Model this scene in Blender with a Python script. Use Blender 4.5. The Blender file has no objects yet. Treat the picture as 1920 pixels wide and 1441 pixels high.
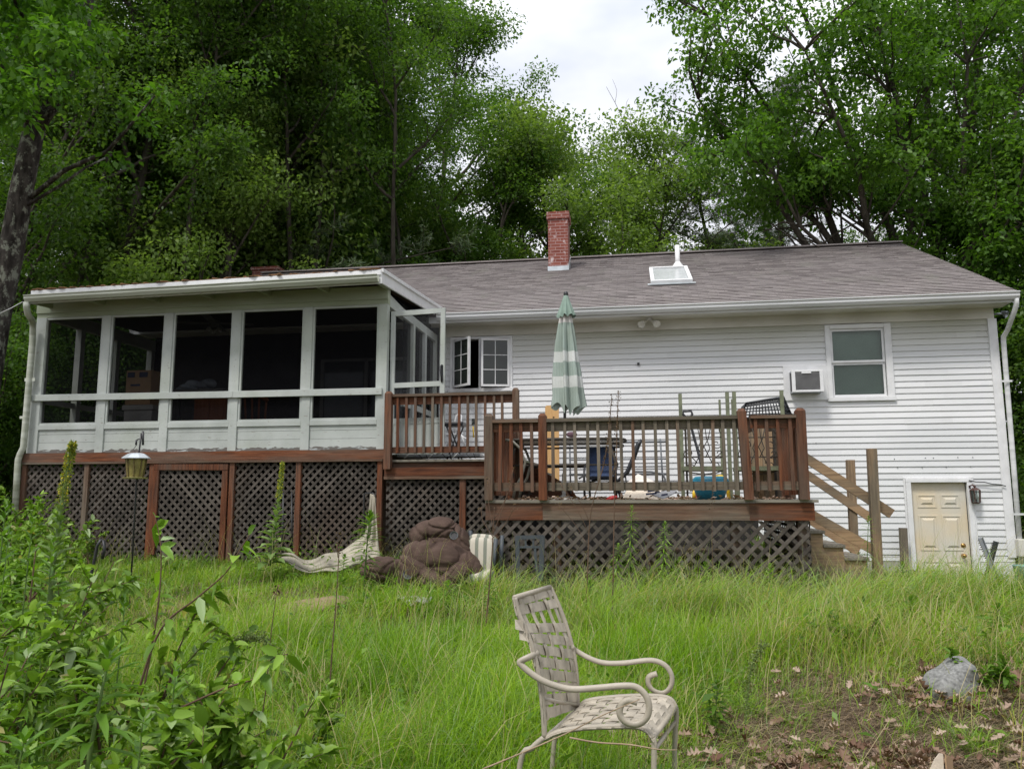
import bpy, math, random
import numpy as np
from mathutils import Vector, Matrix
rad = math.radians
S = bpy.context.scene
col = S.collection

# ------------------------------------------------------------------ camera, world, sun, exposure
EYE = 1.5; FPX = 1493.33
def cam_axes():
    yaw, pitch, roll = rad(8.95), rad(8.0), rad(-0.14)
    cy, sy, cp, sp = math.cos(yaw), math.sin(yaw), math.cos(pitch), math.sin(pitch)
    fwd = Vector((-sy*cp, cy*cp, sp)); right = Vector((cy, sy, 0)); up = right.cross(fwd)
    cr, sr = math.cos(roll), math.sin(roll)
    return cr*right+sr*up, -sr*right+cr*up, fwd
AR, AU, AF = cam_axes()
cam = bpy.data.cameras.new('camera'); co = bpy.data.objects.new('camera', cam); col.objects.link(co)
cam.lens = 28.0; cam.sensor_width = 36; cam.clip_end = 1000; cam.clip_start = 0.05
co.matrix_world = Matrix(((AR.x, AU.x, -AF.x, 0), (AR.y, AU.y, -AF.y, 0), (AR.z, AU.z, -AF.z, EYE), (0, 0, 0, 1)))
S.camera = co
def at(px, py, Y):
    """world point seen at photo pixel (1920x1441) at depth Y"""
    d = AR*((px-960)/FPX) + AU*((720.5-py)/FPX) + AF
    t = Y/d.y
    return Vector((d.x*t, Y, EYE+d.z*t))
def atz(px, py, Y): return at(px, py, Y).z
def atx(px, py, Y): return at(px, py, Y).x

W = bpy.data.worlds.new('World'); S.world = W; W.use_nodes = True
nt = W.node_tree; N = nt.nodes; Lk = nt.links; N.clear()
out = N.new('ShaderNodeOutputWorld'); bg = N.new('ShaderNodeBackground'); bg.inputs[1].default_value = 0.093
sky = N.new('ShaderNodeTexSky'); sky.sky_type = 'NISHITA'; sky.sun_disc = False
SUN_EL, SUN_ROT = rad(58), rad(205)
sky.sun_elevation = SUN_EL; sky.sun_rotation = SUN_ROT; sky.air_density = 1.0; sky.dust_density = 3.0
tc = N.new('ShaderNodeTexCoord'); mp = N.new('ShaderNodeMapping'); mp.inputs['Scale'].default_value = (1.3, 1.3, 2.6)
ns = N.new('ShaderNodeTexNoise'); ns.inputs['Scale'].default_value = 1.7; ns.inputs['Detail'].default_value = 5; ns.inputs['Roughness'].default_value = 0.5
rp = N.new('ShaderNodeValToRGB'); e = rp.color_ramp.elements
e[0].position = 0.40; e[0].color = (6.2, 6.6, 7.5, 1); e[1].position = 0.58; e[1].color = (9.8, 9.8, 10.1, 1)
mx = N.new('ShaderNodeMix'); mx.data_type = 'RGBA'; mx.inputs[0].default_value = 0.93
sep = N.new('ShaderNodeSeparateXYZ'); mr = N.new('ShaderNodeMapRange')
mr.inputs[1].default_value = 0.0; mr.inputs[2].default_value = 1.0; mr.inputs[3].default_value = 0.68; mr.inputs[4].default_value = 1.85
vm = N.new('ShaderNodeVectorMath'); vm.operation = 'SCALE'
Lk.new(tc.outputs['Generated'], mp.inputs[0]); Lk.new(mp.outputs[0], ns.inputs['Vector']); Lk.new(ns.outputs[0], rp.inputs[0])
Lk.new(tc.outputs['Generated'], sep.inputs[0]); Lk.new(sep.outputs[2], mr.inputs[0])
Lk.new(rp.outputs[0], vm.inputs[0]); Lk.new(mr.outputs[0], vm.inputs[3])
Lk.new(sky.outputs[0], mx.inputs[6]); Lk.new(vm.outputs[0], mx.inputs[7]); Lk.new(mx.outputs[2], bg.inputs[0]); Lk.new(bg.outputs[0], out.inputs[0])
sl = bpy.data.lights.new('sun', 'SUN'); sl.energy = 2.3; sl.angle = rad(11); sl.color = (1, 0.97, 0.92)
so = bpy.data.objects.new('sun', sl); col.objects.link(so)
sd = Vector((-0.45*math.cos(SUN_EL), -0.89*math.cos(SUN_EL), math.sin(SUN_EL)))
so.rotation_euler = sd.to_track_quat('Z', 'Y').to_euler(); so.location = (-10, -20, 30)
S.view_settings.view_transform = 'Standard'; S.view_settings.look = 'None'; S.view_settings.gamma = 1
S.view_settings.exposure = 0.22
S.cycles.max_bounces = 7; S.cycles.diffuse_bounces = 4; S.cycles.transparent_max_bounces = 16; S.cycles.transmission_bounces = 4
S.cycles.use_denoising = True; S.cycles.denoising_prefilter = 'FAST'

# ------------------------------------------------------------------ helpers
def tag(o, label=None, cat=None, group=None, kind=None):
    if label: o['label'] = label
    if cat: o['category'] = cat
    if group: o['group'] = group
    if kind: o['kind'] = kind
    return o
def thing(name, label, cat, loc=(0, 0, 0), rz=0, group=None):
    o = bpy.data.objects.new(name, None); col.objects.link(o); o.empty_display_size = 0.2
    o.location = loc; o.rotation_euler = (0, 0, rz)
    return tag(o, label, cat, group)
def copy_tree(o, parent=None):
    c = o.copy(); col.objects.link(c); c.parent = parent
    for ch in list(o.children): copy_tree(ch, c)
    return c
def basis(d, up=(0, 0, 1)):
    d = Vector(d).normalized(); u = Vector(up)
    if abs(d.dot(u)) > 0.98: u = Vector((0, 1, 0))
    a = d.cross(u).normalized(); b = a.cross(d).normalized()
    return d, a, b
class MB:
    def __init__(s): s.v = []; s.f = []; s.m = []; s.sm = []; s.cur = 0
    def add(s, vs, fs, smooth=False):
        n = len(s.v); s.v.extend([tuple(p) for p in vs])
        for f in fs: s.f.append([i+n for i in f]); s.m.append(s.cur); s.sm.append(smooth)
        return s
    def box(s, x0, x1, y0, y1, z0, z1):
        vs = [(x, y, z) for z in (z0, z1) for y in (y0, y1) for x in (x0, x1)]
        return s.add(vs, [(0, 2, 3, 1), (4, 5, 7, 6), (0, 1, 5, 4), (2, 6, 7, 3), (0, 4, 6, 2), (1, 3, 7, 5)])
    def hexa(s, b, t):  # bottom quad, top quad (ccw from above)
        return s.add(list(b)+list(t), [(3, 2, 1, 0), (4, 5, 6, 7), (0, 1, 5, 4), (1, 2, 6, 5), (2, 3, 7, 6), (3, 0, 4, 7)])
    def beam(s, p, q, w, h, up=(0, 0, 1)):
        p = Vector(p); q = Vector(q); d, a, b = basis(q-p, up)
        vs = [c+a*sx*w/2+b*sz*h/2 for c in (p, q) for sx, sz in ((-1, -1), (1, -1), (1, 1), (-1, 1))]
        return s.add(vs, [(0, 1, 2, 3), (7, 6, 5, 4), (0, 4, 5, 1), (1, 5, 6, 2), (2, 6, 7, 3), (3, 7, 4, 0)])
    def tube(s, pts, r, n=8, closed=False, cap=True, flat=1.0):
        pts = [Vector(p) for p in pts]; k = len(pts)
        rr = r if isinstance(r, (list, tuple, np.ndarray)) else [r]*k
        vs = []; u = None
        for i, p in enumerate(pts):
            if closed: d = pts[(i+1) % k]-pts[i-1]
            else: d = pts[min(i+1, k-1)]-pts[max(i-1, 0)]
            if d.length < 1e-9: d = Vector((0, 0, 1))
            d.normalize()
            if u is None:
                _, u, b = basis(d)
            u = (u-d*u.dot(d))
            if u.length < 1e-6: _, u, _b = basis(d)
            u.normalize(); b = d.cross(u)
            for j in range(n):
                t = 2*math.pi*j/n
                vs.append(p+u*math.cos(t)*rr[i]+b*math.sin(t)*rr[i]*flat)
        fs = []
        for i in range(k if closed else k-1):
            i2 = (i+1) % k
            for j in range(n):
                fs.append((i*n+j, i*n+(j+1) % n, i2*n+(j+1) % n, i2*n+j))
        if cap and not closed: fs += [tuple(reversed(range(n))), tuple(range((k-1)*n, k*n))]
        return s.add(vs, fs, True)
    def lathe(s, prof, c=(0, 0, 0), n=20, ax=(0, 0, 1), smooth=True, wob=None):
        d, a, b = basis(ax); c = Vector(c); vs = []; k = len(prof)
        for r, z in prof:
            for j in range(n):
                t = 2*math.pi*j/n; q = r*(wob(t, z) if wob else 1)
                vs.append(c+d*z+a*math.cos(t)*q+b*math.sin(t)*q)
        fs = [(i*n+j, i*n+(j+1) % n, (i+1)*n+(j+1) % n, (i+1)*n+j) for i in range(k-1) for j in range(n)]
        return s.add(vs, fs, smooth)
    def ell(s, c, r, rot=(0, 0, 0), n=20, m=12, p=1.0, bump=0, seed=0, crease=()):
        from mathutils import Euler, noise
        R = Euler(rot).to_matrix(); c = Vector(c); vs = []
        sg = lambda v: math.copysign(abs(v)**p, v)
        for i in range(m+1):
            ph = -math.pi/2+math.pi*i/m
            for j in range(n):
                t = 2*math.pi*j/n
                q = Vector((sg(math.cos(ph))*sg(math.cos(t))*r[0], sg(math.cos(ph))*sg(math.sin(t))*r[1], sg(math.sin(ph))*r[2]))
                if bump: q *= 1+bump*noise.noise(Vector((seed, 0, 0))+q*5)
                for cx, cz, co, cw, cd in crease: q *= 1-cd*math.exp(-((q.x/r[0]*cx+q.z/r[2]*cz-co+0.12*math.sin(q.y/r[1]*3))/cw)**2)
                vs.append(c+R@q)
        fs = [(i*n+j, i*n+(j+1) % n, (i+1)*n+(j+1) % n, (i+1)*n+j) for i in range(m) for j in range(n)]
        return s.add(vs, fs, True)
    def prism(s, poly, y0, y1, plane='xz'):
        f = {'xz': lambda u, v, w: (u, w, v), 'yz': lambda u, v, w: (w, u, v), 'xy': lambda u, v, w: (u, v, w)}[plane]
        n = len(poly); vs = [f(u, v, y0) for u, v in poly]+[f(u, v, y1) for u, v in poly]
        return s.add(vs, [tuple(range(n)), tuple(reversed(range(n, 2*n)))]+[(i, i+n, (i+1) % n+n, (i+1) % n) for i in range(n)])
    def grid(s, fn, nu, nv, smooth=True):
        vs = [fn(i/nu, j/nv) for j in range(nv+1) for i in range(nu+1)]
        fs = [(j*(nu+1)+i, j*(nu+1)+i+1, (j+1)*(nu+1)+i+1, (j+1)*(nu+1)+i) for j in range(nv) for i in range(nu)]
        return s.add(vs, fs, smooth)
    def build(s, name, mats, parent=None, world=True, bevel=0, fixn=True, solid=0):
        me = bpy.data.meshes.new(name)
        off = Vector(parent_loc(parent)) if (parent and world) else Vector((0, 0, 0))
        me.from_pydata([(p[0]-off.x, p[1]-off.y, p[2]-off.z) for p in s.v], [], s.f)
        for m in (mats if isinstance(mats, (list, tuple)) else [mats]): me.materials.append(m)
        me.polygons.foreach_set('material_index', s.m); me.polygons.foreach_set('use_smooth', s.sm)
        if fixn:
            import bmesh
            bm = bmesh.new(); bm.from_mesh(me); bmesh.ops.recalc_face_normals(bm, faces=bm.faces); bm.to_mesh(me); bm.free()
        me.update()
        o = bpy.data.objects.new(name, me); col.objects.link(o)
        if parent: o.parent = parent
        if bevel:
            b = o.modifiers.new('bevel', 'BEVEL'); b.width = bevel; b.segments = 2; b.limit_method = 'ANGLE'
        if solid:
            b = o.modifiers.new('solid', 'SOLIDIFY'); b.thickness = solid
        return o
def parent_loc(p):
    v = Vector((0, 0, 0))
    while p: v += Vector(p.location); p = p.parent
    return v
def npmesh(name, verts, faces_flat, per, mats, parent=None, rnd=None, smooth=False):
    """fast mesh: verts (n,3); faces_flat (m,per)"""
    me = bpy.data.meshes.new(name); nv = len(verts); nf = len(faces_flat)
    me.vertices.add(nv); me.vertices.foreach_set('co', np.asarray(verts, np.float32).ravel())
    me.loops.add(nf*per); me.loops.foreach_set('vertex_index', np.asarray(faces_flat, np.int32).ravel())
    me.polygons.add(nf); me.polygons.foreach_set('loop_start', np.arange(0, nf*per, per, dtype=np.int32))
    try: me.polygons.foreach_set('loop_total', np.full(nf, per, np.int32))
    except Exception: pass
    if smooth: me.polygons.foreach_set('use_smooth', np.ones(nf, bool))
    if rnd is not None:
        a = me.attributes.new('rnd', 'FLOAT', 'POINT'); a.data.foreach_set('value', np.asarray(rnd, np.float32))
    me.update(calc_edges=True); me.validate()
    for m in (mats if isinstance(mats, (list, tuple)) else [mats]): me.materials.append(m)
    o = bpy.data.objects.new(name, me); col.objects.link(o)
    if parent: o.parent = parent
    return o

# ------------------------------------------------------------------ materials
class NT:
    def __init__(s, name):
        s.mat = bpy.data.materials.new(name); s.mat.use_nodes = True; s.t = s.mat.node_tree; s.n = s.t.nodes; s.l = s.t.links
        s.p = s.n['Principled BSDF']; s.tc = s.n.new('ShaderNodeTexCoord')
    def new(s, k, **kw):
        x = s.n.new(k)
        for a, b in kw.items(): setattr(x, a, b)
        return x
    def noise(s, scale, detail=4, vec=None, stretch=None, rough=0.5, w=None):
        x = s.new('ShaderNodeTexNoise'); x.inputs['Scale'].default_value = scale; x.inputs['Detail'].default_value = detail; x.inputs['Roughness'].default_value = rough
        src = vec or s.tc.outputs['Object']
        if stretch:
            m = s.new('ShaderNodeMapping'); m.inputs['Scale'].default_value = stretch; s.l.new(src, m.inputs[0]); src = m.outputs[0]
        s.l.new(src, x.inputs['Vector']); return x.outputs[0]
    def ramp(s, fac, stops):
        x = s.new('ShaderNodeValToRGB'); e = x.color_ramp.elements
        while len(e) < len(stops): e.new(0.5)
        for i, (p, c) in enumerate(stops):
            e[i].position = p; e[i].color = (c if isinstance(c, (tuple, list)) else (c, c, c))[:3]+(1,) if not isinstance(c, (int, float)) else (c, c, c, 1)
        s.l.new(fac, x.inputs[0]); return x.outputs[0]
    def mix(s, fac, a, b, mode='MIX'):
        x = s.new('ShaderNodeMix', data_type='RGBA', blend_type=mode)
        for i, v in ((0, fac), (6, a), (7, b)):
            if isinstance(v, (int, float)): x.inputs[i].default_value = v
            elif isinstance(v, tuple): x.inputs[i].default_value = v+(1,)
            else: s.l.new(v, x.inputs[i])
        return x.outputs[2]
    def base(s, c):
        if isinstance(c, tuple): s.p.inputs['Base Color'].default_value = c+(1,)
        else: s.l.new(c, s.p.inputs['Base Color'])
        return s
    def bump(s, h, dist=0.01, st=0.5):
        b = s.new('ShaderNodeBump'); b.inputs['Distance'].default_value = dist; b.inputs['Strength'].default_value = st
        s.l.new(h, b.inputs['Height']); s.l.new(b.outputs[0], s.p.inputs['Normal']); return s
    def set(s, rough=0.6, metal=0, spec=None):
        s.p.inputs['Roughness'].default_value = rough; s.p.inputs['Metallic'].default_value = metal
        if spec is not None: s.p.inputs['Specular IOR Level'].default_value = spec
        return s
    def island(s, c, lo=0.7):
        r = s.new('ShaderNodeNewGeometry').outputs['Random Per Island']; return s.mix(1.0, c, s.ramp(r, [(0, lo), (1, 1.0)]), 'MULTIPLY')
    def objrand(s): return s.new('ShaderNodeObjectInfo').outputs['Random']
def plain(name, c, rough=0.6, metal=0, var=0.18, scale=6, spec=None):
    m = NT(name); a = m.noise(scale, 5)
    lo = tuple(x*(1-var) for x in c); hi = tuple(min(1, x*(1+var)) for x in c)
    m.base(m.ramp(a, [(0.3, lo), (0.7, hi)])).set(rough, metal, spec)
    m.bump(m.noise(scale*9, 3), 0.004, 0.25); return m.mat
def wood(name, c1, c2, axis='z', knots=True, patch=None, pscale=1.6):
    """c1/c2 grain colours; patch = weathered colour blended in by a large noise"""
    m = NT(name); st = {'x': (0.8, 14, 14), 'y': (14, 0.8, 14), 'z': (14, 14, 0.8)}[axis]
    ov = m.new('ShaderNodeVectorMath', operation='MULTIPLY_ADD'); m.l.new(m.objrand(), ov.inputs[0]); ov.inputs[1].default_value = (37, 53, 29); m.l.new(m.tc.outputs['Object'], ov.inputs[2]); ov = ov.outputs[0]
    g = m.noise(3.5, 6, vec=ov, stretch=st, rough=0.62)
    c = m.ramp(g, [(0.32, c1), (0.66, c2)])
    if patch:
        st2 = {'x': (0.35, 2, 2), 'y': (2, 0.35, 2), 'z': (2, 2, 0.35)}[axis]
        pf = m.ramp(m.noise(pscale, 5, vec=ov, stretch=st2, rough=0.65), [(0.42, 0.0), (0.62, 1.0)])
        g2 = m.ramp(g, [(0.3, tuple(x*0.6 for x in patch)), (0.7, patch)])
        c = m.mix(pf, c, g2)
    r = m.objrand(); sc = m.ramp(r, [(0, 0.72), (1, 1.0)])
    c = m.mix(1.0, c, sc, 'MULTIPLY')
    m.base(c).set(0.8, spec=0.25).bump(g, 0.004, 0.5); return m.mat
def leafmat(name, stops, trans=0.35, rough=0.5, orand=0.25):
    m = NT(name); a = m.new('ShaderNodeAttribute', attribute_name='rnd')
    c = m.ramp(a.outputs['Fac'], stops)
    sc = m.ramp(m.objrand(), [(0, 1-orand), (1, 1.0)])
    c = m.mix(1.0, c, sc, 'MULTIPLY')
    m.base(c).set(rough, spec=0.35)
    tr = m.new('ShaderNodeBsdfTranslucent'); c2 = m.mix(1.0, c, (1.25, 1.35, 0.55), 'MULTIPLY'); m.l.new(c2, tr.inputs[0])
    ms = m.new('ShaderNodeMixShader'); ms.inputs[0].default_value = trans
    m.l.new(m.p.outputs[0], ms.inputs[1]); m.l.new(tr.outputs[0], ms.inputs[2])
    m.l.new(ms.outputs[0], m.n['Material Output'].inputs[0]); return m.mat

M = {}
def mk():
    # white vinyl siding: grime streaks and algae patches
    m = NT('siding_white'); a = m.noise(0.9, 6, stretch=(0.4, 1, 2.2)); b = m.noise(9, 5, stretch=(0.4, 1, 5))
    c = m.ramp(a, [(0.35, (0.65, 0.66, 0.665)), (0.6, (0.76, 0.76, 0.76))])
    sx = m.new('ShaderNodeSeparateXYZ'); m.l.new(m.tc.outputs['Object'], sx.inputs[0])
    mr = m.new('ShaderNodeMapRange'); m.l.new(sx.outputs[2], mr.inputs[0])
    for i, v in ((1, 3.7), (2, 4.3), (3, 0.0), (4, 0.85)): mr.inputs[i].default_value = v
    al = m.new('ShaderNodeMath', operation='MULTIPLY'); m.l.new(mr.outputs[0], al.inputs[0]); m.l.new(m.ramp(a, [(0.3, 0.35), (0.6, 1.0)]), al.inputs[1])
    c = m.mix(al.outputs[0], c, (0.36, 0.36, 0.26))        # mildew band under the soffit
    c = m.mix(m.ramp(b, [(0.5, 0.0), (0.75, 0.22)]), c, (0.5, 0.49, 0.46)); c = m.island(c, 0.93)
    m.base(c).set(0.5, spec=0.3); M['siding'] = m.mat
    M['trim'] = plain('trim_white', (0.72, 0.72, 0.72), 0.5, var=0.08)
    m = NT('soffit_paint'); c = m.ramp(m.noise(1.3, 6), [(0.35, (0.55, 0.53, 0.46)), (0.65, (0.70, 0.68, 0.62))])
    m.base(c).set(0.6); M['soffit'] = m.mat
    m = NT('gutter_aluminium'); c = m.ramp(m.noise(2.0, 6, stretch=(0.3, 1, 6)), [(0.35, (0.55, 0.56, 0.55)), (0.6, (0.72, 0.72, 0.72))])
    m.base(c).set(0.4, spec=0.4); M['gutter'] = m.mat
    m = NT('porch_gutter_paint'); c = m.ramp(m.noise(2.5, 6, stretch=(0.3, 1, 6)), [(0.35, (0.33, 0.35, 0.27)), (0.65, (0.52, 0.54, 0.47))])
    m.base(c).set(0.5); M['pgutter'] = m.mat
    # porch paint: cool grey-green, mildew and peeled patches low down
    m = NT('porch_paint'); a = m.noise(2.2, 6); c = m.ramp(a, [(0.3, (0.35, 0.375, 0.35)), (0.65, (0.47, 0.495, 0.47))])
    c = m.mix(m.ramp(m.noise(0.8, 5), [(0.5, 0.0), (0.7, 0.5)]), c, (0.32, 0.36, 0.26))
    c = m.mix(m.ramp(m.noise(26, 5, stretch=(0.5, 1, 1.6)), [(0.66, 0.0), (0.7, 0.8)]), c, (0.27, 0.25, 0.22))
    m.base(c).set(0.6, spec=0.25).bump(m.noise(30, 4), 0.003, 0.4); M['porch'] = m.mat
    m = NT('porch_header_paint'); c = m.ramp(m.noise(1.5, 6, stretch=(0.5, 1, 2)), [(0.3, (0.22, 0.25, 0.155)), (0.65, (0.35, 0.385, 0.29))])
    m.base(c).set(0.7); M['porchhead'] = m.mat
    m = NT('peeled_paint'); c = m.ramp(m.noise(14, 6, stretch=(0.4, 1, 1.5)), [(0.54, (0.13, 0.118, 0.105)), (0.6, (0.40, 0.44, 0.43))])
    m.base(c).set(0.8).bump(m.noise(30, 4), 0.004, 0.6); M['peel'] = m.mat
    RED1, RED2, GREY = (0.068, 0.023, 0.011), (0.215, 0.075, 0.032), (0.20, 0.165, 0.125)
    for ax in 'xyz':
        M['red'+ax] = wood('stained_wood_'+ax, RED1, RED2, ax, patch=(0.16, 0.10, 0.07))
        M['mid'+ax] = wood('faded_wood_'+ax, (0.085, 0.045, 0.028), (0.19, 0.115, 0.075), ax, patch=GREY)
        M['grey'+ax] = wood('weathered_wood_'+ax, (0.10, 0.08, 0.06), (0.24, 0.20, 0.155), ax, patch=(0.17, 0.145, 0.105))
        M['tan'+ax] = wood('treated_lumber_'+ax, (0.24, 0.15, 0.085), (0.46, 0.31, 0.18), ax, patch=(0.25, 0.20, 0.14))
        M['deckboard'+ax] = wood('deck_board_'+ax, (0.15, 0.135, 0.11), (0.30, 0.27, 0.22), ax)
    m = NT('lattice_wood'); a = m.noise(5, 6, rough=0.65); b = m.noise(0.9, 4)
    c = m.ramp(a, [(0.3, (0.058, 0.050, 0.043)), (0.7, (0.15, 0.130, 0.112))])
    c = m.mix(m.ramp(b, [(0.5, 0.0), (0.7, 0.4)]), c, (0.12, 0.075, 0.052))
    c = m.island(c, 0.55); m.base(c).set(0.9, spec=0.15).bump(m.noise(60, 3), 0.002, 0.4); M['lattice'] = m.mat
    m = NT('lattice_grey'); c = m.ramp(m.noise(6, 6, rough=0.65), [(0.3, (0.066, 0.056, 0.048)), (0.7, (0.165, 0.143, 0.122))]); c = m.island(c, 0.55)
    m.base(c).set(0.9, spec=0.15); M['latgrey'] = m.mat
    # asphalt shingles
    m = NT('asphalt_shingles'); br = m.new('ShaderNodeTexBrick'); mpn = m.new('ShaderNodeMapping'); m.l.new(m.tc.outputs['Object'], mpn.inputs[0])
    m.l.new(mpn.outputs[0], br.inputs[0]); br.inputs['Scale'].default_value = 1; br.inputs['Brick Width'].default_value = 0.31; br.inputs['Row Height'].default_value = 0.1265
    br.inputs['Mortar Size'].default_value = 0.0035; br.inputs['Bias'].default_value = 0.0
    br.inputs['Color1'].default_value = (0.275, 0.248, 0.238, 1); br.inputs['Color2'].default_value = (0.31, 0.28, 0.27, 1); br.inputs['Mortar'].default_value = (0.10, 0.085, 0.085, 1)
    c = m.mix(m.ramp(m.noise(0.5, 6), [(0.35, 0.0), (0.7, 0.55)]), br.outputs[0], (0.29, 0.265, 0.26))
    c = m.mix(m.ramp(m.noise(2.5, 6, stretch=(1, 0.4, 1)), [(0.55, 0.0), (0.75, 0.35)]), c, (0.24, 0.25, 0.20))
    c = m.mix(m.ramp(m.noise(120, 2), [(0.35, 0.0), (0.7, 0.35)]), c, (0.17, 0.145, 0.145))
    m.base(c).set(0.95, spec=0.15).bump(m.noise(140, 2), 0.003, 0.5); M['shingle'] = m.mat
    # brick
    m = NT('chimney_brick'); br = m.new('ShaderNodeTexBrick')
    sx = m.new('ShaderNodeSeparateXYZ'); m.l.new(m.tc.outputs['Object'], sx.inputs[0]); ad = m.new('ShaderNodeMath', operation='ADD'); m.l.new(sx.outputs[0], ad.inputs[0]); m.l.new(sx.outputs[1], ad.inputs[1])
    cb = m.new('ShaderNodeCombineXYZ'); m.l.new(ad.outputs[0], cb.inputs[0]); m.l.new(sx.outputs[2], cb.inputs[1]); m.l.new(cb.outputs[0], br.inputs[0])
    br.inputs['Scale'].default_value = 1; br.inputs['Brick Width'].default_value = 0.205; br.inputs['Row Height'].default_value = 0.067; br.inputs['Mortar Size'].default_value = 0.006
    br.inputs['Color1'].default_value = (0.18, 0.058, 0.045, 1); br.inputs['Color2'].default_value = (0.25, 0.088, 0.068, 1); br.inputs['Mortar'].default_value = (0.36, 0.24, 0.22, 1)
    wh = m.ramp(m.noise(7, 6, stretch=(1.2, 1.2, 0.8), rough=0.7), [(0.56, 0.0), (0.66, 0.75)])
    c = m.mix(wh, br.outputs[0], (0.62, 0.55, 0.54)); m.base(c).set(0.9, spec=0.15).bump(br.outputs[1], 0.006, -0.5); M['brick'] = m.mat
    # ground: soil, straw thatch
    m = NT('soil_and_thatch'); a = m.noise(1.2, 6); b = m.noise(22, 6, rough=0.7)
    c = m.ramp(b, [(0.3, (0.035, 0.025, 0.016)), (0.5, (0.085, 0.062, 0.042)), (0.7, (0.20, 0.15, 0.10))])
    c = m.mix(m.ramp(a, [(0.42, 0.0), (0.62, 0.6)]), c, (0.045, 0.06, 0.018))
    m.base(c).set(0.95, spec=0.1).bump(b, 0.03, 0.8); M['soil'] = m.mat
    # glass
    m = NT('window_glass'); m.base((0.02, 0.025, 0.022)).set(0.06, spec=0.6); M['darkglass'] = m.mat
    m = NT('clear_glass'); tr = m.new('ShaderNodeBsdfTransparent'); gl = m.new('ShaderNodeBsdfGlossy'); gl.inputs['Roughness'].default_value = 0.08
    fr = m.new('ShaderNodeFresnel'); ms = m.new('ShaderNodeMixShader'); m.l.new(fr.outputs[0], ms.inputs[0]); m.l.new(tr.outputs[0], ms.inputs[1]); m.l.new(gl.outputs[0], ms.inputs[2])
    tr.inputs[0].default_value = (0.80, 0.86, 0.83, 1); m.l.new(ms.outputs[0], m.n['Material Output'].inputs[0]); M['glass'] = m.mat
    m = NT('insect_screen'); tr = m.new('ShaderNodeBsdfTransparent'); ms = m.new('ShaderNodeMixShader'); ms.inputs[0].default_value = 0.62
    m.base((0.004, 0.004, 0.005)).set(0.9, spec=0.03); m.l.new(tr.outputs[0], ms.inputs[1]); m.l.new(m.p.outputs[0], ms.inputs[2]); m.l.new(ms.outputs[0], m.n['Material Output'].inputs[0]); M['screen'] = m.mat
    M['blind'] = plain('window_shade', (0.40, 0.43, 0.40), 0.8, var=0.16, scale=1.2)
    m = NT('entry_door_paint'); a = m.noise(1.6, 5)
    c = m.ramp(a, [(0.35, (0.62, 0.585, 0.50)), (0.62, (0.66, 0.56, 0.40))]); m.base(c).set(0.55, spec=0.3); M['door'] = m.mat
    M['brass'] = plain('brass', (0.45, 0.27, 0.10), 0.35, 1.0)
    M['black'] = plain('black_metal', (0.022, 0.022, 0.024), 0.45, var=0.3)
    M['blackpl'] = plain('black_plastic', (0.016, 0.018, 0.022), 0.4, var=0.2)
    M['steel'] = plain('galvanised_steel', (0.30, 0.32, 0.34), 0.4, 0.8)
    M['rackgrey'] = plain('dull_grey_tube', (0.13, 0.14, 0.15), 0.55)
    M['darksteel'] = plain('dark_steel', (0.06, 0.066, 0.062), 0.5, 0.5)
    M['bronze'] = plain('bronze_lantern', (0.10, 0.055, 0.045), 0.5, 0.4)
    M['concrete'] = plain('foundation_concrete', (0.42, 0.41, 0.38), 0.9, var=0.22, scale=2.5)
    M['foundwhite'] = plain('painted_foundation', (0.70, 0.71, 0.72), 0.8, var=0.10, scale=2.5)
    M['flash'] = plain('flashing', (0.50, 0.54, 0.56), 0.4, 0.5)
    M['pvc'] = plain('white_pipe', (0.80, 0.80, 0.80), 0.4, var=0.05)
    M['greenmetal'] = plain('green_painted_iron', (0.15, 0.165, 0.10), 0.6, var=0.3, scale=12)
    M['rust'] = plain('dark_rusty_iron', (0.035, 0.028, 0.02), 0.7, var=0.4, scale=12)
    M['chair'] = plain('beige_powder_coat', (0.35, 0.31, 0.245), 0.5, var=0.14, scale=10)
    M['strap'] = plain('beige_vinyl_strap', (0.39, 0.345, 0.275), 0.55, var=0.28, scale=14)
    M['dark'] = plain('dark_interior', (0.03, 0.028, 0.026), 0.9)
    M['shadedark'] = plain('shade_dark_wall', (0.022, 0.020, 0.018), 0.95, var=0.4, scale=3)  # near-black wall colour with the shade of porch and deck put in
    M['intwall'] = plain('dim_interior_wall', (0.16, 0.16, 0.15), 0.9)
    M['carton'] = plain('brown_cardboard', (0.42, 0.27, 0.15), 0.85, var=0.1)
    M['cabinet'] = wood('cabinet_wood', (0.16, 0.05, 0.02), (0.26, 0.09, 0.035), 'z')
    M['pine'] = wood('fresh_pine', (0.58, 0.33, 0.13), (0.72, 0.46, 0.21), 'z')
    M['paper'] = plain('printed_paper', (0.62, 0.53, 0.42), 0.8, var=0.15, scale=14)
    M['ink'] = plain('printing_ink', (0.05, 0.06, 0.11), 0.8)
    M['blueplastic'] = plain('blue_plastic', (0.012, 0.17, 0.26), 0.4, var=0.2)
    M['yellowplastic'] = plain('yellow_plastic', (0.75, 0.50, 0.03), 0.4)
    M['redplastic'] = plain('red_plastic', (0.55, 0.03, 0.03), 0.4)
    M['sling'] = plain('blue_sling_fabric', (0.035, 0.06, 0.13), 0.8, var=0.25)
    M['cushion'] = plain('brown_microfibre', (0.070, 0.043, 0.032), 0.95, var=0.25, scale=7, spec=0.1)
    m = NT('brown_upholstery'); a = m.noise(7, 5); w_ = m.noise(4.0, 3, stretch=(1, 1, 2.0), rough=0.45); m.base(m.ramp(a, [(0.3, (0.06, 0.040, 0.032)), (0.7, (0.105, 0.071, 0.057))])).set(0.95, spec=0.1).bump(w_, 0.05, 0.8); M['cushion'] = m.mat
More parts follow.
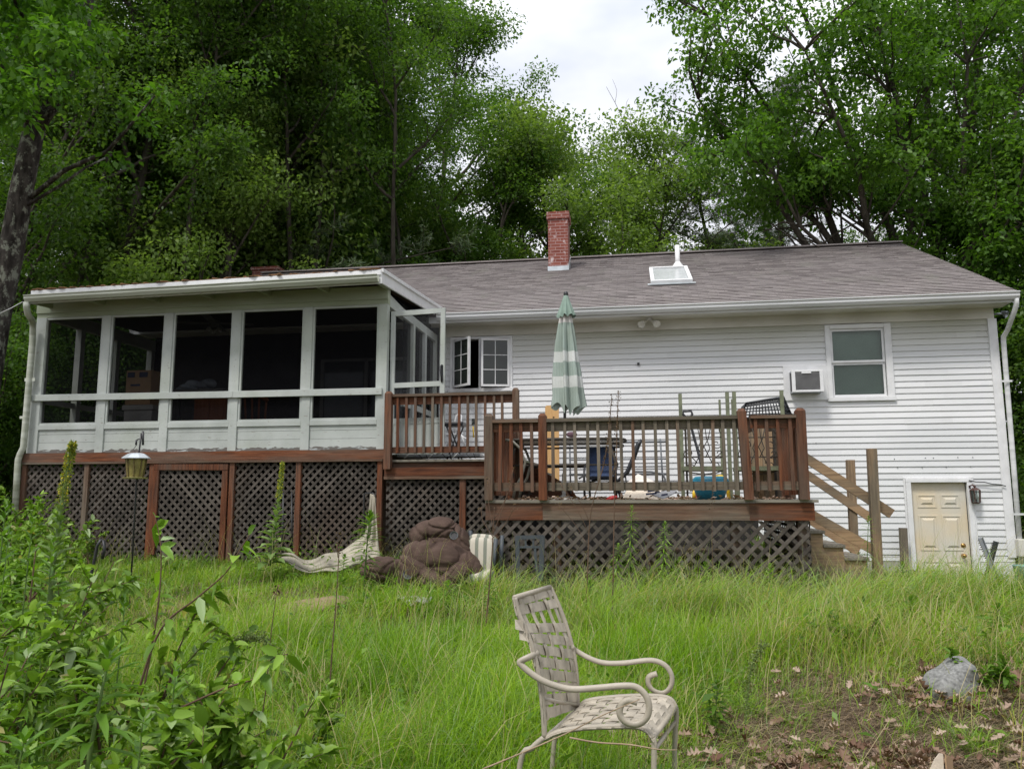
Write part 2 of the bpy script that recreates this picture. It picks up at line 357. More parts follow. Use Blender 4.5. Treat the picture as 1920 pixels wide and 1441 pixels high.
    M['tarp'] = plain('cream_canvas', (0.33, 0.30, 0.235), 0.85, var=0.3, scale=5)
    M['rock'] = plain('granite', (0.19, 0.19, 0.18), 0.95, var=0.45, scale=55)
    M['whitecloth'] = plain('white_scrap', (0.42, 0.42, 0.39), 0.8, var=0.4, scale=9)
    M['mat'] = plain('rotting_mat', (0.21, 0.14, 0.09), 0.95, var=0.3)
    M['teal'] = plain('pale_teal_plastic', (0.16, 0.33, 0.36), 0.45)
    # umbrella canvas: sage with white stripe bands (bands follow object z)
    m = NT('striped_canvas'); sx = m.new('ShaderNodeSeparateXYZ'); m.l.new(m.tc.outputs['Object'], sx.inputs[0])
    mr = m.new('ShaderNodeMapRange'); m.l.new(sx.outputs[2], mr.inputs[0]); mr.inputs[1].default_value = 1.10; mr.inputs[2].default_value = 2.65
    st = [(0.0, (0.30, 0.36, 0.32)), (0.215, (0.62, 0.63, 0.61)), (0.315, (0.31, 0.375, 0.335)), (0.435, (0.62, 0.63, 0.61)), (0.525, (0.29, 0.355, 0.315)), (0.775, (0.60, 0.56, 0.54)), (0.845, (0.22, 0.29, 0.255))]
    rr_ = m.ramp(mr.outputs[0], st); rr_.node.color_ramp.interpolation = 'CONSTANT'
    wv = m.new('ShaderNodeTexWave'); wv.inputs['Scale'].default_value = 9; wv.inputs['Distortion'].default_value = 1.0; m.l.new(m.tc.outputs['Object'], wv.inputs[0]); c = m.mix(m.ramp(wv.outputs[1], [(0.55, 0.0), (0.75, 0.2)]), rr_, (0.50, 0.54, 0.50)); c = m.mix(m.ramp(m.noise(4, 5), [(0.4, 0.0), (0.8, 0.5)]), c, (0.22, 0.25, 0.20)); m.base(c).set(0.9, spec=0.1)
    M['canvas'] = m.mat
    m = NT('striped_cushion'); wv = m.new('ShaderNodeTexWave'); wv.inputs['Scale'].default_value = 3.4; wv.inputs['Distortion'].default_value = 0.4; m.l.new(m.tc.outputs['Object'], wv.inputs[0])
    m.base(m.ramp(wv.outputs[1], [(0.55, (0.50, 0.46, 0.38)), (0.72, (0.20, 0.21, 0.17))])).set(0.9, spec=0.1); M['stripe'] = m.mat
    m = NT('lichen_bark'); a = m.noise(7.0, 6, rough=0.75, stretch=(1, 1, 0.7)); b = m.noise(12, 6, stretch=(1, 1, 0.35))
    c = m.ramp(b, [(0.35, (0.02, 0.017, 0.015)), (0.7, (0.075, 0.066, 0.058))])
    c = m.mix(m.ramp(a, [(0.53, 0.0), (0.60, 0.85)]), c, (0.22, 0.23, 0.185)); m.base(c).set(0.95, spec=0.1).bump(b, 0.03, 0.8); M['barkl'] = m.mat
    m = NT('grey_bark'); b = m.noise(6, 6, stretch=(1, 1, 0.25)); c = m.ramp(b, [(0.3, (0.035, 0.03, 0.024)), (0.7, (0.12, 0.105, 0.085))])
    m.base(c).set(0.95, spec=0.1).bump(b, 0.03, 0.7); M['bark'] = m.mat
    M['twig'] = plain('dry_stem', (0.11, 0.065, 0.04), 0.9, var=0.3)
    M['palestem'] = plain('pale_dry_stem', (0.30, 0.22, 0.14), 0.9, var=0.3)
    M['gstem'] = plain('green_stem', (0.10, 0.17, 0.035), 0.7, var=0.25)
    G = lambda *a: [(p, c) for p, c in a]
    M['leafA'] = leafmat('oak_foliage', G((0, (0.045, 0.105, 0.016)), (0.5, (0.085, 0.175, 0.025)), (1, (0.17, 0.28, 0.05))), 0.48)
    M['leafB'] = leafmat('dark_maple_foliage', G((0, (0.055, 0.12, 0.02)), (0.5, (0.09, 0.185, 0.03)), (1, (0.165, 0.275, 0.05))), 0.52)
    M['leafC'] = leafmat('light_foliage', G((0, (0.12, 0.20, 0.045)), (0.5, (0.19, 0.30, 0.065)), (1, (0.29, 0.40, 0.11))), 0.5)
    M['leafP'] = leafmat('pine_needles', G((0, (0.06, 0.10, 0.05)), (0.5, (0.11, 0.17, 0.08)), (1, (0.20, 0.25, 0.13))), 0.25)
    M['grass'] = leafmat('tall_grass', G((0, (0.05, 0.115, 0.012)), (0.3, (0.17, 0.32, 0.015)), (0.5, (0.31, 0.46, 0.03)), (0.68, (0.22, 0.33, 0.13)), (0.82, (0.42, 0.38, 0.17)), (1, (0.55, 0.45, 0.27))), 0.45, 0.45, 0)
    M['straw'] = leafmat('dead_straw', G((0, (0.09, 0.06, 0.035)), (0.5, (0.24, 0.17, 0.105)), (1, (0.48, 0.37, 0.24))), 0.15, 0.7, 0)
    M['litter'] = leafmat('dead_leaves', G((0, (0.12, 0.06, 0.035)), (0.5, (0.24, 0.155, 0.105)), (1, (0.44, 0.33, 0.26))), 0.1, 0.7, 0)
    M['shrub'] = leafmat('shrub_leaves', G((0, (0.085, 0.175, 0.014)), (0.5, (0.19, 0.34, 0.028)), (0.84, (0.29, 0.46, 0.055)), (0.965, (0.36, 0.47, 0.24)), (1, (0.38, 0.30, 0.09))), 0.35, 0.42)
    M['weed'] = leafmat('weed_leaves', G((0, (0.07, 0.15, 0.015)), (0.6, (0.13, 0.26, 0.025)), (1, (0.22, 0.36, 0.05))), 0.4, 0.45)
    M['mull'] = leafmat('mullein_leaves', G((0, (0.13, 0.23, 0.05)), (1, (0.28, 0.39, 0.14))), 0.3, 0.7)
    M['yellowfl'] = leafmat('yellow_flowers', G((0, (0.20, 0.28, 0.05)), (0.55, (0.36, 0.42, 0.06)), (1, (0.75, 0.62, 0.04))), 0.2, 0.6)
    M['seed'] = leafmat('dry_seed_heads', G((0, (0.05, 0.03, 0.016)), (1, (0.20, 0.13, 0.06))), 0.1, 0.8)
mk()
# ------------------------------------------------------------------ ground
def sstep(a, b, x):
    t = np.clip((x-a)/(b-a), 0, 1); return t*t*(3-2*t)
def gz(x, y):
    x = np.asarray(x, float); y = np.asarray(y, float)
    base = np.interp(y, [-10, 0, 2.5, 4, 6, 8.8, 10.6, 12, 24, 60], [-0.6, 0.0, 0.10, 0.22, 0.36, 0.50, 0.62, 0.64, 0.8, 2.2])
    rt = sstep(2.2, 3.4, x)
    drop = np.interp(y, [9.3, 11.0, 12.6, 24, 30], [0, 0.18, 0.93, 0.9, 0.0])
    base = base-rt*drop
    base = base-0.17*np.exp(-((y-8.7)/1.6)**2)*sstep(-2.0, -0.9, x)*sstep(3.0, 1.9, x)-0.20*sstep(1.9, 3.0, x)*np.exp(-((y-9.9)/1.6)**2)
    base = base+0.13*sstep(0.6, 3.0, x)*np.exp(-((y-6.2)/1.5)**2)          # bank on the right
    base = base+0.035*np.sin(x*1.7+y*0.9)+0.025*np.sin(x*3.1-y*2.3)+0.05*np.sin(x*0.45+1)*np.cos(y*0.6)
    return base
def gzf(x, y): return float(gz(x, y))
def make_ground():
    xs = np.concatenate([np.linspace(-200, -14, 20), np.linspace(-13.5, 11, 99), np.linspace(12, 200, 20)])
    ys = np.concatenate([np.linspace(-40, -1, 12), np.linspace(-0.5, 16, 67), np.linspace(17, 220, 40)])
    X, Y = np.meshgrid(xs, ys); Z = gz(X, Y)
    V = np.stack([X.ravel(), Y.ravel(), Z.ravel()], 1); nx = len(xs); F = []
    i, j = np.meshgrid(np.arange(nx-1), np.arange(len(ys)-1)); a = (j*nx+i).ravel()
    F = np.stack([a, a+1, a+nx+1, a+nx], 1)
    o = npmesh('ground', V, F, 4, M['soil'], smooth=True); tag(o, kind='structure')
make_ground()

# ------------------------------------------------------------------ the house
WY = 13.5; HX0, HX1 = -8.9, 5.66
SZ0 = atz(1665, 897.75, WY); EXP = (atz(1665, 648.1, WY)-SZ0)/22
RS = 0.472; RY0, RZ0, RYR = 13.0, 4.605, 18.0
RZR = RZ0+(RYR-RY0)*RS
def onroof(px, py, dz=0.0):
    d = AR*((px-960)/FPX)+AU*((720.5-py)/FPX)+AF
    t = (RZ0+dz-RY0*RS-EYE)/(d.z-RS*d.y); return Vector((d.x*t, d.y*t, EYE+d.z*t))
house = thing('white_house', 'long low white house with horizontal clapboard siding and a brown shingled roof', 'house', (0, WY, 0.0))
def rect(px0, py0, px1, py1, Y=WY):
    a = at(px0, py0, Y); b = at(px1, py1, Y); return min(a.x, b.x), max(a.x, b.x), min(a.z, b.z), max(a.z, b.z)
DX0, DX1 = at(1710, 960, WY).x, at(1815, 960, WY).x; DZ1 = atz(1760, 904, WY); DZ0 = DZ1-2.03
WX0, WX1, WZ0, WZ1 = at(1556, 680, WY).x, at(1662, 680, WY).x, atz(1610, 742, WY), atz(1605, 615, WY)
CX0, CX1, CZ0, CZ1 = at(848, 685, WY).x, at(958, 685, WY).x, atz(900, 728, WY), atz(900, 636, WY)
FRZ = 4.29
def build_house():
    # clapboards as real lapped courses, cut at the openings
    m = MB(); kk = 0; srng = random.Random(12)
    holes = [(DX0-0.02, DX1+0.02, DZ0, DZ1), (WX0, WX1, WZ0, WZ1), (CX0, CX1, CZ0, CZ1)]
    z = SZ0-24*EXP
    zs = []
    ZB = atz(1640, 1040, WY)
    k = math.floor((ZB-SZ0)/EXP); LOWZ = 2.0
    z = SZ0+k*EXP
    while z < FRZ:
        z1 = z+EXP; segs = [(-3.42 if z > LOWZ else 1.9, HX1)] if z > 1.35 else [(1.9, HX1)]
        if 1.35 < z <= 2.0: segs = [(-1.6, HX1)]
        for hx0, hx1, hz0, hz1 in holes:
            if z1 > hz0 and z < hz1:
                ns_ = []
                for a, b in segs:
                    if hx0 > a and hx1 < b: ns_ += [(a, hx0), (hx1, b)]
                    else: ns_.append((a, b))
                segs = ns_
        kk += 1
        for a, b in segs:
            cuts = [a]+[q for q in [(-9+(kk*1.37) % 3.66)+3.66*j for j in range(6)] if a+0.1 < q < b-0.1]+[b]
            for ci in range(len(cuts)-1):   # 12 ft panels, lapped at the joints, each very slightly out of true
                a2, b2 = cuts[ci], cuts[ci+1]; o1 = 0.0012*(ci % 2); s1 = srng.uniform(-0.0022, 0.0022); s2 = srng.uniform(-0.0022, 0.0022); mid = (a2+b2)/2; s3 = srng.uniform(-0.003, 0.003)
                for p_, q_, t1, t2 in ((a2, mid, s1, s3), (mid, b2, s3, s2)):
                    m.add([(p_, WY-0.0195-o1, z+t1), (q_, WY-0.0195-o1, z+t2), (q_, WY-0.004, z1+0.004), (p_, WY-0.004, z1+0.004), (p_, WY+0.004, z+t1), (q_, WY+0.004, z+t2)], [(0, 1, 2, 3), (4, 5, 1, 0)])
        z = z1
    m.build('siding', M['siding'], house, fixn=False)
    m = MB()   # body behind the siding with real openings, gables, rear wall
    def wallseg(a, b, z0, z1): m.box(a, b, WY+0.01, WY+0.12, z0, z1)
    xs = [HX0, CX0, CX1, WX0, WX1, DX0, DX1, HX1]
    wallseg(HX0, CX0, -0.6, 4.74); wallseg(CX0, CX1, -0.6, CZ0); wallseg(CX0, CX1, CZ1, 4.74); wallseg(CX1, WX0, -0.6, 4.74)
    wallseg(WX0, WX1, -0.6, WZ0); wallseg(WX0, WX1, WZ1, 4.74); wallseg(WX1, DX0, -0.6, 4.74); wallseg(DX0, DX1, DZ1, 4.74); wallseg(DX1, HX1, -0.6, 4.74)
    m.box(HX0, HX1, 22.4, 22.5, -0.6, 4.74)
    for x0, x1 in ((HX0, HX0+0.1), (HX1-0.1, HX1)):
        m.prism([(WY+0.125, -0.6), (22.39, -0.6), (22.39, 4.72), (RYR, RZR-0.15), (WY+0.125, 4.72)], x0, x1, 'yz')
    m.build('wall', M['siding'], house)
    m = MB(); m.box(HX0, -1.61, WY-0.004, WY+0.007, -0.5, 2.0); m.box(-1.609, 1.89, WY-0.004, WY+0.007, -0.5, 1.36); m.build('shade_coloured_foundation', M['shadedark'], house)  # dark colour imitates the lack of light below the floors
    m = MB(); m.box(HX0, -3.43, WY-0.02, WY+0.007, 2.01, 4.46); m.build('shade_coloured_porch_wall', M['shadedark'], house)  # back wall coloured near black to imitate the unlit porch interior
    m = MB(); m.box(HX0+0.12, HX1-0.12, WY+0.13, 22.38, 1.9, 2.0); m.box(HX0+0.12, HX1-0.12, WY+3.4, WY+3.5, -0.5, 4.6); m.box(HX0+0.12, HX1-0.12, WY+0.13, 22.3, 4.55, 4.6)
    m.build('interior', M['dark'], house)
    m = MB(); m.box(1.9, at(1703, 1000, WY).x-0.02, WY-0.012, WY+0.008, -0.7, ZB-0.02); m.build('foundation', M['concrete'], house)
    m = MB(); m.box(at(1829, 1000, WY).x, HX1, WY-0.012, WY+0.008, -0.7, ZB-0.01); m.build('foundation', M['foundwhite'], house)
    m = MB(); m.box(-3.42, HX1, WY-0.03, WY+0.005, FRZ, 4.47); m.box(-3.42, HX1, WY-0.034, WY-0.03, 4.38, 4.385); m.build('frieze_board', M['soffit'], house)
    m = MB(); m.box(HX1-0.10, HX1+0.03, WY-0.034, WY+0.09, ZB-0.02, 4.29); m.build('corner_board', M['trim'], house)
    m = MB(); m.box(HX0-0.15, 5.78, 13.07, WY, 4.462, 4.472); m.build('soffit', M['soffit'], house)
    m = MB(); m.box(HX0-0.2, 5.80, 13.045, 13.069, 4.45, 4.60); m.build('fascia', M['gutter'], house)
    # K-style gutter profile
    prof = [(13.045, 4.60), (13.045, 4.485), (12.985, 4.485), (12.955, 4.53), (12.955, 4.57), (12.935, 4.585), (12.935, 4.60), (12.945, 4.60), (12.945, 4.592), (12.965, 4.575), (12.965, 4.535), (12.99, 4.495), (13.037, 4.495), (13.037, 4.60)]
    m = MB(); m.prism(prof, -3.35, 5.84, 'yz'); m.build('gutter', M['gutter'], house)
    m = MB(); rng = random.Random(3)   # needles and debris lying in the gutter
    m.box(-3.3, 5.8, 12.972, 13.036, 4.55, 4.588); m.build('gutter_debris', M['mat'], house)
    # roof: lapped shingle courses in the slope's own frame
    ang = math.atan(RS); L = (RYR-RY0)/math.cos(ang); ex = 0.1265; n = int(L/ex)+1; rng = random.Random(5)
    for nm, flip in (('roof', 0), ('roof', 1)):
        m = MB(); x0, x1 = HX0-0.2, 5.82
        for k in range(n):
            a = k*ex; b = min(a+ex+0.02, L)
            if flip: m.add([(x0, a, 0.018), (x1, a, 0.018), (x1, b, 0.006), (x0, b, 0.006), (x0, a, 0), (x1, a, 0)], [(0, 1, 2, 3), (4, 5, 1, 0)]); continue
            x = x0; st = 0.155 if k % 2 else 0.0
            nt_ = int((x1-x0)/0.31)+2
            for q in range(nt_):     # tabs with small height differences so courses read as separate shingles
                ta = max(x0, x0+q*0.31-st); tb = min(x1, x0+(q+1)*0.31-st)
                if tb-ta < 0.01: continue
                h = 0.018+rng.random()*0.005; aa = a+rng.uniform(-0.006, 0.006)
                m.add([(ta, aa, h), (tb, aa, h), (tb, b, 0.005), (ta, b, 0.005), (ta, aa, 0), (tb, aa, 0)], [(0, 1, 2, 3), (4, 5, 1, 0)])
        m.box(x0, x1, 0.0, L, -0.06, -0.001)
        o = m.build(nm, M['shingle'], house, world=False, fixn=False)
        if flip: o.rotation_euler = (ang, 0, math.pi); o.location = (HX0-0.2+5.82, 23.0-WY, RZ0)
        else: o.rotation_euler = (ang, 0, 0); o.location = (0, RY0-WY, RZ0)
    m = MB(); m.beam((HX0-0.2, RYR, RZR+0.03), (5.82, RYR, RZR+0.03), 0.20, 0.03); m.build('ridge_cap', M['shingle'], house)
    m = MB()
    for x in (HX0-0.205, 5.822):
        for yy0, yy1, s in ((13.0, RYR, 1), (23.0, RYR, -1)):
            m.beam((x, yy0, RZ0-0.09), (x, yy1, RZR-0.09), 0.03, 0.16)
    m.build('rake_board', M['trim'], house)
    # chimney
    cb = onroof(1047, 508); cw = 0.217; cy = cb.y+cw
    ch = MB(); zt = atz(1046, 397, cy-cw)
    cxx = cb.x
    ch.box(cxx-cw, cxx+cw, cy-cw, cy+cw, cb.z-0.3, zt-0.16); ch.box(cxx-cw-0.03, cxx+cw+0.03, cy-cw-0.03, cy+cw+0.03, zt-0.16, zt)
    c = ch.build('chimney', M['brick'], house, bevel=0.006)
    rng = random.Random(2); m = MB()
    for i in range(26):
        x = cxx+rng.uniform(-.2, .2); y = cy+rng.uniform(-.22, .1); m.ell((x, y, zt+0.005), (0.035, 0.035, 0.035*rng.random()+0.01), n=7, m=4)
    m.build('crumbled_cap', plain('crumbled_mortar', (0.42, 0.14, 0.07), 0.9), c, world=True)
    m = MB(); z0 = cb.z
    m.box(cxx-cw-0.012, cxx+cw+0.012, cy-cw-0.012, cy-cw-0.002, z0-0.05, z0+0.11)
    m.prism([(cy-cw, z0-0.03), (cy+cw, z0-0.03+2*cw*RS), (cy+cw, z0+0.22+2*cw*RS), (cy-cw, z0+0.14)], cxx+cw+0.002, cxx+cw+0.012, 'yz'); m.build('flashing', M['flash'], c)
    a = at(473, 503, 18.4); b = at(520, 503, 18.4); m = MB(); m.box(a.x, b.x, 18.4, 18.9, 6.5, atz(500, 502, 18.4)-0.05); m.box(a.x-0.03, b.x+0.03, 18.37, 18.93, atz(500, 502, 18.4)-0.05, atz(500, 502, 18.4)+0.03); m.build('chimney', M['brick'], house)
    # skylight
    p = onroof(1258, 533, 0.02); q = onroof(1258, 508, 0.02); wx0 = onroof(1220, 533).x; wx1 = onroof(1299, 533).x
    sl_ = (q.y-p.y)/math.cos(ang); d = Vector((0, math.cos(ang), math.sin(ang))); nn = Vector((0, -math.sin(ang), math.cos(ang)))
    o0 = Vector((0, p.y, p.z))
    sk = MB()
    def P3(x, s, h): return Vector((x, 0, 0))+o0+d*s+nn*h
    def slab(mb, x0, x1, s0, s1, h0, h1): mb.hexa([P3(x0, s0, h0), P3(x1, s0, h0), P3(x1, s1, h0), P3(x0, s1, h0)], [P3(x0, s0, h1), P3(x1, s0, h1), P3(x1, s1, h1), P3(x0, s1, h1)])
    slab(sk, wx0, wx1, 0, 0.07, 0, 0.085); slab(sk, wx0, wx1, sl_-0.07, sl_, 0, 0.10); slab(sk, wx0, wx0+0.07, 0.07, sl_-0.07, 0, 0.09); slab(sk, wx1-0.07, wx1, 0.07, sl_-0.07, 0, 0.09)
    s_ = sk.build('skylight', M['trim'], house, bevel=0.006)
    m = MB(); slab(m, wx0+0.07, wx1-0.07, 0.07, sl_-0.07, 0.04, 0.07); m.build('glass', plain('pale_skylight', (0.38, 0.40, 0.40), 0.12, var=0.10), s_)  # pane coloured an even pale grey
    m = MB(); slab(m, wx0-0.06, wx1+0.05, -0.09, -0.002, 0.015, 0.03); m.build('flashing', M['flash'], s_)
    v = onroof(1271, 502); m = MB(); m.tube([v-Vector((0, 0, .1)), Vector((v.x, v.y, atz(1271, 460, v.y)))], 0.05, 14)
    m.build('vent_pipe', M['pvc'], house); m = MB(); m.lathe([(0.13, -0.04), (0.12, 0.02), (0.055, 0.12), (0.0, 0.125)], v); m.build('pipe_boot', M['pvc'], house)
    # double-hung window
    ow = 0.11
    m = MB(); x0, x1, z0, z1 = WX0, WX1, WZ0, WZ1
    m.box(x0-0.06, x0+0.015, WY-0.045, WY-0.0, z0-0.02, z1+0.06); m.box(x1-0.015, x1+0.09, WY-0.045, WY, z0-0.02, z1+0.06)
    m.box(x0+0.016, x1-0.016, WY-0.045, WY, z1-0.01, z1+0.06); m.box(x0-0.07, x1+0.10, WY-0.055, WY, z0-0.085, z0-0.021)
    w = m.build('double_hung_window', M['trim'], house, bevel=0.004)
    zm = (z0+z1)/2-0.01; sx0, sx1 = x0+0.02, x1-0.02
    for nm, a, b, y in (('upper_sash', zm, z1-0.012, WY-0.012), ('lower_sash', z0-0.01, zm-0.001, WY+0.012)):
        m = MB(); t = 0.035
        m.box(sx0, sx0+t, y, y+0.03, a, b); m.box(sx1-t, sx1, y, y+0.03, a, b); m.box(sx0+t, sx1-t, y, y+0.03, a, a+t); m.box(sx0+t, sx1-t, y, y+0.03, b-t, b)
        s1 = m.build(nm, M['trim'], w); m = MB(); m.box(sx0+t, sx1-t, y+0.012, y+0.016, a+t, b-t); m.build('pane', M['glass'], s1)
    m = MB(); m.box(x0, x1, WY+0.085, WY+0.09, z0-0.05, z1+0.01); m.build('window_shade', M['blind'], w)
    # casement window, both sashes cranked outward
    m = MB(); x0, x1, z0, z1 = CX0, CX1, CZ0, CZ1; xm = x0+(x1-x0)*0.475
    m.box(x0-0.03, x0+0.03, WY-0.04, WY+0.06, z0, z1); m.box(x1-0.03, x1+0.03, WY-0.04, WY+0.06, z0, z1); m.box(x0-0.03, x1+0.03, WY-0.042, WY+0.06, z1+0.001, z1+0.04); m.box(x0-0.05, x1+0.05, WY-0.07, WY+0.06, z0-0.06, z0-0.001)
    m.box(xm-0.02, xm+0.02, WY-0.03, WY+0.06, z0, z1)
    w = m.build('casement_window', M['trim'], house, bevel=0.003)
    def sash(hx, wdt, a0):
        m = MB(); t = 0.035; H = z1-z0-0.03
        m.box(0, t, -0.02, 0.02, 0, H); m.box(wdt-t, wdt, -0.02, 0.02, 0, H); m.box(t, wdt-t, -0.02, 0.02, 0, t); m.box(t, wdt-t, -0.02, 0.02, H-t, H)
        g = MB(); g.box(wdt/2-0.006, wdt/2+0.006, -0.012, 0.012, t, H-t)
        for q in (1, 2): g.box(t, wdt-t, -0.0122, 0.0122, t+(H-2*t)*q/3-0.006, t+(H-2*t)*q/3+0.006)
        s1 = m.build('casement_sash', M['trim'], w, world=False); g.build('muntins', M['trim'], s1, world=False)
        p = MB(); p.box(t, wdt-t, -0.003, 0.003, t, H-t); p.build('pane', M['darkglass'], s1, world=False)
        s1.location = (hx, -0.045, z0+0.015); s1.rotation_euler = (0, 0, a0); return s1
    sash(x0+0.03, (x1-x0)*0.46, rad(-42)); s2 = sash(x1-0.02, (x1-x0)*0.47, rad(180+14))
    # basement door
    m = MB(); t = 0.075
    m.box(DX0-t, DX0+0.0, WY-0.05, WY+0.10, DZ0, DZ1+0.0); m.box(DX1, DX1+t, WY-0.05, WY+0.10, DZ0, DZ1); m.box(DX0-t, DX1+t, WY-0.052, WY+0.10, DZ1+0.001, DZ1+0.06)
    m.box(DX0-t-0.03, DX1+t+0.03, WY-0.03, WY, DZ1+0.061, DZ1+0.085); m.box(DX0-t-0.03, DX0-t-0.001, WY-0.03, WY, DZ0, DZ1+0.06); m.box(DX1+t+0.001, DX1+t+0.03, WY-0.03, WY, DZ0, DZ1+0.06)
    fr = m.build('door_frame', M['trim'], house, bevel=0.004)
    m = MB(); m.box(DX0+0.004, DX1-0.004, WY+0.03, WY+0.07, DZ0, DZ1-0.004)
    wd = DX1-DX0; pw = 0.34*wd
    for (za, zb) in ((1.64, 1.84), (0.98, 1.52), (0.22, 0.82)):
        for cx_ in (0.29, 0.71):
            cx = DX0+wd*cx_; a, b = DZ0+za, DZ0+zb
            for q0, q1, r0, r1 in ((cx-pw/2, cx+pw/2, a, a+0.02), (cx-pw/2, cx+pw/2, b-0.02, b), (cx-pw/2, cx-pw/2+0.02, a+0.02, b-0.02), (cx+pw/2-0.02, cx+pw/2, a+0.02, b-0.02)):
                m.box(q0, q1, WY+0.022, WY+0.0295, r0, r1)
            i = 0.045; o_ = 0.075
            m.add([(cx-pw/2+i, WY+0.0295, a+i), (cx+pw/2-i, WY+0.0295, a+i), (cx+pw/2-i, WY+0.0295, b-i), (cx-pw/2+i, WY+0.0295, b-i),
                   (cx-pw/2+o_, WY+0.014, a+o_), (cx+pw/2-o_, WY+0.014, a+o_), (cx+pw/2-o_, WY+0.014, b-o_), (cx-pw/2+o_, WY+0.014, b-o_)], [(4, 5, 6, 7), (0, 1, 5, 4), (1, 2, 6, 5), (2, 3, 7, 6), (3, 0, 4, 7)])
    dr = m.build('basement_door', M['door'], house)
    for nm, py in (('deadbolt', 1022), ('door_knob', 1041)):
        k = at(1806, py, WY+0.03); m = MB(); r = 0.036 if nm == 'deadbolt' else 0.032
        m.lathe([(0, 0), (r, 0), (r, 0.012), (0.014, 0.02), (0.014, 0.035), (0.03, 0.045), (0.033, 0.06), (0.02, 0.075), (0, 0.078)] if nm == 'door_knob' else [(0, 0), (r, 0), (r, 0.01), (0.02, 0.02), (0, 0.024)], k, ax=(0, -1, 0), n=16); m.build(nm, M['brass'], dr)
    # lantern by the door
    c = at(1829, 928, WY-0.12); ln = MB(); r = 0.062
    ln.lathe([(0.0, 0.16), (0.012, 0.15), (0.018, 0.13), (0.008, 0.12), (0.03, 0.115), (0.075, 0.085), (0.08, 0.075)], c, n=6, smooth=False)
    ln.lathe([(0.07, -0.105), (0.055, -0.125), (0.0, -0.13)], c, n=6, smooth=False)
    for j in range(6):
        t = math.pi/3*j; ln.beam(c+Vector((math.cos(t)*0.075, math.sin(t)*0.075, 0.078)), c+Vector((math.cos(t)*0.062, math.sin(t)*0.062, -0.11)), 0.012, 0.012)
    ln.tube([Vector((c.x-0.02, WY-0.02, c.z+0.09)), Vector((c.x-0.06, WY-0.07, c.z+0.14)), Vector((c.x-0.03, WY-0.12, c.z+0.16)), c+Vector((0, 0, 0.12))], 0.013, 8)
    ln.lathe([(0, 0), (0.05, 0), (0.045, 0.02), (0, 0.025)], (c.x-0.02, WY-0.02, c.z+0.07), ax=(0, -1, 0)); l_ = ln.build('wall_lantern', M['bronze'], house)
    m = MB(); m.lathe([(0.058, -0.1), (0.07, 0.07)], c, n=6, smooth=False); m.build('lantern_glass', M['glass'], l_); m = MB(); m.ell(c-Vector((0, 0, 0.02)), (0.02, 0.02, 0.045)); m.build('bulb', M['pvc'], l_)
    # twin floodlight under the soffit
    c = at(1217, 611, 13.3); m = MB(); m.lathe([(0.0, 0), (0.05, 0), (0.05, 0.03), (0.0, 0.035)], (c.x, 13.3, 4.462), ax=(0, 0, -1), n=16); fl = m.build('floodlight', M['trim'], house)
    for s in (-1, 1):
        m = MB(); b = Vector((c.x+s*0.11, 13.24, 4.36)); ax_ = Vector((s*0.35, -0.7, -0.55)); m.tube([(c.x, 13.3, 4.44), b], 0.014, 8)
        m.lathe([(0.0, -0.07), (0.035, -0.065), (0.045, -0.02), (0.062, 0.05), (0.065, 0.055), (0.052, 0.05), (0.0, 0.042)], b, ax=ax_, n=18); m.build('lamp_head', M['soffit'], fl)
    # small dark wall box and screw holes in the siding
    c = at(1197, 682, WY-0.02); m = MB(); m.box(c.x-0.02, c.x+0.02, WY-0.04, WY-0.01, c.z-0.02, c.z+0.02); m.build('hook', M['black'], house)
    m = MB()
    for px, py in ((1677, 860), (1735, 858), (1750, 858), (1796, 857), (1824, 857), (1683, 876), (1729, 876), (1774, 875), (1820, 874), (1498, 808), (1530, 830)):
        c = at(px, py, WY-0.02); m.ell((c.x, WY-0.02, c.z), (0.008, 0.006, 0.008), n=6, m=4)
    m.build('screw_heads', M['black'], house)
    m = MB(); m.tube([at(1817, 900, 13.44), at(1830, 903, 13.44), at(1846, 903.5, 13.44), at(1860, 907, 13.44), at(1875, 908, 13.44), at(1886, 911, 13.44)], 0.008, 6); m.build('cable', M['black'], house)
    # downspout at the right corner
    def rt_tube(mb, pts, w=0.075, d=0.055):
        mb.tube(pts, w/2, 10, flat=d/w*1.1)
    m = MB(); a = at(1905, 566, 13.0); x = HX1+0.085
    rt_tube(m, [Vector((5.80, 13.0, 4.50)), Vector((5.81, 13.03, 4.42)), Vector((5.80, 13.08, 4.33)), Vector((x+0.02, 13.3, 4.06)), Vector((x, 13.40, 3.98)), Vector((x, 13.42, 3.9)), Vector((x-0.01, 13.43, 2.0)), Vector((x-0.02, 13.44, 0.35))])
    for z in (3.25, 1.2): m.box(HX1-0.02, x+0.05, 13.36, 13.37, z, z+0.03)
    ds = m.build('downspout', M['gutter'], house); m = MB(); m.box(HX1+0.01, x+0.045, 13.34, 13.462, 0.58, 0.84); m.build('utility_box', M['soffit'], house, bevel=0.01)
    m = MB(); b = at(1885, 588, 13.6); m.lathe([(0.02, -0.07), (0.06, 0.03)], b, ax=(0.6, -0.5, -0.5)); m.tube([b, (HX1, 13.7, b.z+0.02)], 0.02, 8); m.build('corner_floodlight', M['steel'], house)
    # flat panel round the air conditioner
    x0, x1, z0, z1 = rect(1467, 687, 1556, 749)
    m = MB(); m.box(x0, x1-0.02, WY-0.034, WY-0.003, z0, z1); m.build('wall_panel', M['trim'], house)
build_house()
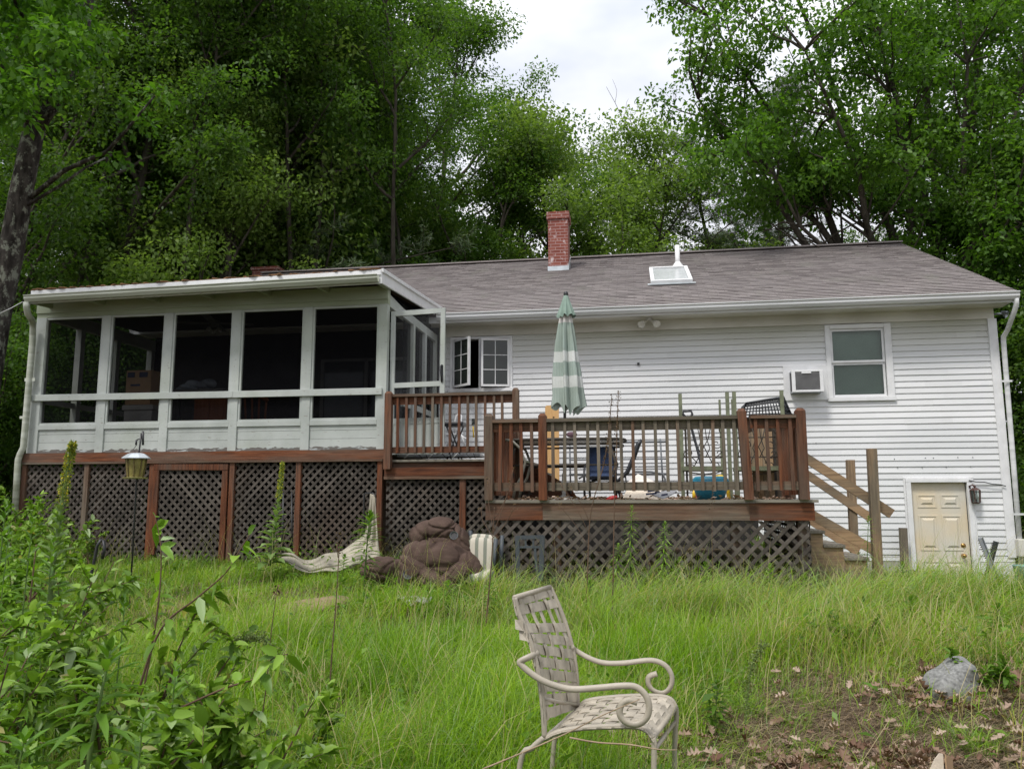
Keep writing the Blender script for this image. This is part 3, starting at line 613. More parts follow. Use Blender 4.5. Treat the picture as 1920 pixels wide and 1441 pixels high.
# air conditioner
x0, x1, z0, z1 = rect(1485, 694, 1544, 734, WY-0.28)
ac = thing('air_conditioner', 'white box air conditioner with grey grille sticking out of the wall left of the window', 'air conditioner', ((x0+x1)/2, WY-0.28, z0))
m = MB(); m.box(x0, x1, WY-0.26, WY+0.1, z0, z1); m.build('casing', M['steel'], ac, bevel=0.006)
m = MB(); f = WY-0.29; t = 0.045
m.box(x0-0.012, x0+t, f, f+0.028, z0, z1); m.box(x1-t, x1+0.012, f, f+0.028, z0, z1); m.box(x0+t, x1-t, f, f+0.028, z0, z0+0.035); m.box(x0+t, x1-t, f, f+0.028, z1-0.03, z1); m.box((x0+x1)/2-0.09, (x0+x1)/2+0.06, f-0.004, f+0.02, z1-0.06, z1-0.031); m.build('front_frame', M['trim'], ac, bevel=0.006)
m = MB(); z = z0+0.045
while z < z1-0.04: m.add([(x0+t, f+0.006, z), (x1-t, f+0.006, z), (x1-t, f+0.02, z+0.012), (x0+t, f+0.02, z+0.012)], [(0, 1, 2, 3)]); z += 0.0145
m.box(x0+t, x1-t, f+0.022, f+0.026, z0+0.03, z1-0.03); m.build('grille', plain('grey_grille', (0.22, 0.22, 0.22), 0.5), ac)
m = MB()
for k in range(5): m.box(x0-0.004, x0-0.0005, f+0.05+k*0.03, f+0.062+k*0.03, z0+0.03, z1-0.03)
m.build('side_louvres', M['black'], ac)

# ------------------------------------------------------------------ lattice helper
def clip_poly(poly, x0, x1, z0, z1):
    def cl(p, inside, inter):
        o = []
        for i in range(len(p)):
            a, b = p[i-1], p[i]; ia, ib = inside(a), inside(b)
            if ib:
                if not ia: o.append(inter(a, b))
                o.append(b)
            elif ia: o.append(inter(a, b))
        return o
    L = lambda a, b, t: (a[0]+(b[0]-a[0])*t, a[1]+(b[1]-a[1])*t)
    for ax, v, s in ((0, x0, 1), (0, x1, -1), (1, z0, 1), (1, z1, -1)):
        if not poly: break
        poly = cl(poly, lambda p: s*(p[ax]-v) >= 0, lambda a, b: L(a, b, (v-a[ax])/(b[ax]-a[ax])))
    return poly
def lattice(mb, x0, x1, z0, z1, Y, per=0.1, w=0.038, flip=False, seed=0, plane='xz', th=0.006, tilt=1.0):
    """two layers of diagonal strips; front layer leans / (or \\ when flip)"""
    rng = random.Random(seed); H = z1-z0
    for layer in (0, 1):
        sgn = 1 if (layer == 0) != flip else -1
        hw = w/2*math.sqrt(1+tilt*tilt)/tilt*tilt if False else w/2*math.sqrt(2)
        a = x0-H-0.2
        while a < x1+H+0.2:
            j = rng.uniform(-0.003, 0.003)
            if sgn > 0: p = [(a-hw+j, z0), (a+hw+j, z0), (a+H+hw+j, z1), (a+H-hw+j, z1)]
            else: p = [(a-hw+j, z1), (a+H-hw+j, z0), (a+H+hw+j, z0), (a+hw+j, z1)]
            q = clip_poly(p, x0, x1, z0, z1)
            if len(q) >= 3: mb.prism(q, Y+layer*th, Y+layer*th+th*0.95, plane)
            a += per
# ------------------------------------------------------------------ screened porch
PY = 10.6
porch = thing('screened_porch', 'screened porch of pale green-white painted wood raised on red stained lattice skirting', 'porch', (-6.2, PY, gzf(-6.2, PY)))
PXS = [atx(68, 740, PY), atx(192, 740, PY), atx(310, 740, PY), atx(439, 740, PY), atx(574, 740, PY), atx(716, 740, PY)]
HZ = 4.20; FLZ = 2.15; RAIL = (2.905, 3.0); SILL = 2.57
def sag(x): return -0.07*max(0, min(1, (-3.4-x)/5.5))
def build_porch():
    x0, x1 = PXS[0]-0.06, PXS[-1]+0.06
    pw = 0.13
    for i, x in enumerate(PXS):
        m = MB(); w = pw if i else 0.17
        m.box(x-w/2, x+w/2, PY-0.012, PY+0.09, FLZ, HZ)
        m.build('post', M['porch'], porch, bevel=0.004)
    m = MB(); m.box(x0-0.03, x1+0.005, PY-0.002, PY+0.10, HZ+0.001, 4.46); m.box(x0-0.03, x1+0.005, PY-0.025, PY-0.003, HZ+0.07, 4.46); m.build('header_beam', M['porchhead'], porch)
    m = MB(); m.beam((x0, PY-0.03, 2.975), (PXS[3], PY-0.03, 2.958), 0.034, 0.095); m.beam((PXS[3]+0.002, PY-0.03, 2.958), (x1-0.05, PY-0.03, 2.955), 0.034, 0.095); m.build('mid_rail', M['porch'], porch, bevel=0.004)
    for i in range(5):
        a, b = PXS[i]+pw/2+0.001, PXS[i+1]-pw/2-0.001
        for nm, z0, z1 in (('upper_screen_frame', 2.955, HZ-0.002), ('lower_screen_frame', SILL, 2.954)):
            m = MB(); t = 0.028
            m.box(a, a+t, PY+0.002, PY+0.05, z0, z1); m.box(b-t, b, PY+0.002, PY+0.05, z0, z1); m.box(a+t, b-t, PY+0.002, PY+0.05, z1-t, z1); m.box(a+t, b-t, PY+0.002, PY+0.05, z0, z0+t)
            f = m.build(nm, M['porch'], porch); m = MB(); m.add([(a+t, PY+0.03, z0+t), (b-t, PY+0.03, z0+t), (b-t, PY+0.03, z1-t), (a+t, PY+0.03, z1-t)], [(0, 1, 2, 3)]); m.build('screen', M['screen'], f)
        m = MB(); m.box(a, b, PY-0.01, PY+0.06, SILL-0.075, SILL-0.001); m.build('sill', M['porch'], porch, bevel=0.004)
        m = MB(); zz = [FLZ+0.03, FLZ+0.155, FLZ+0.275, SILL-0.077]; rng = random.Random(i)
        for k in range(3): m.box(a, b, PY+0.012+0.002*(k % 2), PY+0.04, zz[k]+0.004, zz[k+1])
        m.build('knee_wall_board', M['porch'], porch)
        m = MB(); segs = 26; vs = []   # ragged peeled strip along the foot
        for k in range(segs+1):
            x = a+(b-a)*k/segs; vs.append((x, FLZ)); 
        tops = [(a+(b-a)*k/segs, FLZ+0.028+rng.random()*0.028) for k in range(segs, -1, -1)]
        m.prism([(a, FLZ), (b, FLZ)]+tops, PY+0.001, PY+0.01); m.build('peeled_base', M['peel'], porch)
    # right side: posts, screens and knee wall running back to the house
    sx = x1-0.055
    ys = [PY+0.10, PY+0.95, 11.95, 12.65, WY-0.12]
    for y in (12.0, 12.7, WY-0.10):
        m = MB(); m.box(sx-0.05, sx+0.05, y-0.05, y+0.05, FLZ, 4.25); m.build('post', M['porch'], porch)
    m = MB(); m.beam((sx, PY+0.1, 4.26), (sx, WY-0.03, 4.26), 0.09, 0.13); m.beam((sx, 11.55, 2.9), (sx, WY-0.15, 2.9), 0.05, 0.09); m.beam((sx, 11.55, 2.52), (sx, WY-0.15, 2.52), 0.05, 0.06); m.beam((sx, PY+0.1, 4.37), (sx, PY+2.0, 4.24), 0.05, 0.05); m.build('side_rail', M['porch'], porch)
    m = MB(); m.box(sx-0.02, sx+0.02, 11.55, WY-0.16, FLZ, 2.49); m.build('side_knee_wall', M['porch'], porch)
    m = MB(); m.add([(sx, 11.55, 2.55), (sx, WY-0.1, 2.55), (sx, WY-0.1, 4.2), (sx, 11.55, 4.2)], [(0, 1, 2, 3)]); m.add([(sx, PY+0.1, 4.33), (sx, WY-0.3, 4.33), (sx, WY-0.3, 4.62), (sx, PY+0.1, 4.42)], [(0, 1, 2, 3)]); m.build('side_screen', M['screen'], porch)
    # left side
    lx = x0+0.03
    for y in (PY+0.9, PY+1.8, WY-0.1):
        m = MB(); m.box(lx-0.05, lx+0.05, y-0.05, y+0.05, FLZ, HZ); m.build('post', M['porch'], porch)
    m = MB(); m.box(lx-0.04, lx+0.04, PY+0.1, WY, HZ, HZ+0.2); m.box(lx-0.02, lx+0.02, PY+0.1, WY, FLZ, 2.5); m.box(lx-0.03, lx+0.03, PY+0.1, WY, 2.91, 2.99); m.build('side_rail', M['porch'], porch)
    # floor, ceiling
    m = MB(); m.box(x0, x1-0.02, PY+0.1, WY-0.06, FLZ-0.04, FLZ-0.002); m.build('floor', M['deckboardx'], porch)
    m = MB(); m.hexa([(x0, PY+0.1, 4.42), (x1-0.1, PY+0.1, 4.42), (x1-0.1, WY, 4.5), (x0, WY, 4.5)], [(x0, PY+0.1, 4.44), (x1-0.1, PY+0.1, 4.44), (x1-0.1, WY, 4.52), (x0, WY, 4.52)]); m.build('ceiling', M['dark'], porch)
    # low slope roof with debris, drooping a little toward the left
    ra, rb = -8.72, -3.40; ya, yb = 10.14, 13.55; za, zb = 4.575, 4.83
    m = MB(); nseg = 30
    def rz(x, y): return za+(y-ya)*(zb-za)/(yb-ya)+sag(x)
    for k in range(nseg):
        xa = ra+(rb-ra)*k/nseg; xb = ra+(rb-ra)*(k+1)/nseg
        m.hexa([(xa, ya, rz(xa, ya)-0.03), (xb, ya, rz(xb, ya)-0.03), (xb, yb, rz(xb, yb)-0.03), (xa, yb, rz(xa, yb)-0.03)], [(xa, ya, rz(xa, ya)), (xb, ya, rz(xb, ya)), (xb, yb, rz(xb, yb)), (xa, yb, rz(xa, yb))])
    m.build('porch_roof', M['mat'], porch)
    m = MB(); m.beam((ra, ya-0.008, rz(ra, ya)-0.045), (rb, ya-0.008, rz(rb, ya)-0.045), 0.02, 0.07); m.beam((ra, ya+0.01, rz(ra, ya)-0.14), (rb, ya+0.01, rz(rb, ya)-0.14), 0.02, 0.12); m.build('fascia', M['trim'], porch)
    prof = [(0, 0), (0, -0.095), (-0.055, -0.095), (-0.085, -0.05), (-0.085, -0.02), (-0.10, -0.008), (-0.10, 0), (-0.09, 0), (-0.075, -0.02), (-0.075, -0.045), (-0.05, -0.087), (-0.008, -0.087), (-0.008, 0)]
    m = MB(); vs = []
    for x in (ra-0.04, rb-0.02):
        vs += [(x, ya-0.02+p[0], rz(x, ya)-0.095+p[1]) for p in prof]
    n = len(prof); m.add(vs, [tuple(range(n)), tuple(reversed(range(n, 2*n)))]+[(i, i+n, (i+1) % n+n, (i+1) % n) for i in range(n)]); m.build('gutter', M['pgutter'], porch)
    rng = random.Random(9); m = MB()   # moss and needle clumps on the roof edge
    for k in range(420):
        x = rng.uniform(ra, rb); y = ya+abs(rng.gauss(0, 0.35)); m.ell((x, y, rz(x, y)+0.002), (rng.uniform(.02, .12), rng.uniform(.03, .08), rng.uniform(.006, .028)), n=6, m=3, rot=(0, 0, rng.random()*3))
    tag_ = m.build('roof_debris', plain('needle_debris', (0.16, 0.085, 0.04), 0.95, var=0.5, scale=10), porch); tag_['kind'] = 'stuff'
    # rafter tails
    for x in [PXS[0]+0.15+i*(PXS[-1]-PXS[0]-0.1)/6 for i in range(7)]:
        m = MB(); m.beam((x, ya+0.02, rz(x, ya)-0.12), (x, PY+0.1, rz(x, PY)-0.12), 0.045, 0.14); m.build('rafter_tail', M['porchhead'], porch)
    # rake board on the right
    m = MB(); m.beam((rb+0.0, ya, rz(rb, ya)-0.10), (rb+0.0, yb-0.25, rz(rb, yb-0.25)-0.10), 0.028, 0.19); m.beam((rb+0.022, ya-0.01, rz(rb, ya)-0.018), (rb+0.022, yb-0.05, rz(rb, yb)-0.022), 0.03, 0.05); m.build('rake_board', M['trim'], porch)
    # downspout on the left corner
    K = lambda L: [at(a, b, c) for a, b, c in L]
    m = MB(); m.tube(K([(50, 566, 10.08), (50, 576, 10.09), (52, 588, 10.14), (60, 600, 10.36), (62, 610, 10.48), (61, 640, 10.5), (44, 838, 10.5), (38, 850, 10.5), (34, 862, 10.5), (33, 875, 10.5), (28, 965, 10.5)]), 0.045, 10)
    dx = at(47, 700, 10.5).x; m.box(dx+0.0, dx+0.17, PY-0.10, PY-0.09, 3.22, 3.27); m.box(dx-0.03, dx+0.13, PY-0.10, PY-0.09, 2.66, 2.70); m.build('downspout', M['pgutter'], porch)
    m = MB(); lattice(m, PY+0.02, WY, 0.35, 1.98, atx(42, 950, PY), 0.098, 0.036, False, 41, plane='yz'); m.build('lattice_panel', M['lattice'], porch)
    # red band and skirting
    g = 0.35
    m = MB(); m.box(x0-0.05, -3.42, PY-0.05, PY-0.013, 2.015, FLZ-0.002); m.build('rim_board', M['redx'], porch)
    m = MB(); m.box(x0-0.05, -3.46, PY-0.06, PY+0.02, 1.985, 2.013); m.build('ledger_strip', M['midx'], porch)
    lp = [atx(42, 950, PY), atx(160, 950, PY), atx(283, 950, PY), atx(434, 950, PY), atx(559, 950, PY), atx(712, 950, PY)]
    m = MB()
    for i, x in enumerate(lp):
        m = MB(); w = 0.075
        m.box(x-w/2, x+w/2, PY-0.035, PY+0.03, g, 1.984); m.build('skirt_post', M['redz'] if i != 1 else M['midz'], porch, bevel=0.003)
    for i in range(5):
        a, b = lp[i]+0.04, lp[i+1]-0.04; m = MB()
        if i == 2: continue
        lattice(m, a, b, g, 1.98, PY+0.002, 0.114, 0.034, False, i); m.build('lattice_panel', M['lattice'], porch)
    # access hatch, sagging, with its own frame and larger lattice
    a, b = lp[2]+0.045, lp[3]-0.05; m = MB(); zt = 1.93
    m.beam((a, PY-0.045, zt+0.0), (b, PY-0.045, zt-0.01), 0.03, 0.085); m.box(a, a+0.085, PY-0.06, PY-0.03, 0.7, zt-0.045); m.box(b-0.085, b, PY-0.06, PY-0.03, 0.45, zt-0.06)
    d = m.build('skirt_door', M['redz'], porch, bevel=0.003); m = MB(); lattice(m, a+0.03, b-0.03, 0.5, zt-0.03, PY-0.026, 0.118, 0.036, True, 7); m.build('lattice_panel', M['latgrey'], d)
    # piers under the porch, in the dark
    for x in (-8.6, -6.2, -3.8):
        m = MB(); m.box(x-0.07, x+0.07, PY+1.2, PY+1.34, 0.3, 2.1); m.build('pier', M['midz'], porch)
    # leaning screen door standing open
    h = Vector((atx(732, 700, PY+0.1), PY+0.1, 2.08)); e = at(834, 700, PY-0.01); wd = math.hypot(e.x-h.x, e.y-h.y); az = math.atan2(e.y-h.y, e.x-h.x); Hd = 2.03
    m = MB(); t = 0.065
    m.box(0, t, -0.015, 0.015, 0, Hd); m.box(wd-t, wd, -0.015, 0.015, 0, Hd); m.box(t, wd-t, -0.015, 0.015, Hd-0.07, Hd); m.box(t, wd-t, -0.016, 0.016, 0.93, 1.0); m.box(t, wd-t, -0.015, 0.015, 0.42, 0.50); m.box(t, wd-t, -0.015, 0.015, 0, 0.06)
    m.box(t, wd-t, -0.008, 0.008, 0.06, 0.42)
    d = m.build('screen_door', M['porch'], porch, world=False); d.location = (h.x-porch.location.x, h.y-PY, h.z-porch.location.z); d.rotation_euler = (0, 0, az)
    for z0, z1 in ((0.5, 0.93), (1.0, Hd-0.07)):
        m = MB(); m.add([(t, 0, z0), (wd-t, 0, z0), (wd-t, 0, z1), (t, 0, z1)], [(0, 1, 2, 3)]); m.build('door_screen', M['screen_d'], d, world=False)
    m = MB(); m.tube([(wd-0.035, -0.02, 1.22), (wd-0.045, -0.06, 1.19), (wd-0.03, -0.065, 1.06), (wd-0.035, -0.02, 0.98)], 0.011, 8); m.box(wd-0.055, wd-0.02, -0.022, -0.015, 1.0, 1.22); m.build('door_handle', M['black'], d, world=False)
m_ = NT('thin_screen'); tr_ = m_.new('ShaderNodeBsdfTransparent'); ms_ = m_.new('ShaderNodeMixShader'); ms_.inputs[0].default_value = 0.24
m_.base((0.05, 0.052, 0.056)).set(0.6, spec=0.3); m_.l.new(tr_.outputs[0], ms_.inputs[1]); m_.l.new(m_.p.outputs[0], ms_.inputs[2]); m_.l.new(ms_.outputs[0], m_.n['Material Output'].inputs[0]); M['screen_d'] = m_.mat
build_porch()

# things inside the porch
a = at(238, 696, 11.2); b = at(291, 696, 11.2)
bx = thing('cardboard_box', 'tall brown cardboard box seen through the porch screen in the second bay', 'box', ((a.x+b.x)/2, 11.3, FLZ))
zt = atz(262, 694, 11.2); zl = atz(262, 758, 11.2)
m = MB(); m.box(a.x, b.x-0.06, 11.2, 11.55, zl, zt); m.build('carton', M['carton'], bx)
m = MB()
for q0, q1 in ((0.02, 0.14), (0.22, 0.36)): m.box(a.x+q0, a.x+q1, 11.194, 11.199, zt-0.11, zt-0.03)
m.box(a.x+0.08, a.x+0.24, 11.194, 11.199, zt-0.245, zt-0.215); m.box(a.x+0.06, a.x+0.30, 11.194, 11.199, zt-0.36, zt-0.345)
m.build('printing', M['ink'], bx)
for (z0, z1, mt, nm) in ((FLZ, zl-0.04, 'intwall', 'storage_bin'),):
    t_ = thing(nm, 'pale storage bin on the porch floor under the brown cardboard box', 'bin', ((a.x+b.x)/2, 11.3, FLZ)); m = MB(); m.hexa([(a.x+0.03, 11.2, z0), (b.x-0.03, 11.2, z0), (b.x-0.03, 11.5, z0), (a.x+0.03, 11.5, z0)], [(a.x, 11.18, z1-0.05), (b.x, 11.18, z1-0.05), (b.x, 11.52, z1-0.05), (a.x, 11.52, z1-0.05)]); m.build('tub', M['concrete'], t_, bevel=0.01)
    m = MB(); m.box(a.x-0.02, b.x+0.02, 11.16, 11.54, z1-0.048, z1+0.03); m.build('lid', M['concrete'], t_, bevel=0.01)
a = at(365, 745, 11.1); b = at(424, 745, 11.1)
cb = thing('wooden_cabinet', 'reddish brown wooden cabinet behind the lower screen of the middle porch bay', 'cabinet', ((a.x+b.x)/2, 11.3, FLZ)); zt = atz(390, 738, 11.1)
m = MB(); m.box(a.x, b.x, 11.1, 11.5, FLZ+0.05, zt-0.03); m.build('body', M['cabinet'], cb, bevel=0.005); m = MB(); m.box(a.x-0.02, b.x+0.02, 11.08, 11.52, zt-0.029, zt); m.build('top', M['cabinet'], cb)
m = MB(); m.box(a.x+0.03, (a.x+b.x)/2-0.005, 11.085, 11.099, FLZ+0.1, zt-0.07); m.box((a.x+b.x)/2+0.005, b.x-0.03, 11.085, 11.099, FLZ+0.1, zt-0.07); m.build('door', M['cabinet'], cb)
a = at(335, 728, 11.5); tb = thing('folding_table', 'low table under the heap of laundry inside the middle porch bay', 'table', (a.x+0.2, 11.6, FLZ)); zt = atz(380, 728, 11.5)
m = MB(); m.box(a.x-0.1, a.x+0.75, 11.53, 12.1, zt-0.04, zt); m.build('table_top', M['intwall'], tb)
for dx, dy in ((-.05, .06), (.7, .06), (-.05, .5), (.7, .5)): m = MB(); m.box(a.x+dx-0.02, a.x+dx+0.02, 11.53+dy, 11.57+dy, FLZ, zt-0.041); m.build('leg', M['black'], tb)
m = MB()
for k, (px, py, rx, rz_) in enumerate(((350, 725, .16, .06), (365, 719, .14, .07), (378, 722, .15, .07), (388, 718, .11, .07), (342, 729, .1, .05))):
    c = at(px, py, 11.7); m.ell((c.x, 11.7+0.02*k, c.z), (rx, .12, rz_), bump=0.5, seed=k, n=18, m=10)
o = m.build('laundry_pile', plain('laundry', (0.30, 0.34, 0.38), 0.9, var=0.5, scale=5), None); tag(o, 'rumpled grey and blue laundry heaped on the table behind the middle porch screen', 'laundry')
fn = thing('ceiling_fan', 'dim ceiling fan under the porch ceiling in the middle bay', 'ceiling fan', tuple(at(402, 606, 12.0)))
c = at(402, 606, 12.0); m = MB(); m.lathe([(0, 0.05), (0.09, 0.04), (0.1, -0.03), (0.04, -0.07), (0, -0.08)], c, n=16); m.tube([c+Vector((0, 0, .04)), Vector((c.x, c.y, 4.45))], 0.015); m.build('motor', M['intwall'], fn)
for k in range(4):
    t = k*math.pi/2+0.3; d = Vector((math.cos(t), math.sin(t), 0)); m = MB(); m.beam(c+d*0.1, c+d*0.62, 0.13, 0.012); m.build('blade', M['intwall'], fn)
for k in range(3):
    t = k*2.1; m = MB(); m.ell(c+Vector((math.cos(t)*0.09, math.sin(t)*0.09, -0.12)), (0.045, 0.045, 0.05), n=10, m=7); m.build('lamp_shade', M['concrete'], fn)
wc = thing('wooden_chair', 'brown wooden chair back behind the lower screen of the fourth porch bay', 'chair', (at(475, 770, 11.4).x, 11.5, FLZ)); c = at(475, 745, 11.4)
m = MB()
for k in range(5): x = c.x-0.2+k*0.1; m.tube([(x, 11.4, FLZ+0.45), (x+0.02*(k-2), 11.36, c.z)], 0.016, 8)
m.tube([(c.x-0.26, 11.36, c.z-0.06), (c.x-0.12, 11.34, c.z+0.02), (c.x+0.12, 11.34, c.z+0.02), (c.x+0.26, 11.36, c.z-0.06)], 0.03, 8); m.build('backrest', M['cabinet'], wc)
m = MB(); m.box(c.x-0.23, c.x+0.23, 11.4, 11.82, FLZ+0.42, FLZ+0.46); m.build('seat', M['cabinet'], wc, bevel=0.01)
for dx in (-.2, .2):
    for dy in (.03, .38): m = MB(); m.tube([(c.x+dx, 11.4+dy, FLZ), (c.x+dx*0.9, 11.4+dy, FLZ+0.42)], 0.018, 8); m.build('leg', M['cabinet'], wc)
# sliding door in the house wall inside the porch
x0, x1 = -5.6, -3.9
m = MB()
for a in (x0, (x0+x1)/2-0.03, x1-0.06): m.box(a, a+0.06, WY-0.06, WY-0.025, 2.1, 3.95)
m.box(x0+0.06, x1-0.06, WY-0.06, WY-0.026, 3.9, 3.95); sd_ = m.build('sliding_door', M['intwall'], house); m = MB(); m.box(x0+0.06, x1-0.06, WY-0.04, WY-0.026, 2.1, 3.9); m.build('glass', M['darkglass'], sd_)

# ------------------------------------------------------------------ rails helper
def cap_post(m, x, y, z0, z1, w=0.09, lean=0.0):
    h = w/2; zt = z1-0.03
    m.hexa([(x-h, y-h, z0), (x+h, y-h, z0), (x+h, y+h, z0), (x-h, y+h, z0)], [(x-h+lean, y-h, zt), (x+h+lean, y-h, zt), (x+h+lean, y+h, zt), (x-h+lean, y+h, zt)])
    x += lean; g = h*0.55
    m.hexa([(x-h, y-h, zt), (x+h, y-h, zt), (x+h, y+h, zt), (x-h, y+h, zt)], [(x-g, y-g, z1), (x+g, y-g, z1), (x+g, y+g, z1), (x-g, y+g, z1)])
def baluster(parent, x, y, z0, z1, mat, w=0.033, lean=0.0):
    m = MB(); m.hexa([(x-w/2, y-w/2, z0-0.0), (x+w/2, y-w/2, z0), (x+w/2, y+w/2, z0), (x-w/2, y+w/2, z0)], [(x-w/2+lean, y-w/2, z1), (x+w/2+lean, y-w/2, z1), (x+w/2+lean, y+w/2, z1), (x-w/2+lean, y+w/2, z1)])
    return m.build('baluster', mat, parent)
# upper landing
LZ = 2.0; LX0 = -3.42; LX1 = atx(975, 850, 10.55); LY = 10.55
land = thing('deck_landing', 'upper deck landing with red stained railing beside the open screen door', 'deck', ((LX0+LX1)/2, LY, gzf(-2.5, LY)))
def build_landing():
    m = MB(); y = LY-0.03; k = 0
    while y < WY-0.1: m.box(LX0-0.02, LX1+0.03, y, y+0.135, LZ-0.03, LZ); y += 0.14
    m.build('deck_boards', M['deckboardx'], land)
    m = MB(); m.box(LX0+0.1, LX1, LY+0.02, LY+0.06, 1.84, LZ-0.031); m.build('rim_board', M['redx'], land)
    m = MB(); m.box(LX0, LX1, LY-0.04, LY-0.005, 1.78, 1.895); m.build('beam', M['redx'], land)
    m = MB(); m.box(LX0, LX1, LY-0.06, LY-0.0, 1.735, 1.775); m.build('ledger_strip', M['midx'], land)
    m = MB(); lattice(m, LX0+0.02, atx(868, 950, LY)-0.04, 0.35, 1.73, LY+0.0, 0.114, 0.034, False, 21); m.build('lattice_panel', M['lattice'], land)
    m = MB(); lattice(m, atx(868, 950, LY)+0.04, LX1+0.15, 0.35, 1.73, LY+0.0, 0.114, 0.034, False, 22); m.build('lattice_panel', M['lattice'], land)
    m = MB(); x = atx(868, 950, LY); m.box(x-0.04, x+0.04, LY-0.035, LY+0.03, 0.35, 1.733); m.build('skirt_post', M['redz'], land)
    pl, pr = at(728, 860, LY-0.07), at(968, 850, LY-0.07)
    m = MB(); cap_post(m, pl.x, LY-0.09, LZ-0.13, atz(728, 734, LY-0.09), 0.095); m.build('post', M['redz'], land)
    m = MB(); cap_post(m, pr.x, LY-0.09, 1.3, atz(968, 727, LY-0.09), 0.085); m.build('post', M['midz'], land)
    y = LY-0.06; zt = atz(850, 737, y)
    m = MB(); m.box(pl.x+0.05, pr.x-0.045, y-0.05, y+0.07, zt-0.035, zt); m.build('top_rail', M['midx'], land)
    m = MB(); m.box(pl.x+0.05, pr.x-0.045, y+0.0, y+0.035, zt-0.14, zt-0.037); m.build('upper_rail', M['redx'], land)
    zb = atz(850, 842, y); m = MB(); m.box(pl.x+0.05, pr.x-0.045, y+0.0, y+0.035, zb-0.045, zb+0.04); m.build('bottom_rail', M['redx'], land)
    rng = random.Random(4)
    for i in range(13):
        px = 746+16.35*i; x = atx(px, 800, y-0.018); baluster(land, x, y-0.018, zb-0.04, zt-0.037, M['redz'] if rng.random() < 0.55 else M['midz'], lean=rng.uniform(-0.006, 0.006))
build_landing()

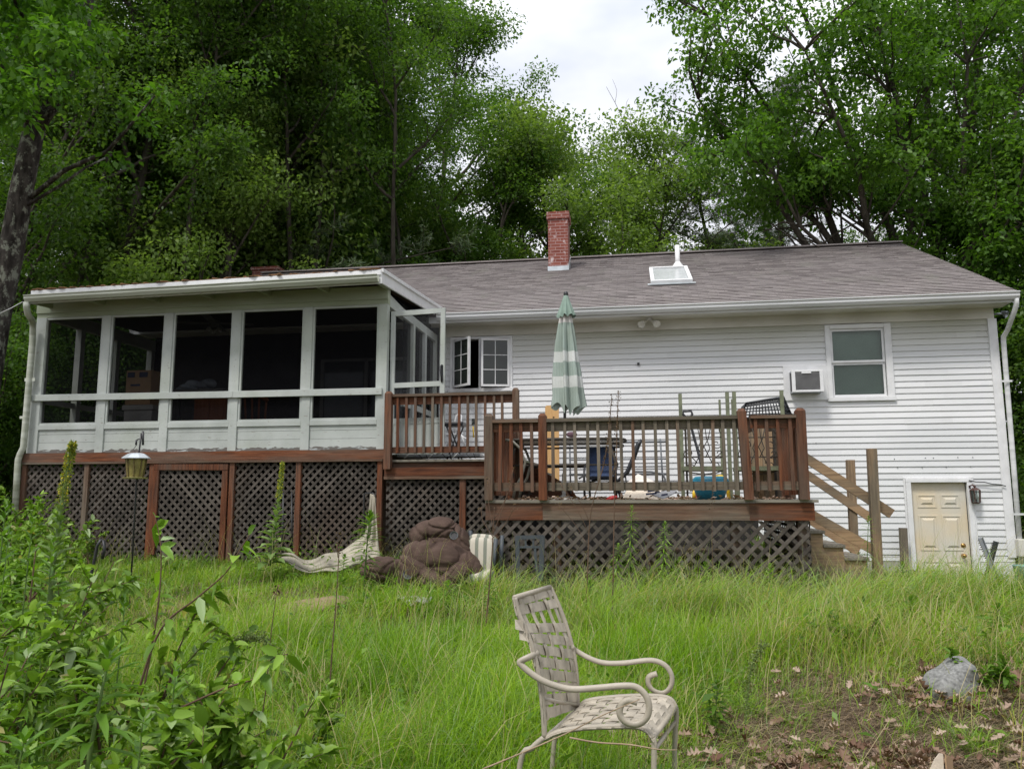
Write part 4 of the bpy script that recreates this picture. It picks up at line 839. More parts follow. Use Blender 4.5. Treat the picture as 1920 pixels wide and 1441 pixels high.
# ------------------------------------------------------------------ lower deck
QY = 8.8; QZ = 1.46
QX0, QX1 = atx(911, 940, QY), atx(1526, 940, QY)
deck = thing('wooden_deck', 'lower wooden deck with weathered grey and red railing and lattice skirting', 'deck', ((QX0+QX1)/2, QY, gzf(0, QY)))
def build_deck():
    m = MB(); y = QY-0.04
    while y < 12.6: m.box(QX0-0.0, QX1+0.04, y, y+0.135, QZ-0.03, QZ); y += 0.14
    m.build('deck_boards', M['deckboardx'], deck)
    xa, xb = atx(1018, 955, QY), atx(1405, 955, QY)
    for a, b, mt in ((QX0, xa-0.001, 'redx'), (xa, xb-0.001, 'midx'), (xb, QX1, 'redx')):
        m = MB(); m.box(a, b, QY-0.02, QY+0.02, 1.245, QZ-0.031); m.build('rim_board', M[mt], deck)
    m = MB(); m.box(QX1-0.04, QX1-0.002, QY+0.021, 12.6, 1.245, QZ-0.031); m.build('rim_board', M['redy'], deck)
    m = MB(); m.box(QX0+0.002, QX0+0.04, QY+0.021, 12.6, 1.245, QZ-0.031); m.build('rim_board', M['redy'], deck)
    m = MB(); lattice(m, QX0+0.03, QX1-0.06, 0.2, 1.24, QY+0.0, 0.138, 0.038, False, 31); m.build('lattice_panel', M['latgrey'], deck)
    m = MB(); lattice(m, QY+0.05, 12.0, 0.2, 1.24, QX1-0.05, 0.121, 0.038, False, 33, plane='yz'); m.build('lattice_panel', M['latgrey'], deck)
    m = MB(); lattice(m, QY+0.05, 11.0, 0.2, 1.24, QX0+0.03, 0.121, 0.038, False, 34, plane='yz'); m.build('lattice_panel', M['latgrey'], deck)
    for x in (QX0+0.1, -0.9, 0.1, 1.0, QX1-0.12):
        m = MB(); m.box(x-0.045, x+0.045, QY+0.05, QY+0.14, 0.2, 1.24); m.build('pier', M['midz'], deck)
    PX = {}
    zc = lambda px: atz(px, 788-(px-960)*0.0235, QY-0.05)
    ztop = zc(1200)
    spec = [(917, 'midz', atz(917, 776, QY-0.05), 0.09, 0), (1018, 'redz', atz(1018, 775, QY-0.05), 0.09, 0), (1404, 'redz', atz(1396, 766, QY-0.05), 0.092, -0.045), (1504, 'redz', atz(1502, 765, QY-0.05), 0.1, 0)]
    for px, mt, zt, w, ln in spec:
        x = atx(px, 860 if ln == 0 else 930, QY-0.05); PX[px] = x
        m = MB(); cap_post(m, x, QY-0.05 if ln == 0 else QY-0.075, QZ-0.0, zt, w, ln); m.build('post', M[mt], deck)
    segs = [(917, 1018, 'midx', 'redx', [937, 958, 978, 998]), (1018, 1404, 'greyx', 'greyx', [1037+21.45*i for i in range(17)]), (1404, 1504, 'midx', 'redx', [1419, 1441, 1463, 1485])]
    rng = random.Random(8); yb = QY-0.05
    for a, b, mc, mr_, bal in segs:
        xa, xb = PX[a]+0.047, PX[b]-0.047
        z = ztop
        m = MB(); m.box(xa, xb, yb-0.055, yb+0.075, z-0.036, z); m.build('top_rail', M[mc], deck)
        m = MB(); m.box(xa, xb, yb+0.002, yb+0.038, z-0.135, z-0.038); m.build('upper_rail', M[mr_], deck)
        zb = atz(1200, 911, yb); m = MB(); m.box(xa, xb, yb+0.002, yb+0.038, zb-0.045, zb+0.045); m.build('bottom_rail', M[mc], deck)
        for px in bal:
            mt = ('greyz' if rng.random() < 0.55 else 'midz') if a == 1018 else 'redz'
            baluster(deck, atx(px, 860, yb-0.018), yb-0.018, zb-0.048-rng.random()*0.01, z-0.038, M[mt], 0.034, rng.uniform(-0.012, 0.012))
    # side railings running back toward the house
    for X, y1, mt in ((PX[917], 10.3, 'red'), (PX[1504], 9.75, 'red')):
        m = MB(); m.box(X-0.06, X+0.06, yb+0.05, y1, ztop-0.036, ztop-0.002); m.build('top_rail', M[mt+'y'], deck)
        m = MB(); m.box(X-0.018, X+0.018, yb+0.05, y1, ztop-0.13, ztop-0.038); m.box(X-0.018, X+0.018, yb+0.05, y1, 1.52, 1.61); m.build('side_rail', M[mt+'y'], deck)
        y = yb+0.17
        while y < y1-0.05: baluster(deck, X+0.035 if X < 0 else X-0.035, y, 1.51, ztop-0.038, M['redz']); y += 0.126
        m = MB(); cap_post(m, X, y1+0.04, QZ, ztop+0.09, 0.09); m.build('post', M['redz'], deck)
build_deck()
# steps from landing down to the deck
st = thing('deck_steps', 'short brown steps joining the upper landing to the lower deck', 'steps', (-1.3, 10.6, QZ))
m = MB(); sx0 = LX1+0.04
for k in range(2): m.box(sx0+0.27*k, sx0+0.27*(k+1)+0.03, 10.75, 11.75, LZ-0.18*(k+1)-0.035, LZ-0.18*(k+1))
m.build('tread', M['deckboardy'], st)
for y in (10.72, 11.76): m = MB(); m.prism([(sx0, QZ), (sx0+0.62, QZ), (sx0+0.56, QZ+0.13), (sx0, LZ-0.05)], y, y+0.035); m.build('stringer', M['redx'], st)
m = MB(); m.beam(at(925, 812, 10.2), at(972, 832, 10.6), 0.035, 0.09); m.beam(at(978, 868, 10.7), at(1050, 908, 10.7), 0.035, 0.09); m.build('hand_rail', M['redx'], st)

# ------------------------------------------------------------------ stairs down to the lawn
sy0, sy1 = 9.9, 10.85
T = [(at(1522, 994, sy0), at(1546, 994, sy0)), (at(1543, 1020, sy0), at(1584, 1020, sy0)), (at(1583, 1044, sy0), at(1629, 1044, sy0)), (at(1625, 1069, sy0), at(1668, 1069, sy0))]
stairs = thing('garden_stairs', 'weathered lumber stairs with bare post and board rails going down right of the deck', 'stairs', (T[1][0].x, sy0, gzf(2.1, sy0)))
for i, (a, b) in enumerate(T):
    x0 = a.x if i else QX1; m = MB(); m.box(x0, b.x, sy0-0.03, sy1+0.03, a.z-0.035, a.z); m.build('tread', M['deckboardy'], stairs, bevel=0.004)
for y in (sy0, sy1-0.04):
    poly = [(QX1, 0.55)]; zf = 0.25
    pts = [(QX1, T[0][0].z-0.036)]
    for i, (a, b) in enumerate(T):
        z = a.z-0.036; pts += [((a.x if i else QX1), z), (b.x-0.02, z)]
    pts += [(T[-1][1].x-0.02, zf), (T[-1][0].x-0.1, zf), (QX1, T[0][0].z-0.42)]
    m = MB(); m.prism(pts, y, y+0.04); m.build('stringer', M['tanx'], stairs)
def brd(p, q, Y, w=0.09, th=0.038, nm='rail_board', mt='tanx'):
    a = at(p[0], p[1], Y); b = at(q[0], q[1], Y); m = MB(); m.beam(a, b, th, w); return m.build(nm, M[mt], stairs)
brd((1480, 838), (1672, 963), 9.87, 0.11); brd((1488, 945), (1640, 1032), 9.87, 0.11)
brd((1500, 880), (1633, 971), 10.95, 0.105); brd((1510, 968), (1609, 1034), 10.95, 0.11)
for (p, q, Y, w) in (((1627, 841), (1646, 1100), 9.79, 0.10), ((1587, 862), (1601, 1045), 11.0, 0.098)):
    a = at(p[0]+7, p[1], Y); b = at(q[0]+1, q[1], Y); m = MB(); m.beam(b-Vector((0, 0, .25)), a, w, 0.095, up=(0, 1, 0)); m.build('post', M['tanz'], stairs, bevel=0.004)
o = MB(); a = at(1693, 989, 13.3); b = at(1696, 1075, 13.3); o.beam(b-Vector((0, 0, .4)), a, 0.12, 0.035, up=(0, 1, 0)); o = o.build('grey_board', M['greyz'], None); tag(o, 'short grey board standing against the wall at the left of the cream door', 'board')
# ------------------------------------------------------------------ vegetation
def leaf_quads(C, D, Nn, L, Wd, fold=0.15):
    """rhombic folded leaves: base, left, tip, right; C centres, D direction, Nn normal"""
    D = D/np.linalg.norm(D, axis=1, keepdims=True); B = np.cross(D, Nn); B /= (np.linalg.norm(B, axis=1, keepdims=True)+1e-9); U = np.cross(B, D)
    L = L[:, None]; Wd = Wd[:, None]
    v0 = C; v2 = C+D*L-U*L*fold; v1 = C+D*L*0.45+B*Wd*0.5+U*L*0.06; v3 = C+D*L*0.45-B*Wd*0.5+U*L*0.06
    V = np.stack([v0, v1, v2, v3], 1).reshape(-1, 3); n = len(C)
    F = np.arange(4*n).reshape(n, 4)
    return V, F
def rnorm(rng, n):
    a = rng.normal(size=(n, 3)); return a/np.linalg.norm(a, axis=1, keepdims=True)
def limb(rng, p, d, L, n, wander, up=0.0):
    p = np.array(p, float); d = np.array(d, float); d /= np.linalg.norm(d); pts = [p.copy()]
    for i in range(n):
        d = d+rng.normal(size=3)*wander; d[2] += up; d /= np.linalg.norm(d); p = p+d*L/n; pts.append(p.copy())
    return pts
def taper(r0, r1, n): return [r0+(r1-r0)*i/(n-1) for i in range(n)]
def crown_mesh(name, rng, clumps, per, leaf, mat, parent, sq=0.6, droop=0.35):
    """clumps: list of (centre, radius)"""
    Cs = np.array([c for c, r in clumps]); R = np.array([r for c, r in clumps])
    cnt = np.maximum(4, (per*(R/R.mean())**2).astype(int)); idx = np.repeat(np.arange(len(Cs)), cnt); n = len(idx)
    o = rnorm(rng, n)*(rng.random(n)**0.45)[:, None]; o[:, 2] *= sq
    C = Cs[idx]+o*R[idx][:, None]
    D = rnorm(rng, n)+o*0.9; D[:, 2] -= droop
    Nn = rnorm(rng, n)*0.7; Nn[:, 2] += 0.9
    L = leaf*(0.65+0.7*rng.random(n)); V, F = leaf_quads(C, D, Nn, L, L*(0.5+0.15*rng.random(n)))
    base = rng.random(len(Cs))[idx]*0.4+rng.random(n)*0.6
    return npmesh(name, V, F, 4, mat, parent, rnd=np.repeat(base, 4))
def make_tree(name, seed, H, r0, lo, R, nprim, leaf, per, mat, bark, lean=(0, 0), label='', cat='tree', shape='round', extra=1.0):
    rng = np.random.default_rng(seed); t = thing(name, label, cat)
    m = MB(); trunk = limb(rng, (0, 0, -0.3), (lean[0], lean[1], 1), H*0.93, 12, 0.055, 0.03)
    m.tube(trunk, [r0*(1.25 if i == 0 else 1)*(1-0.88*i/12) for i in range(13)], 9)
    clumps = []
    ga = rng.random()*6
    for k in range(nprim):
        f = lo+(0.97-lo)*(k+0.5)/nprim; x = f*12; i = int(x); a = np.array(trunk[i]); b = np.array(trunk[min(i+1, 12)]); p = a+(b-a)*(x-i)
        ga += 2.4+rng.normal()*0.4; q = (f-lo)/(1-lo)
        prof = math.sin(math.pi*min(1, 0.22+0.75*q))**0.8 if shape == 'round' else (1-q)**0.7
        Lp = R*(0.35+0.65*prof)*(0.8+0.4*rng.random()); el = 0.35+0.9*q+rng.normal()*0.12
        d = (math.cos(ga)*math.cos(el), math.sin(ga)*math.cos(el), math.sin(el))
        pts = limb(rng, p, d, Lp, 7, 0.13, 0.05); rr = r0*(1-0.85*f)*0.62+0.012
        m.tube(pts, taper(rr, 0.014, 8), 6, cap=False)
        for s in range(2, 8):
            if rng.random() < 0.85:
                q0 = np.array(pts[s]); dd = rng.normal(size=3)*0.75+(np.array(pts[s])-np.array(pts[s-1]))/(Lp/7); dd[2] += 0.15
                L2 = Lp*(0.22+0.25*rng.random()); sp = limb(rng, q0, dd, L2, 4, 0.2, 0.04)
                m.tube(sp, taper(rr*0.35*(1-s/10)+0.006, 0.006, 5), 5, cap=False)
                for u in (2, 3, 4):
                    if rng.random() < 0.8*extra: clumps.append((np.array(sp[u])+rng.normal(size=3)*0.15, 0.38+0.42*rng.random()))
        clumps.append((np.array(pts[-1]), 0.6+0.3*rng.random()))
    clumps.append((np.array(trunk[-1]), 0.9)); clumps.append((np.array(trunk[-2]), 0.7))
    m.build('trunk', bark, t, world=False, fixn=False)
    crown_mesh('crown', rng, clumps, per, leaf, mat, t)
    return t
def make_pine(seed, H, r0, label, lo=0.25, R=3.2):
    rng = np.random.default_rng(seed); t = thing('pine_tree', label, 'pine tree'); m = MB()
    trunk = limb(rng, (0, 0, -0.3), (0, 0, 1), H, 12, 0.03, 0.03); m.tube(trunk, [r0*(1-0.9*i/12) for i in range(13)], 8)
    Cn = []; Dn = []
    nw = int(H*(1-lo)/0.75)
    for k in range(nw):
        f = lo+(1-lo)*k/nw; x = f*12; i = int(x); a = np.array(trunk[i]); b = np.array(trunk[min(i+1, 12)]); p = a+(b-a)*(x-i)
        for j in range(rng.integers(4, 6)):
            az = rng.random()*6.28; L = R*(1-((f-lo)/(1-lo))**1.3*0.85)*(0.55+0.6*rng.random()); pts = limb(rng, p, (math.cos(az), math.sin(az), 0.12), L, 6, 0.10, 0.04)
            m.tube(pts, taper(r0*0.22*(1-f)+0.015, 0.008, 7), 5, cap=False)
            for s in range(2, 7):
                for w in range(5):
                    d = rng.normal(size=3); d[2] = abs(d[2])*0.35; d /= np.linalg.norm(d); q = np.array(pts[s])+rng.normal(size=3)*0.08
                    L2 = 0.25+0.45*rng.random(); e = q+d*L2; m.tube([q, e], [0.007, 0.004], 3, cap=False)
                    for z in np.linspace(0.2, 1, 6): Cn.append(q+(e-q)*z); Dn.append(d)
    m.build('trunk', M['bark'], t, world=False, fixn=False)
    Cn = np.repeat(np.array(Cn), 9, 0); Dn = np.repeat(np.array(Dn), 9, 0); n = len(Cn)
    D = Dn*0.6+rnorm(rng, n); L = 0.10+0.07*rng.random(n); V, F = leaf_quads(Cn+rng.normal(size=(n, 3))*0.02, D, rnorm(rng, n), L, np.full(n, 0.014), 0.0)
    npmesh('crown', V, F, 4, M['leafP'], t, rnd=np.repeat(rng.random(n), 4)); return t
TREES = []
def place(o, x, y, s, rz, label=None, group=None):
    o.location = (x, y, gzf(x, y)-0.1); o.scale = (s, s, s); o.rotation_euler = (0, 0, rz)
    if label: o['label'] = label
    if group: o['group'] = group
    return o
def forest():
    BACK = 'tall leafy tree standing in the dark wood behind the screened porch'
    A = make_tree('deciduous_tree', 11, 15, 0.20, 0.25, 4.2, 16, 0.112, 140, M['leafB'], M['bark'], label=BACK)
    B = make_tree('deciduous_tree', 12, 17, 0.19, 0.35, 4.0, 15, 0.108, 140, M['leafA'], M['bark'], (0.12, 0), label=BACK)
    C = make_tree('deciduous_tree', 13, 13, 0.16, 0.15, 3.8, 17, 0.108, 150, M['leafA'], M['bark'], (-0.1, 0.05), label=BACK)
    D = make_tree('deciduous_tree', 14, 10, 0.13, 0.12, 3.4, 17, 0.105, 150, M['leafC'], M['bark'], label=BACK)
    U = make_tree('understory_tree', 15, 5.0, 0.06, 0.08, 2.4, 13, 0.095, 130, M['leafB'], M['bark'], label='low leafy undergrowth tree in the wood at the left of the porch')
    used = set()
    def put(P, x, y, s, lab, grp):
        if P.name in used: o = copy_tree(P)
        else: o = P; used.add(P.name)
        rr = random.Random(int(x*91+y*57)); return place(o, x, y, s*(0.95+0.1*rr.random()), rr.random()*6.28, lab, grp)
    g1 = 'trees in the wood behind the porch'
    # x, y, proto, scale
    rows = [(-20, 19, A, 1.15), (-16.5, 18, C, 1.1), (-13.2, 17.5, B, 1.1), (-12.5, 22, A, 1.2), (-18.5, 25, B, 1.3), (-23, 27, A, 1.35), (-9.9, 24.8, C, 1.3),
            (-27, 38, A, 1.5), (-13.5, 14.5, C, 0.9), (-27, 22, B, 1.2)]
    LB = ['at the far left edge behind the leaning trunk', 'just right of the leaning lichen trunk', 'above the leftmost porch bay', 'above the third porch bay, deep in the wood', 'left of the porch, deep in the wood', 'deepest at the left edge of the picture', 'with thin limbs above the fourth porch bay', 'farthest back at the left', 'nearest to the left end of the porch roof', 'behind the leaning trunk at the picture edge']
    for (x, y, P, s), lb in zip(rows, LB): put(P, x, y, s, 'leafy wood tree '+lb, g1)
    TX = lambda px, Y: atx(px, 700, Y)
    rows2 = [(600, 24, B, 1.15, 'tall thin trunked tree behind the squat brick chimney at the porch roof'), (725, 27, A, 1.28, 'tallest leafy tree at the left side of the open sky'),
             (670, 25.5, C, 1.22, 'leafy tree with dark forked limbs behind the right end of the porch roof'),
             (900, 26, C, 1.0, 'big leafy tree with spreading limbs behind the roof left of the tall brick chimney'),
             (1068, 28, D, 1.45, 'bushy bright green tree right behind the tall brick chimney'),
             (1165, 31, D, 1.42, 'light green rounded tree behind the roof just right of the chimney'),
             (1250, 40, D, 1.05, 'pale green tree far behind the roof near the vent pipe'),
             (990, 34, C, 1.2, 'leafy tree behind the bushy one at the chimney, its top against the sky'),
             (1110, 38, C, 1.22, 'distant green tree rising right of the chimney under the open sky'),
             (800, 33, A, 1.12, 'tree filling the gap behind the roof ridge left of the chimney'),
             (760, 36, B, 1.50, 'far tree whose top closes the sky left of the gap above the roof'),
             (560, 33, B, 1.45, 'far tree seen between the trunks above the porch roof')]
    rows2 += [(250, 23.5, C, 0.85, 'leafy lower tree behind the porch roof above the second bay'), (375, 24, C, 0.9, 'leafy lower tree behind the porch roof above the third bay'), (490, 24.5, C, 0.85, 'leafy lower tree behind the squat brick chimney'), (610, 25, C, 0.9, 'leafy lower tree behind the right part of the porch roof'), (720, 26, D, 1.0, 'rounded lower tree behind the corner where porch and house roofs meet'), (820, 27, D, 1.05, 'rounded lower tree behind the roof ridge between porch and tall chimney'), (120, 22, C, 0.85, 'leafy lower tree behind the porch roof above the first bay')]
    rows2 += [(330, 17.5, D, 1.0, 'lighter green tree close behind the porch roof above the third bay'), (200, 18.5, D, 1.15, 'lighter green tree behind the porch roof above the second bay'), (465, 24.3, D, 1.35, 'lighter green tree behind the squat brick chimney'), (560, 24.8, D, 1.2, 'lighter green tree behind the porch roof above the fifth bay'), (420, 21, D, 1.5, 'tall lighter green tree above the fourth porch bay'), (640, 29, D, 1.6, 'tall lighter green tree high above the right end of the porch roof')]
    for x, y, P, s, lb in rows2: put(P, TX(x, y), y, s, lb, None)
    g3 = 'trees in the wood at the right of the house'
    for x, y, P, s in [(12.5, 24, A, 1.2), (16, 21, B, 1.1), (14, 30, B, 1.4), (19, 28, A, 1.4), (11, 33, C, 1.3), (22, 22, C, 1.2), (10.5, 17.5, C, 0.85), (13, 16, A, 0.8)]:
        put(P, x, y, s, 'leafy tree in the dark wood at the right end of the house', g3)
    g4 = 'undergrowth trees at the wood edge'
    for x, y, s in [(-11.6, 12.6, 0.8), (-13, 13.2, 0.9), (-14.5, 12, 0.8), (-12.2, 16, 1.0), (-15.5, 15.5, 1.1), (-11, 15.2, .9), (-17, 17, 1.2), (-10.4, 18.5, 1.1), (-13.2, 20, 1.2), (-19, 21, 1.3)]:
        put(U, x, y, s, 'low leafy undergrowth tree in the wood at the left of the porch', g4)
    for x, y, s in [(8.2, 14.8, 0.8), (9.0, 16.8, 1.0), (10.2, 14.5, 0.9), (8.0, 19, 1.1), (11.5, 19, 1.2)]:
        put(U, x, y, s, 'low leafy undergrowth tree at the right of the house corner', g4+' on the right')
    PT = make_tree('slim_tree', 19, 17, 0.11, 0.55, 2.6, 9, 0.11, 120, M['leafB'], M['bark'], (0.03, 0), label='slim straight trunk in the wood')
    for i, (px, y, s) in enumerate(((150, 16, 1.0), (215, 17.5, 1.1), (292, 19, 1.05), (318, 17, 0.95), (422, 18.5, 1.1), (455, 20.5, 1.1), (520, 19.5, 1.0), (606, 20, 1.1), (716, 21, 1.05), (760, 23, 1.0))):
        put(PT, TX(px, y), y, s, 'slim dark trunk in the wood behind the porch roof, '+('first', 'second', 'third', 'fourth', 'fifth', 'sixth', 'seventh', 'eighth', 'ninth', 'tenth')[i]+' from the left', 'slim trunks in the wood')
    # pines
    p1 = make_pine(31, 13, 0.17, 'feathery white pine behind the roof, left of the big oak', 0.2, 4.2); place(p1, TX(1385, 31), 31, 1.2, 0.4)
    p2 = copy_tree(p1); place(p2, TX(1490, 33), 33, 1.35, 2.0, 'blue-green white pine partly hidden behind the big oak')
    p3 = copy_tree(p1); place(p3, TX(1300, 40), 40, 1.1, 4.0, 'distant pine low behind the roof, right of the skylight pipe')
    p4 = copy_tree(p1); place(p4, TX(560, 23), 23, 1.5, 1.0, 'tall pine whose brownish branch hangs over the porch roof at the top of the picture')
    # bare tree
    rng = np.random.default_rng(77); bt = thing('bare_tree', 'thin grey leafless tree standing beside the pines against the pale sky', 'tree'); m = MB()
    tr = limb(rng, (0, 0, 0), (0.02, 0, 1), 12.3, 10, 0.04, 0.03); m.tube(tr, taper(0.12, 0.015, 11), 7)
    for k in range(26):
        i = rng.integers(4, 10); d = rng.normal(size=3)*0.5; d[2] = 1.1; pts = limb(rng, tr[i], d, 1.8+2.2*rng.random(), 6, 0.12, 0.04); m.tube(pts, taper(0.028, 0.006, 7), 5, cap=False)
        for s in (2, 3, 4, 5): dd = rng.normal(size=3)*0.6; dd[2] += 0.7; q = limb(rng, pts[s], dd, 0.9, 4, 0.15, 0.03); m.tube(q, taper(0.011, 0.004, 5), 4, cap=False)
    m.build('trunk', plain('silver_twigs', (0.22, 0.20, 0.185), 0.9), bt, world=False, fixn=False); place(bt, TX(1292, 33), 33, 1.25, 0.3)
    # big oak at the right end of the house
    rng = np.random.default_rng(5); ok = thing('oak_tree', 'huge spreading oak with several fanning trunks behind the right end of the roof', 'tree', (7.6, 20.5, gzf(7.6, 20.5))); m = MB(); clumps = []
    base = np.array([7.6, 20.5, 0.3])
    tips = [((1310, 190), 17.5), ((1330, 30), 18.0), ((1420, -120), 18.5), ((1450, 330), 17.5), ((1560, -200), 19.5), ((1640, 60), 18), ((1700, -200), 20), ((1800, 0), 19), ((1850, -250), 21), ((1960, 60), 19), ((1990, 300), 19.5), ((1500, 90), 16.5), ((1390, 260), 18.5), ((1870, 380), 18), ((1560, 390), 18.5)]
    for (px, py), Y in tips:
        e = np.array(at(px, py, Y)); n = 9; pts = []
        s0 = base+np.array([rng.normal()*0.35, rng.normal()*0.3, 0]); mid = s0+np.array([(e[0]-s0[0])*0.22, (e[1]-s0[1])*0.2, (e[2]-s0[2])*0.5])
        for i in range(n+1):
            t = i/n; pts.append((1-t)**2*s0+2*t*(1-t)*mid+t*t*e+rng.normal(size=3)*0.10*(t > 0))
        m.tube(pts, taper(0.19, 0.02, n+1), 8)
        for s in range(3, n+1):
            for w in range(4):
                dd = rng.normal(size=3)*0.8+(pts[s]-pts[s-1]); L2 = (0.9+1.6*rng.random()); sp = limb(rng, pts[s], dd, L2, 5, 0.18, 0.0); m.tube(sp, taper(0.035, 0.008, 6), 5, cap=False)
                for u in (2, 3, 4, 5):
                    if rng.random() < 0.75 and (sp[u][2] > 8.2 or sp[u][0] > 6.4): clumps.append((np.array(sp[u])+rng.normal(size=3)*0.15, 0.40+0.3*rng.random()))
    o = m.build('trunk', M['bark'], ok, fixn=False)
    off = np.array(ok.location); clumps = [(c-off, r) for c, r in clumps]
    crown_mesh('crown', rng, clumps, 95, 0.125, M['leafO'], ok, 0.55, 0.5)
    # lichen spotted tree leaning at the left
    rng = np.random.default_rng(6); Y = 11.0
    mt = thing('leaning_maple', 'old lichen-spotted trunk leaning right at the left edge, with low maple leaves', 'tree', tuple(at(-30, 800, Y))); mt.location.z = gzf(mt.location.x, Y); m = MB()
    path = [at(-95, 1000, Y), at(-40, 800, Y), at(0, 570, Y), at(20, 480, Y), at(38, 370, Y), at(62, 250, Y), at(95, 130, Y), at(150, 20, Y), at(200, -110, Y), at(230, -260, Y)]
    m.tube(path, [.24, .21, .185, .18, .17, .16, .125, .09, .07, .05], 14)
    def br(pts, r): m.tube([at(a, b, c) for a, b, c in pts], taper(r, 0.012, len(pts)), 7)
    br([(58, 370, Y), (120, 320, 10.8), (200, 285, 10.5), (240, 240, 10.3), (290, 180, 10)], 0.045)
    br([(75, 240, Y), (110, 190, 11), (150, 120, 11.2), (170, 30, 11.4), (180, -60, 11.5)], 0.08)
    br([(50, 385, Y), (110, 350, 11), (160, 315, 11.2), (210, 290, 11.5)], 0.03)
    br([(60, 250, Y), (30, 170, 10.5), (0, 120, 10), (-60, 60, 9.5)], 0.06)
    br([(95, 130, Y), (60, 60, 10.3), (30, 10, 9.8), (10, -60, 9.3)], 0.05)
    m.build('trunk', M['barkl'], mt, fixn=False)
    clumps = []
    for k in range(150):
        px, py = rng.uniform(-160, 150), rng.uniform(-120, 235)
        if px > 95+(-py)*0.2+60 or (py > 170 and px > 90): continue
        clumps.append((np.array(at(px, py, rng.uniform(8.6, 11.6)))-np.array(mt.location), 0.22+0.2*rng.random()))
    for px, py in ((150, 100), (190, 60), (160, 40), (240, 200), (260, 230), (225, 300), (290, 180), (60, -20), (120, -30), (15, 15), (115, 180), (90, 60), (175, 95)):
        clumps.append((np.array(at(px, py, 10.4))-np.array(mt.location), 0.3))
    crown_mesh('crown', rng, clumps, 75, 0.115, M['leafM'], mt, 0.55, 0.5)
M['leafO'] = leafmat('big_oak_foliage', [(0, (0.05, 0.125, 0.014)), (0.5, (0.105, 0.225, 0.026)), (1, (0.19, 0.34, 0.05))], 0.48)
M['leafM'] = leafmat('maple_foliage', [(0, (0.045, 0.13, 0.012)), (0.5, (0.09, 0.215, 0.018)), (1, (0.16, 0.31, 0.04))], 0.48)
forest()

# ------------------------------------------------------------------ grass
def make_blades(name, rng, X, Y, Hh, Wd, lean, mat, rnd, label, cat, seg=3, wind=(0.25, -0.1)):
    n = len(X); Z = gz(X, Y); az = rng.random(n)*2*np.pi; d = np.stack([np.cos(az)+wind[0], np.sin(az)+wind[1], np.zeros(n)], 1); d /= np.linalg.norm(d, axis=1, keepdims=True)
    wa = az+rng.normal(size=n)*0.5+np.pi/2; wv = np.stack([np.cos(wa), np.sin(wa), np.zeros(n)], 1)
    P = np.stack([X, Y, Z-0.02], 1); rows = []
    for k in range(seg+1):
        t = k/seg
        c = P+d*(Hh*lean*t**1.9)[:, None]; c[:, 2] += Hh*(t*(1-0.42*np.minimum(lean, 1.3)*t*t))
        if k < seg: w = (Wd*(1-t*0.72))[:, None]*0.5; rows += [c-wv*w, c+wv*w]
        else: rows.append(c)
    nv = 2*seg+1; V = np.stack(rows, 1).reshape(-1, 3); F4 = []
    b = np.arange(n)*nv; quads = [np.stack([b+2*k, b+2*k+1, b+2*k+3, b+2*k+2], 1) for k in range(seg-1)]
    # close tip with a degenerate-free triangle: keep all as triangles
    T = []
    for q in quads: T += [q[:, [0, 1, 2]], q[:, [0, 2, 3]]]
    T.append(np.stack([b+2*(seg-1), b+2*(seg-1)+1, b+2*seg], 1)); F = np.concatenate(T)
    o = npmesh(name, V, F, 3, mat, None, rnd=np.repeat(rnd, nv)); tag(o, label, cat, kind='stuff'); return o
def vnoise(x, y, s, seed):
    r = np.random.default_rng(seed); a = r.random((64, 64)); u = x/s+100; v = y/s+100; i = np.floor(u).astype(int); j = np.floor(v).astype(int); fu = u-i; fv = v-j; fu = fu*fu*(3-2*fu); fv = fv*fv*(3-2*fv)
    g = lambda p, q: a[p % 64, q % 64]
    return (g(i, j)*(1-fu)+g(i+1, j)*fu)*(1-fv)+(g(i, j+1)*(1-fu)+g(i+1, j+1)*fu)*fv
def bare(X, Y):   # 0..1 where the soil shows: lower right bank
    b = sstep(0.0, 0.6, X+0.3*(vnoise(X, Y, 0.4, 17)-0.5))*sstep(6.3, 4.95, Y-(X-1)*0.22+vnoise(X, Y, 0.5, 9)*1.7-0.85)
    return np.clip(b+0.75*np.exp(-((X-0.75)/0.5)**2-((Y-3.9)/0.55)**2), 0, 1)
def inhouse(X, Y):
    return ((Y > 10.66) & (X > -9.0) & (X < -1.5)) | ((Y > 8.86) & (X > -1.7) & (X < 1.75)) | ((Y > 13.45) & (X < 5.7) & (X > -9)) | ((X > 1.7) & (X < 2.7) & (Y > 9.85) & (Y < 10.95))
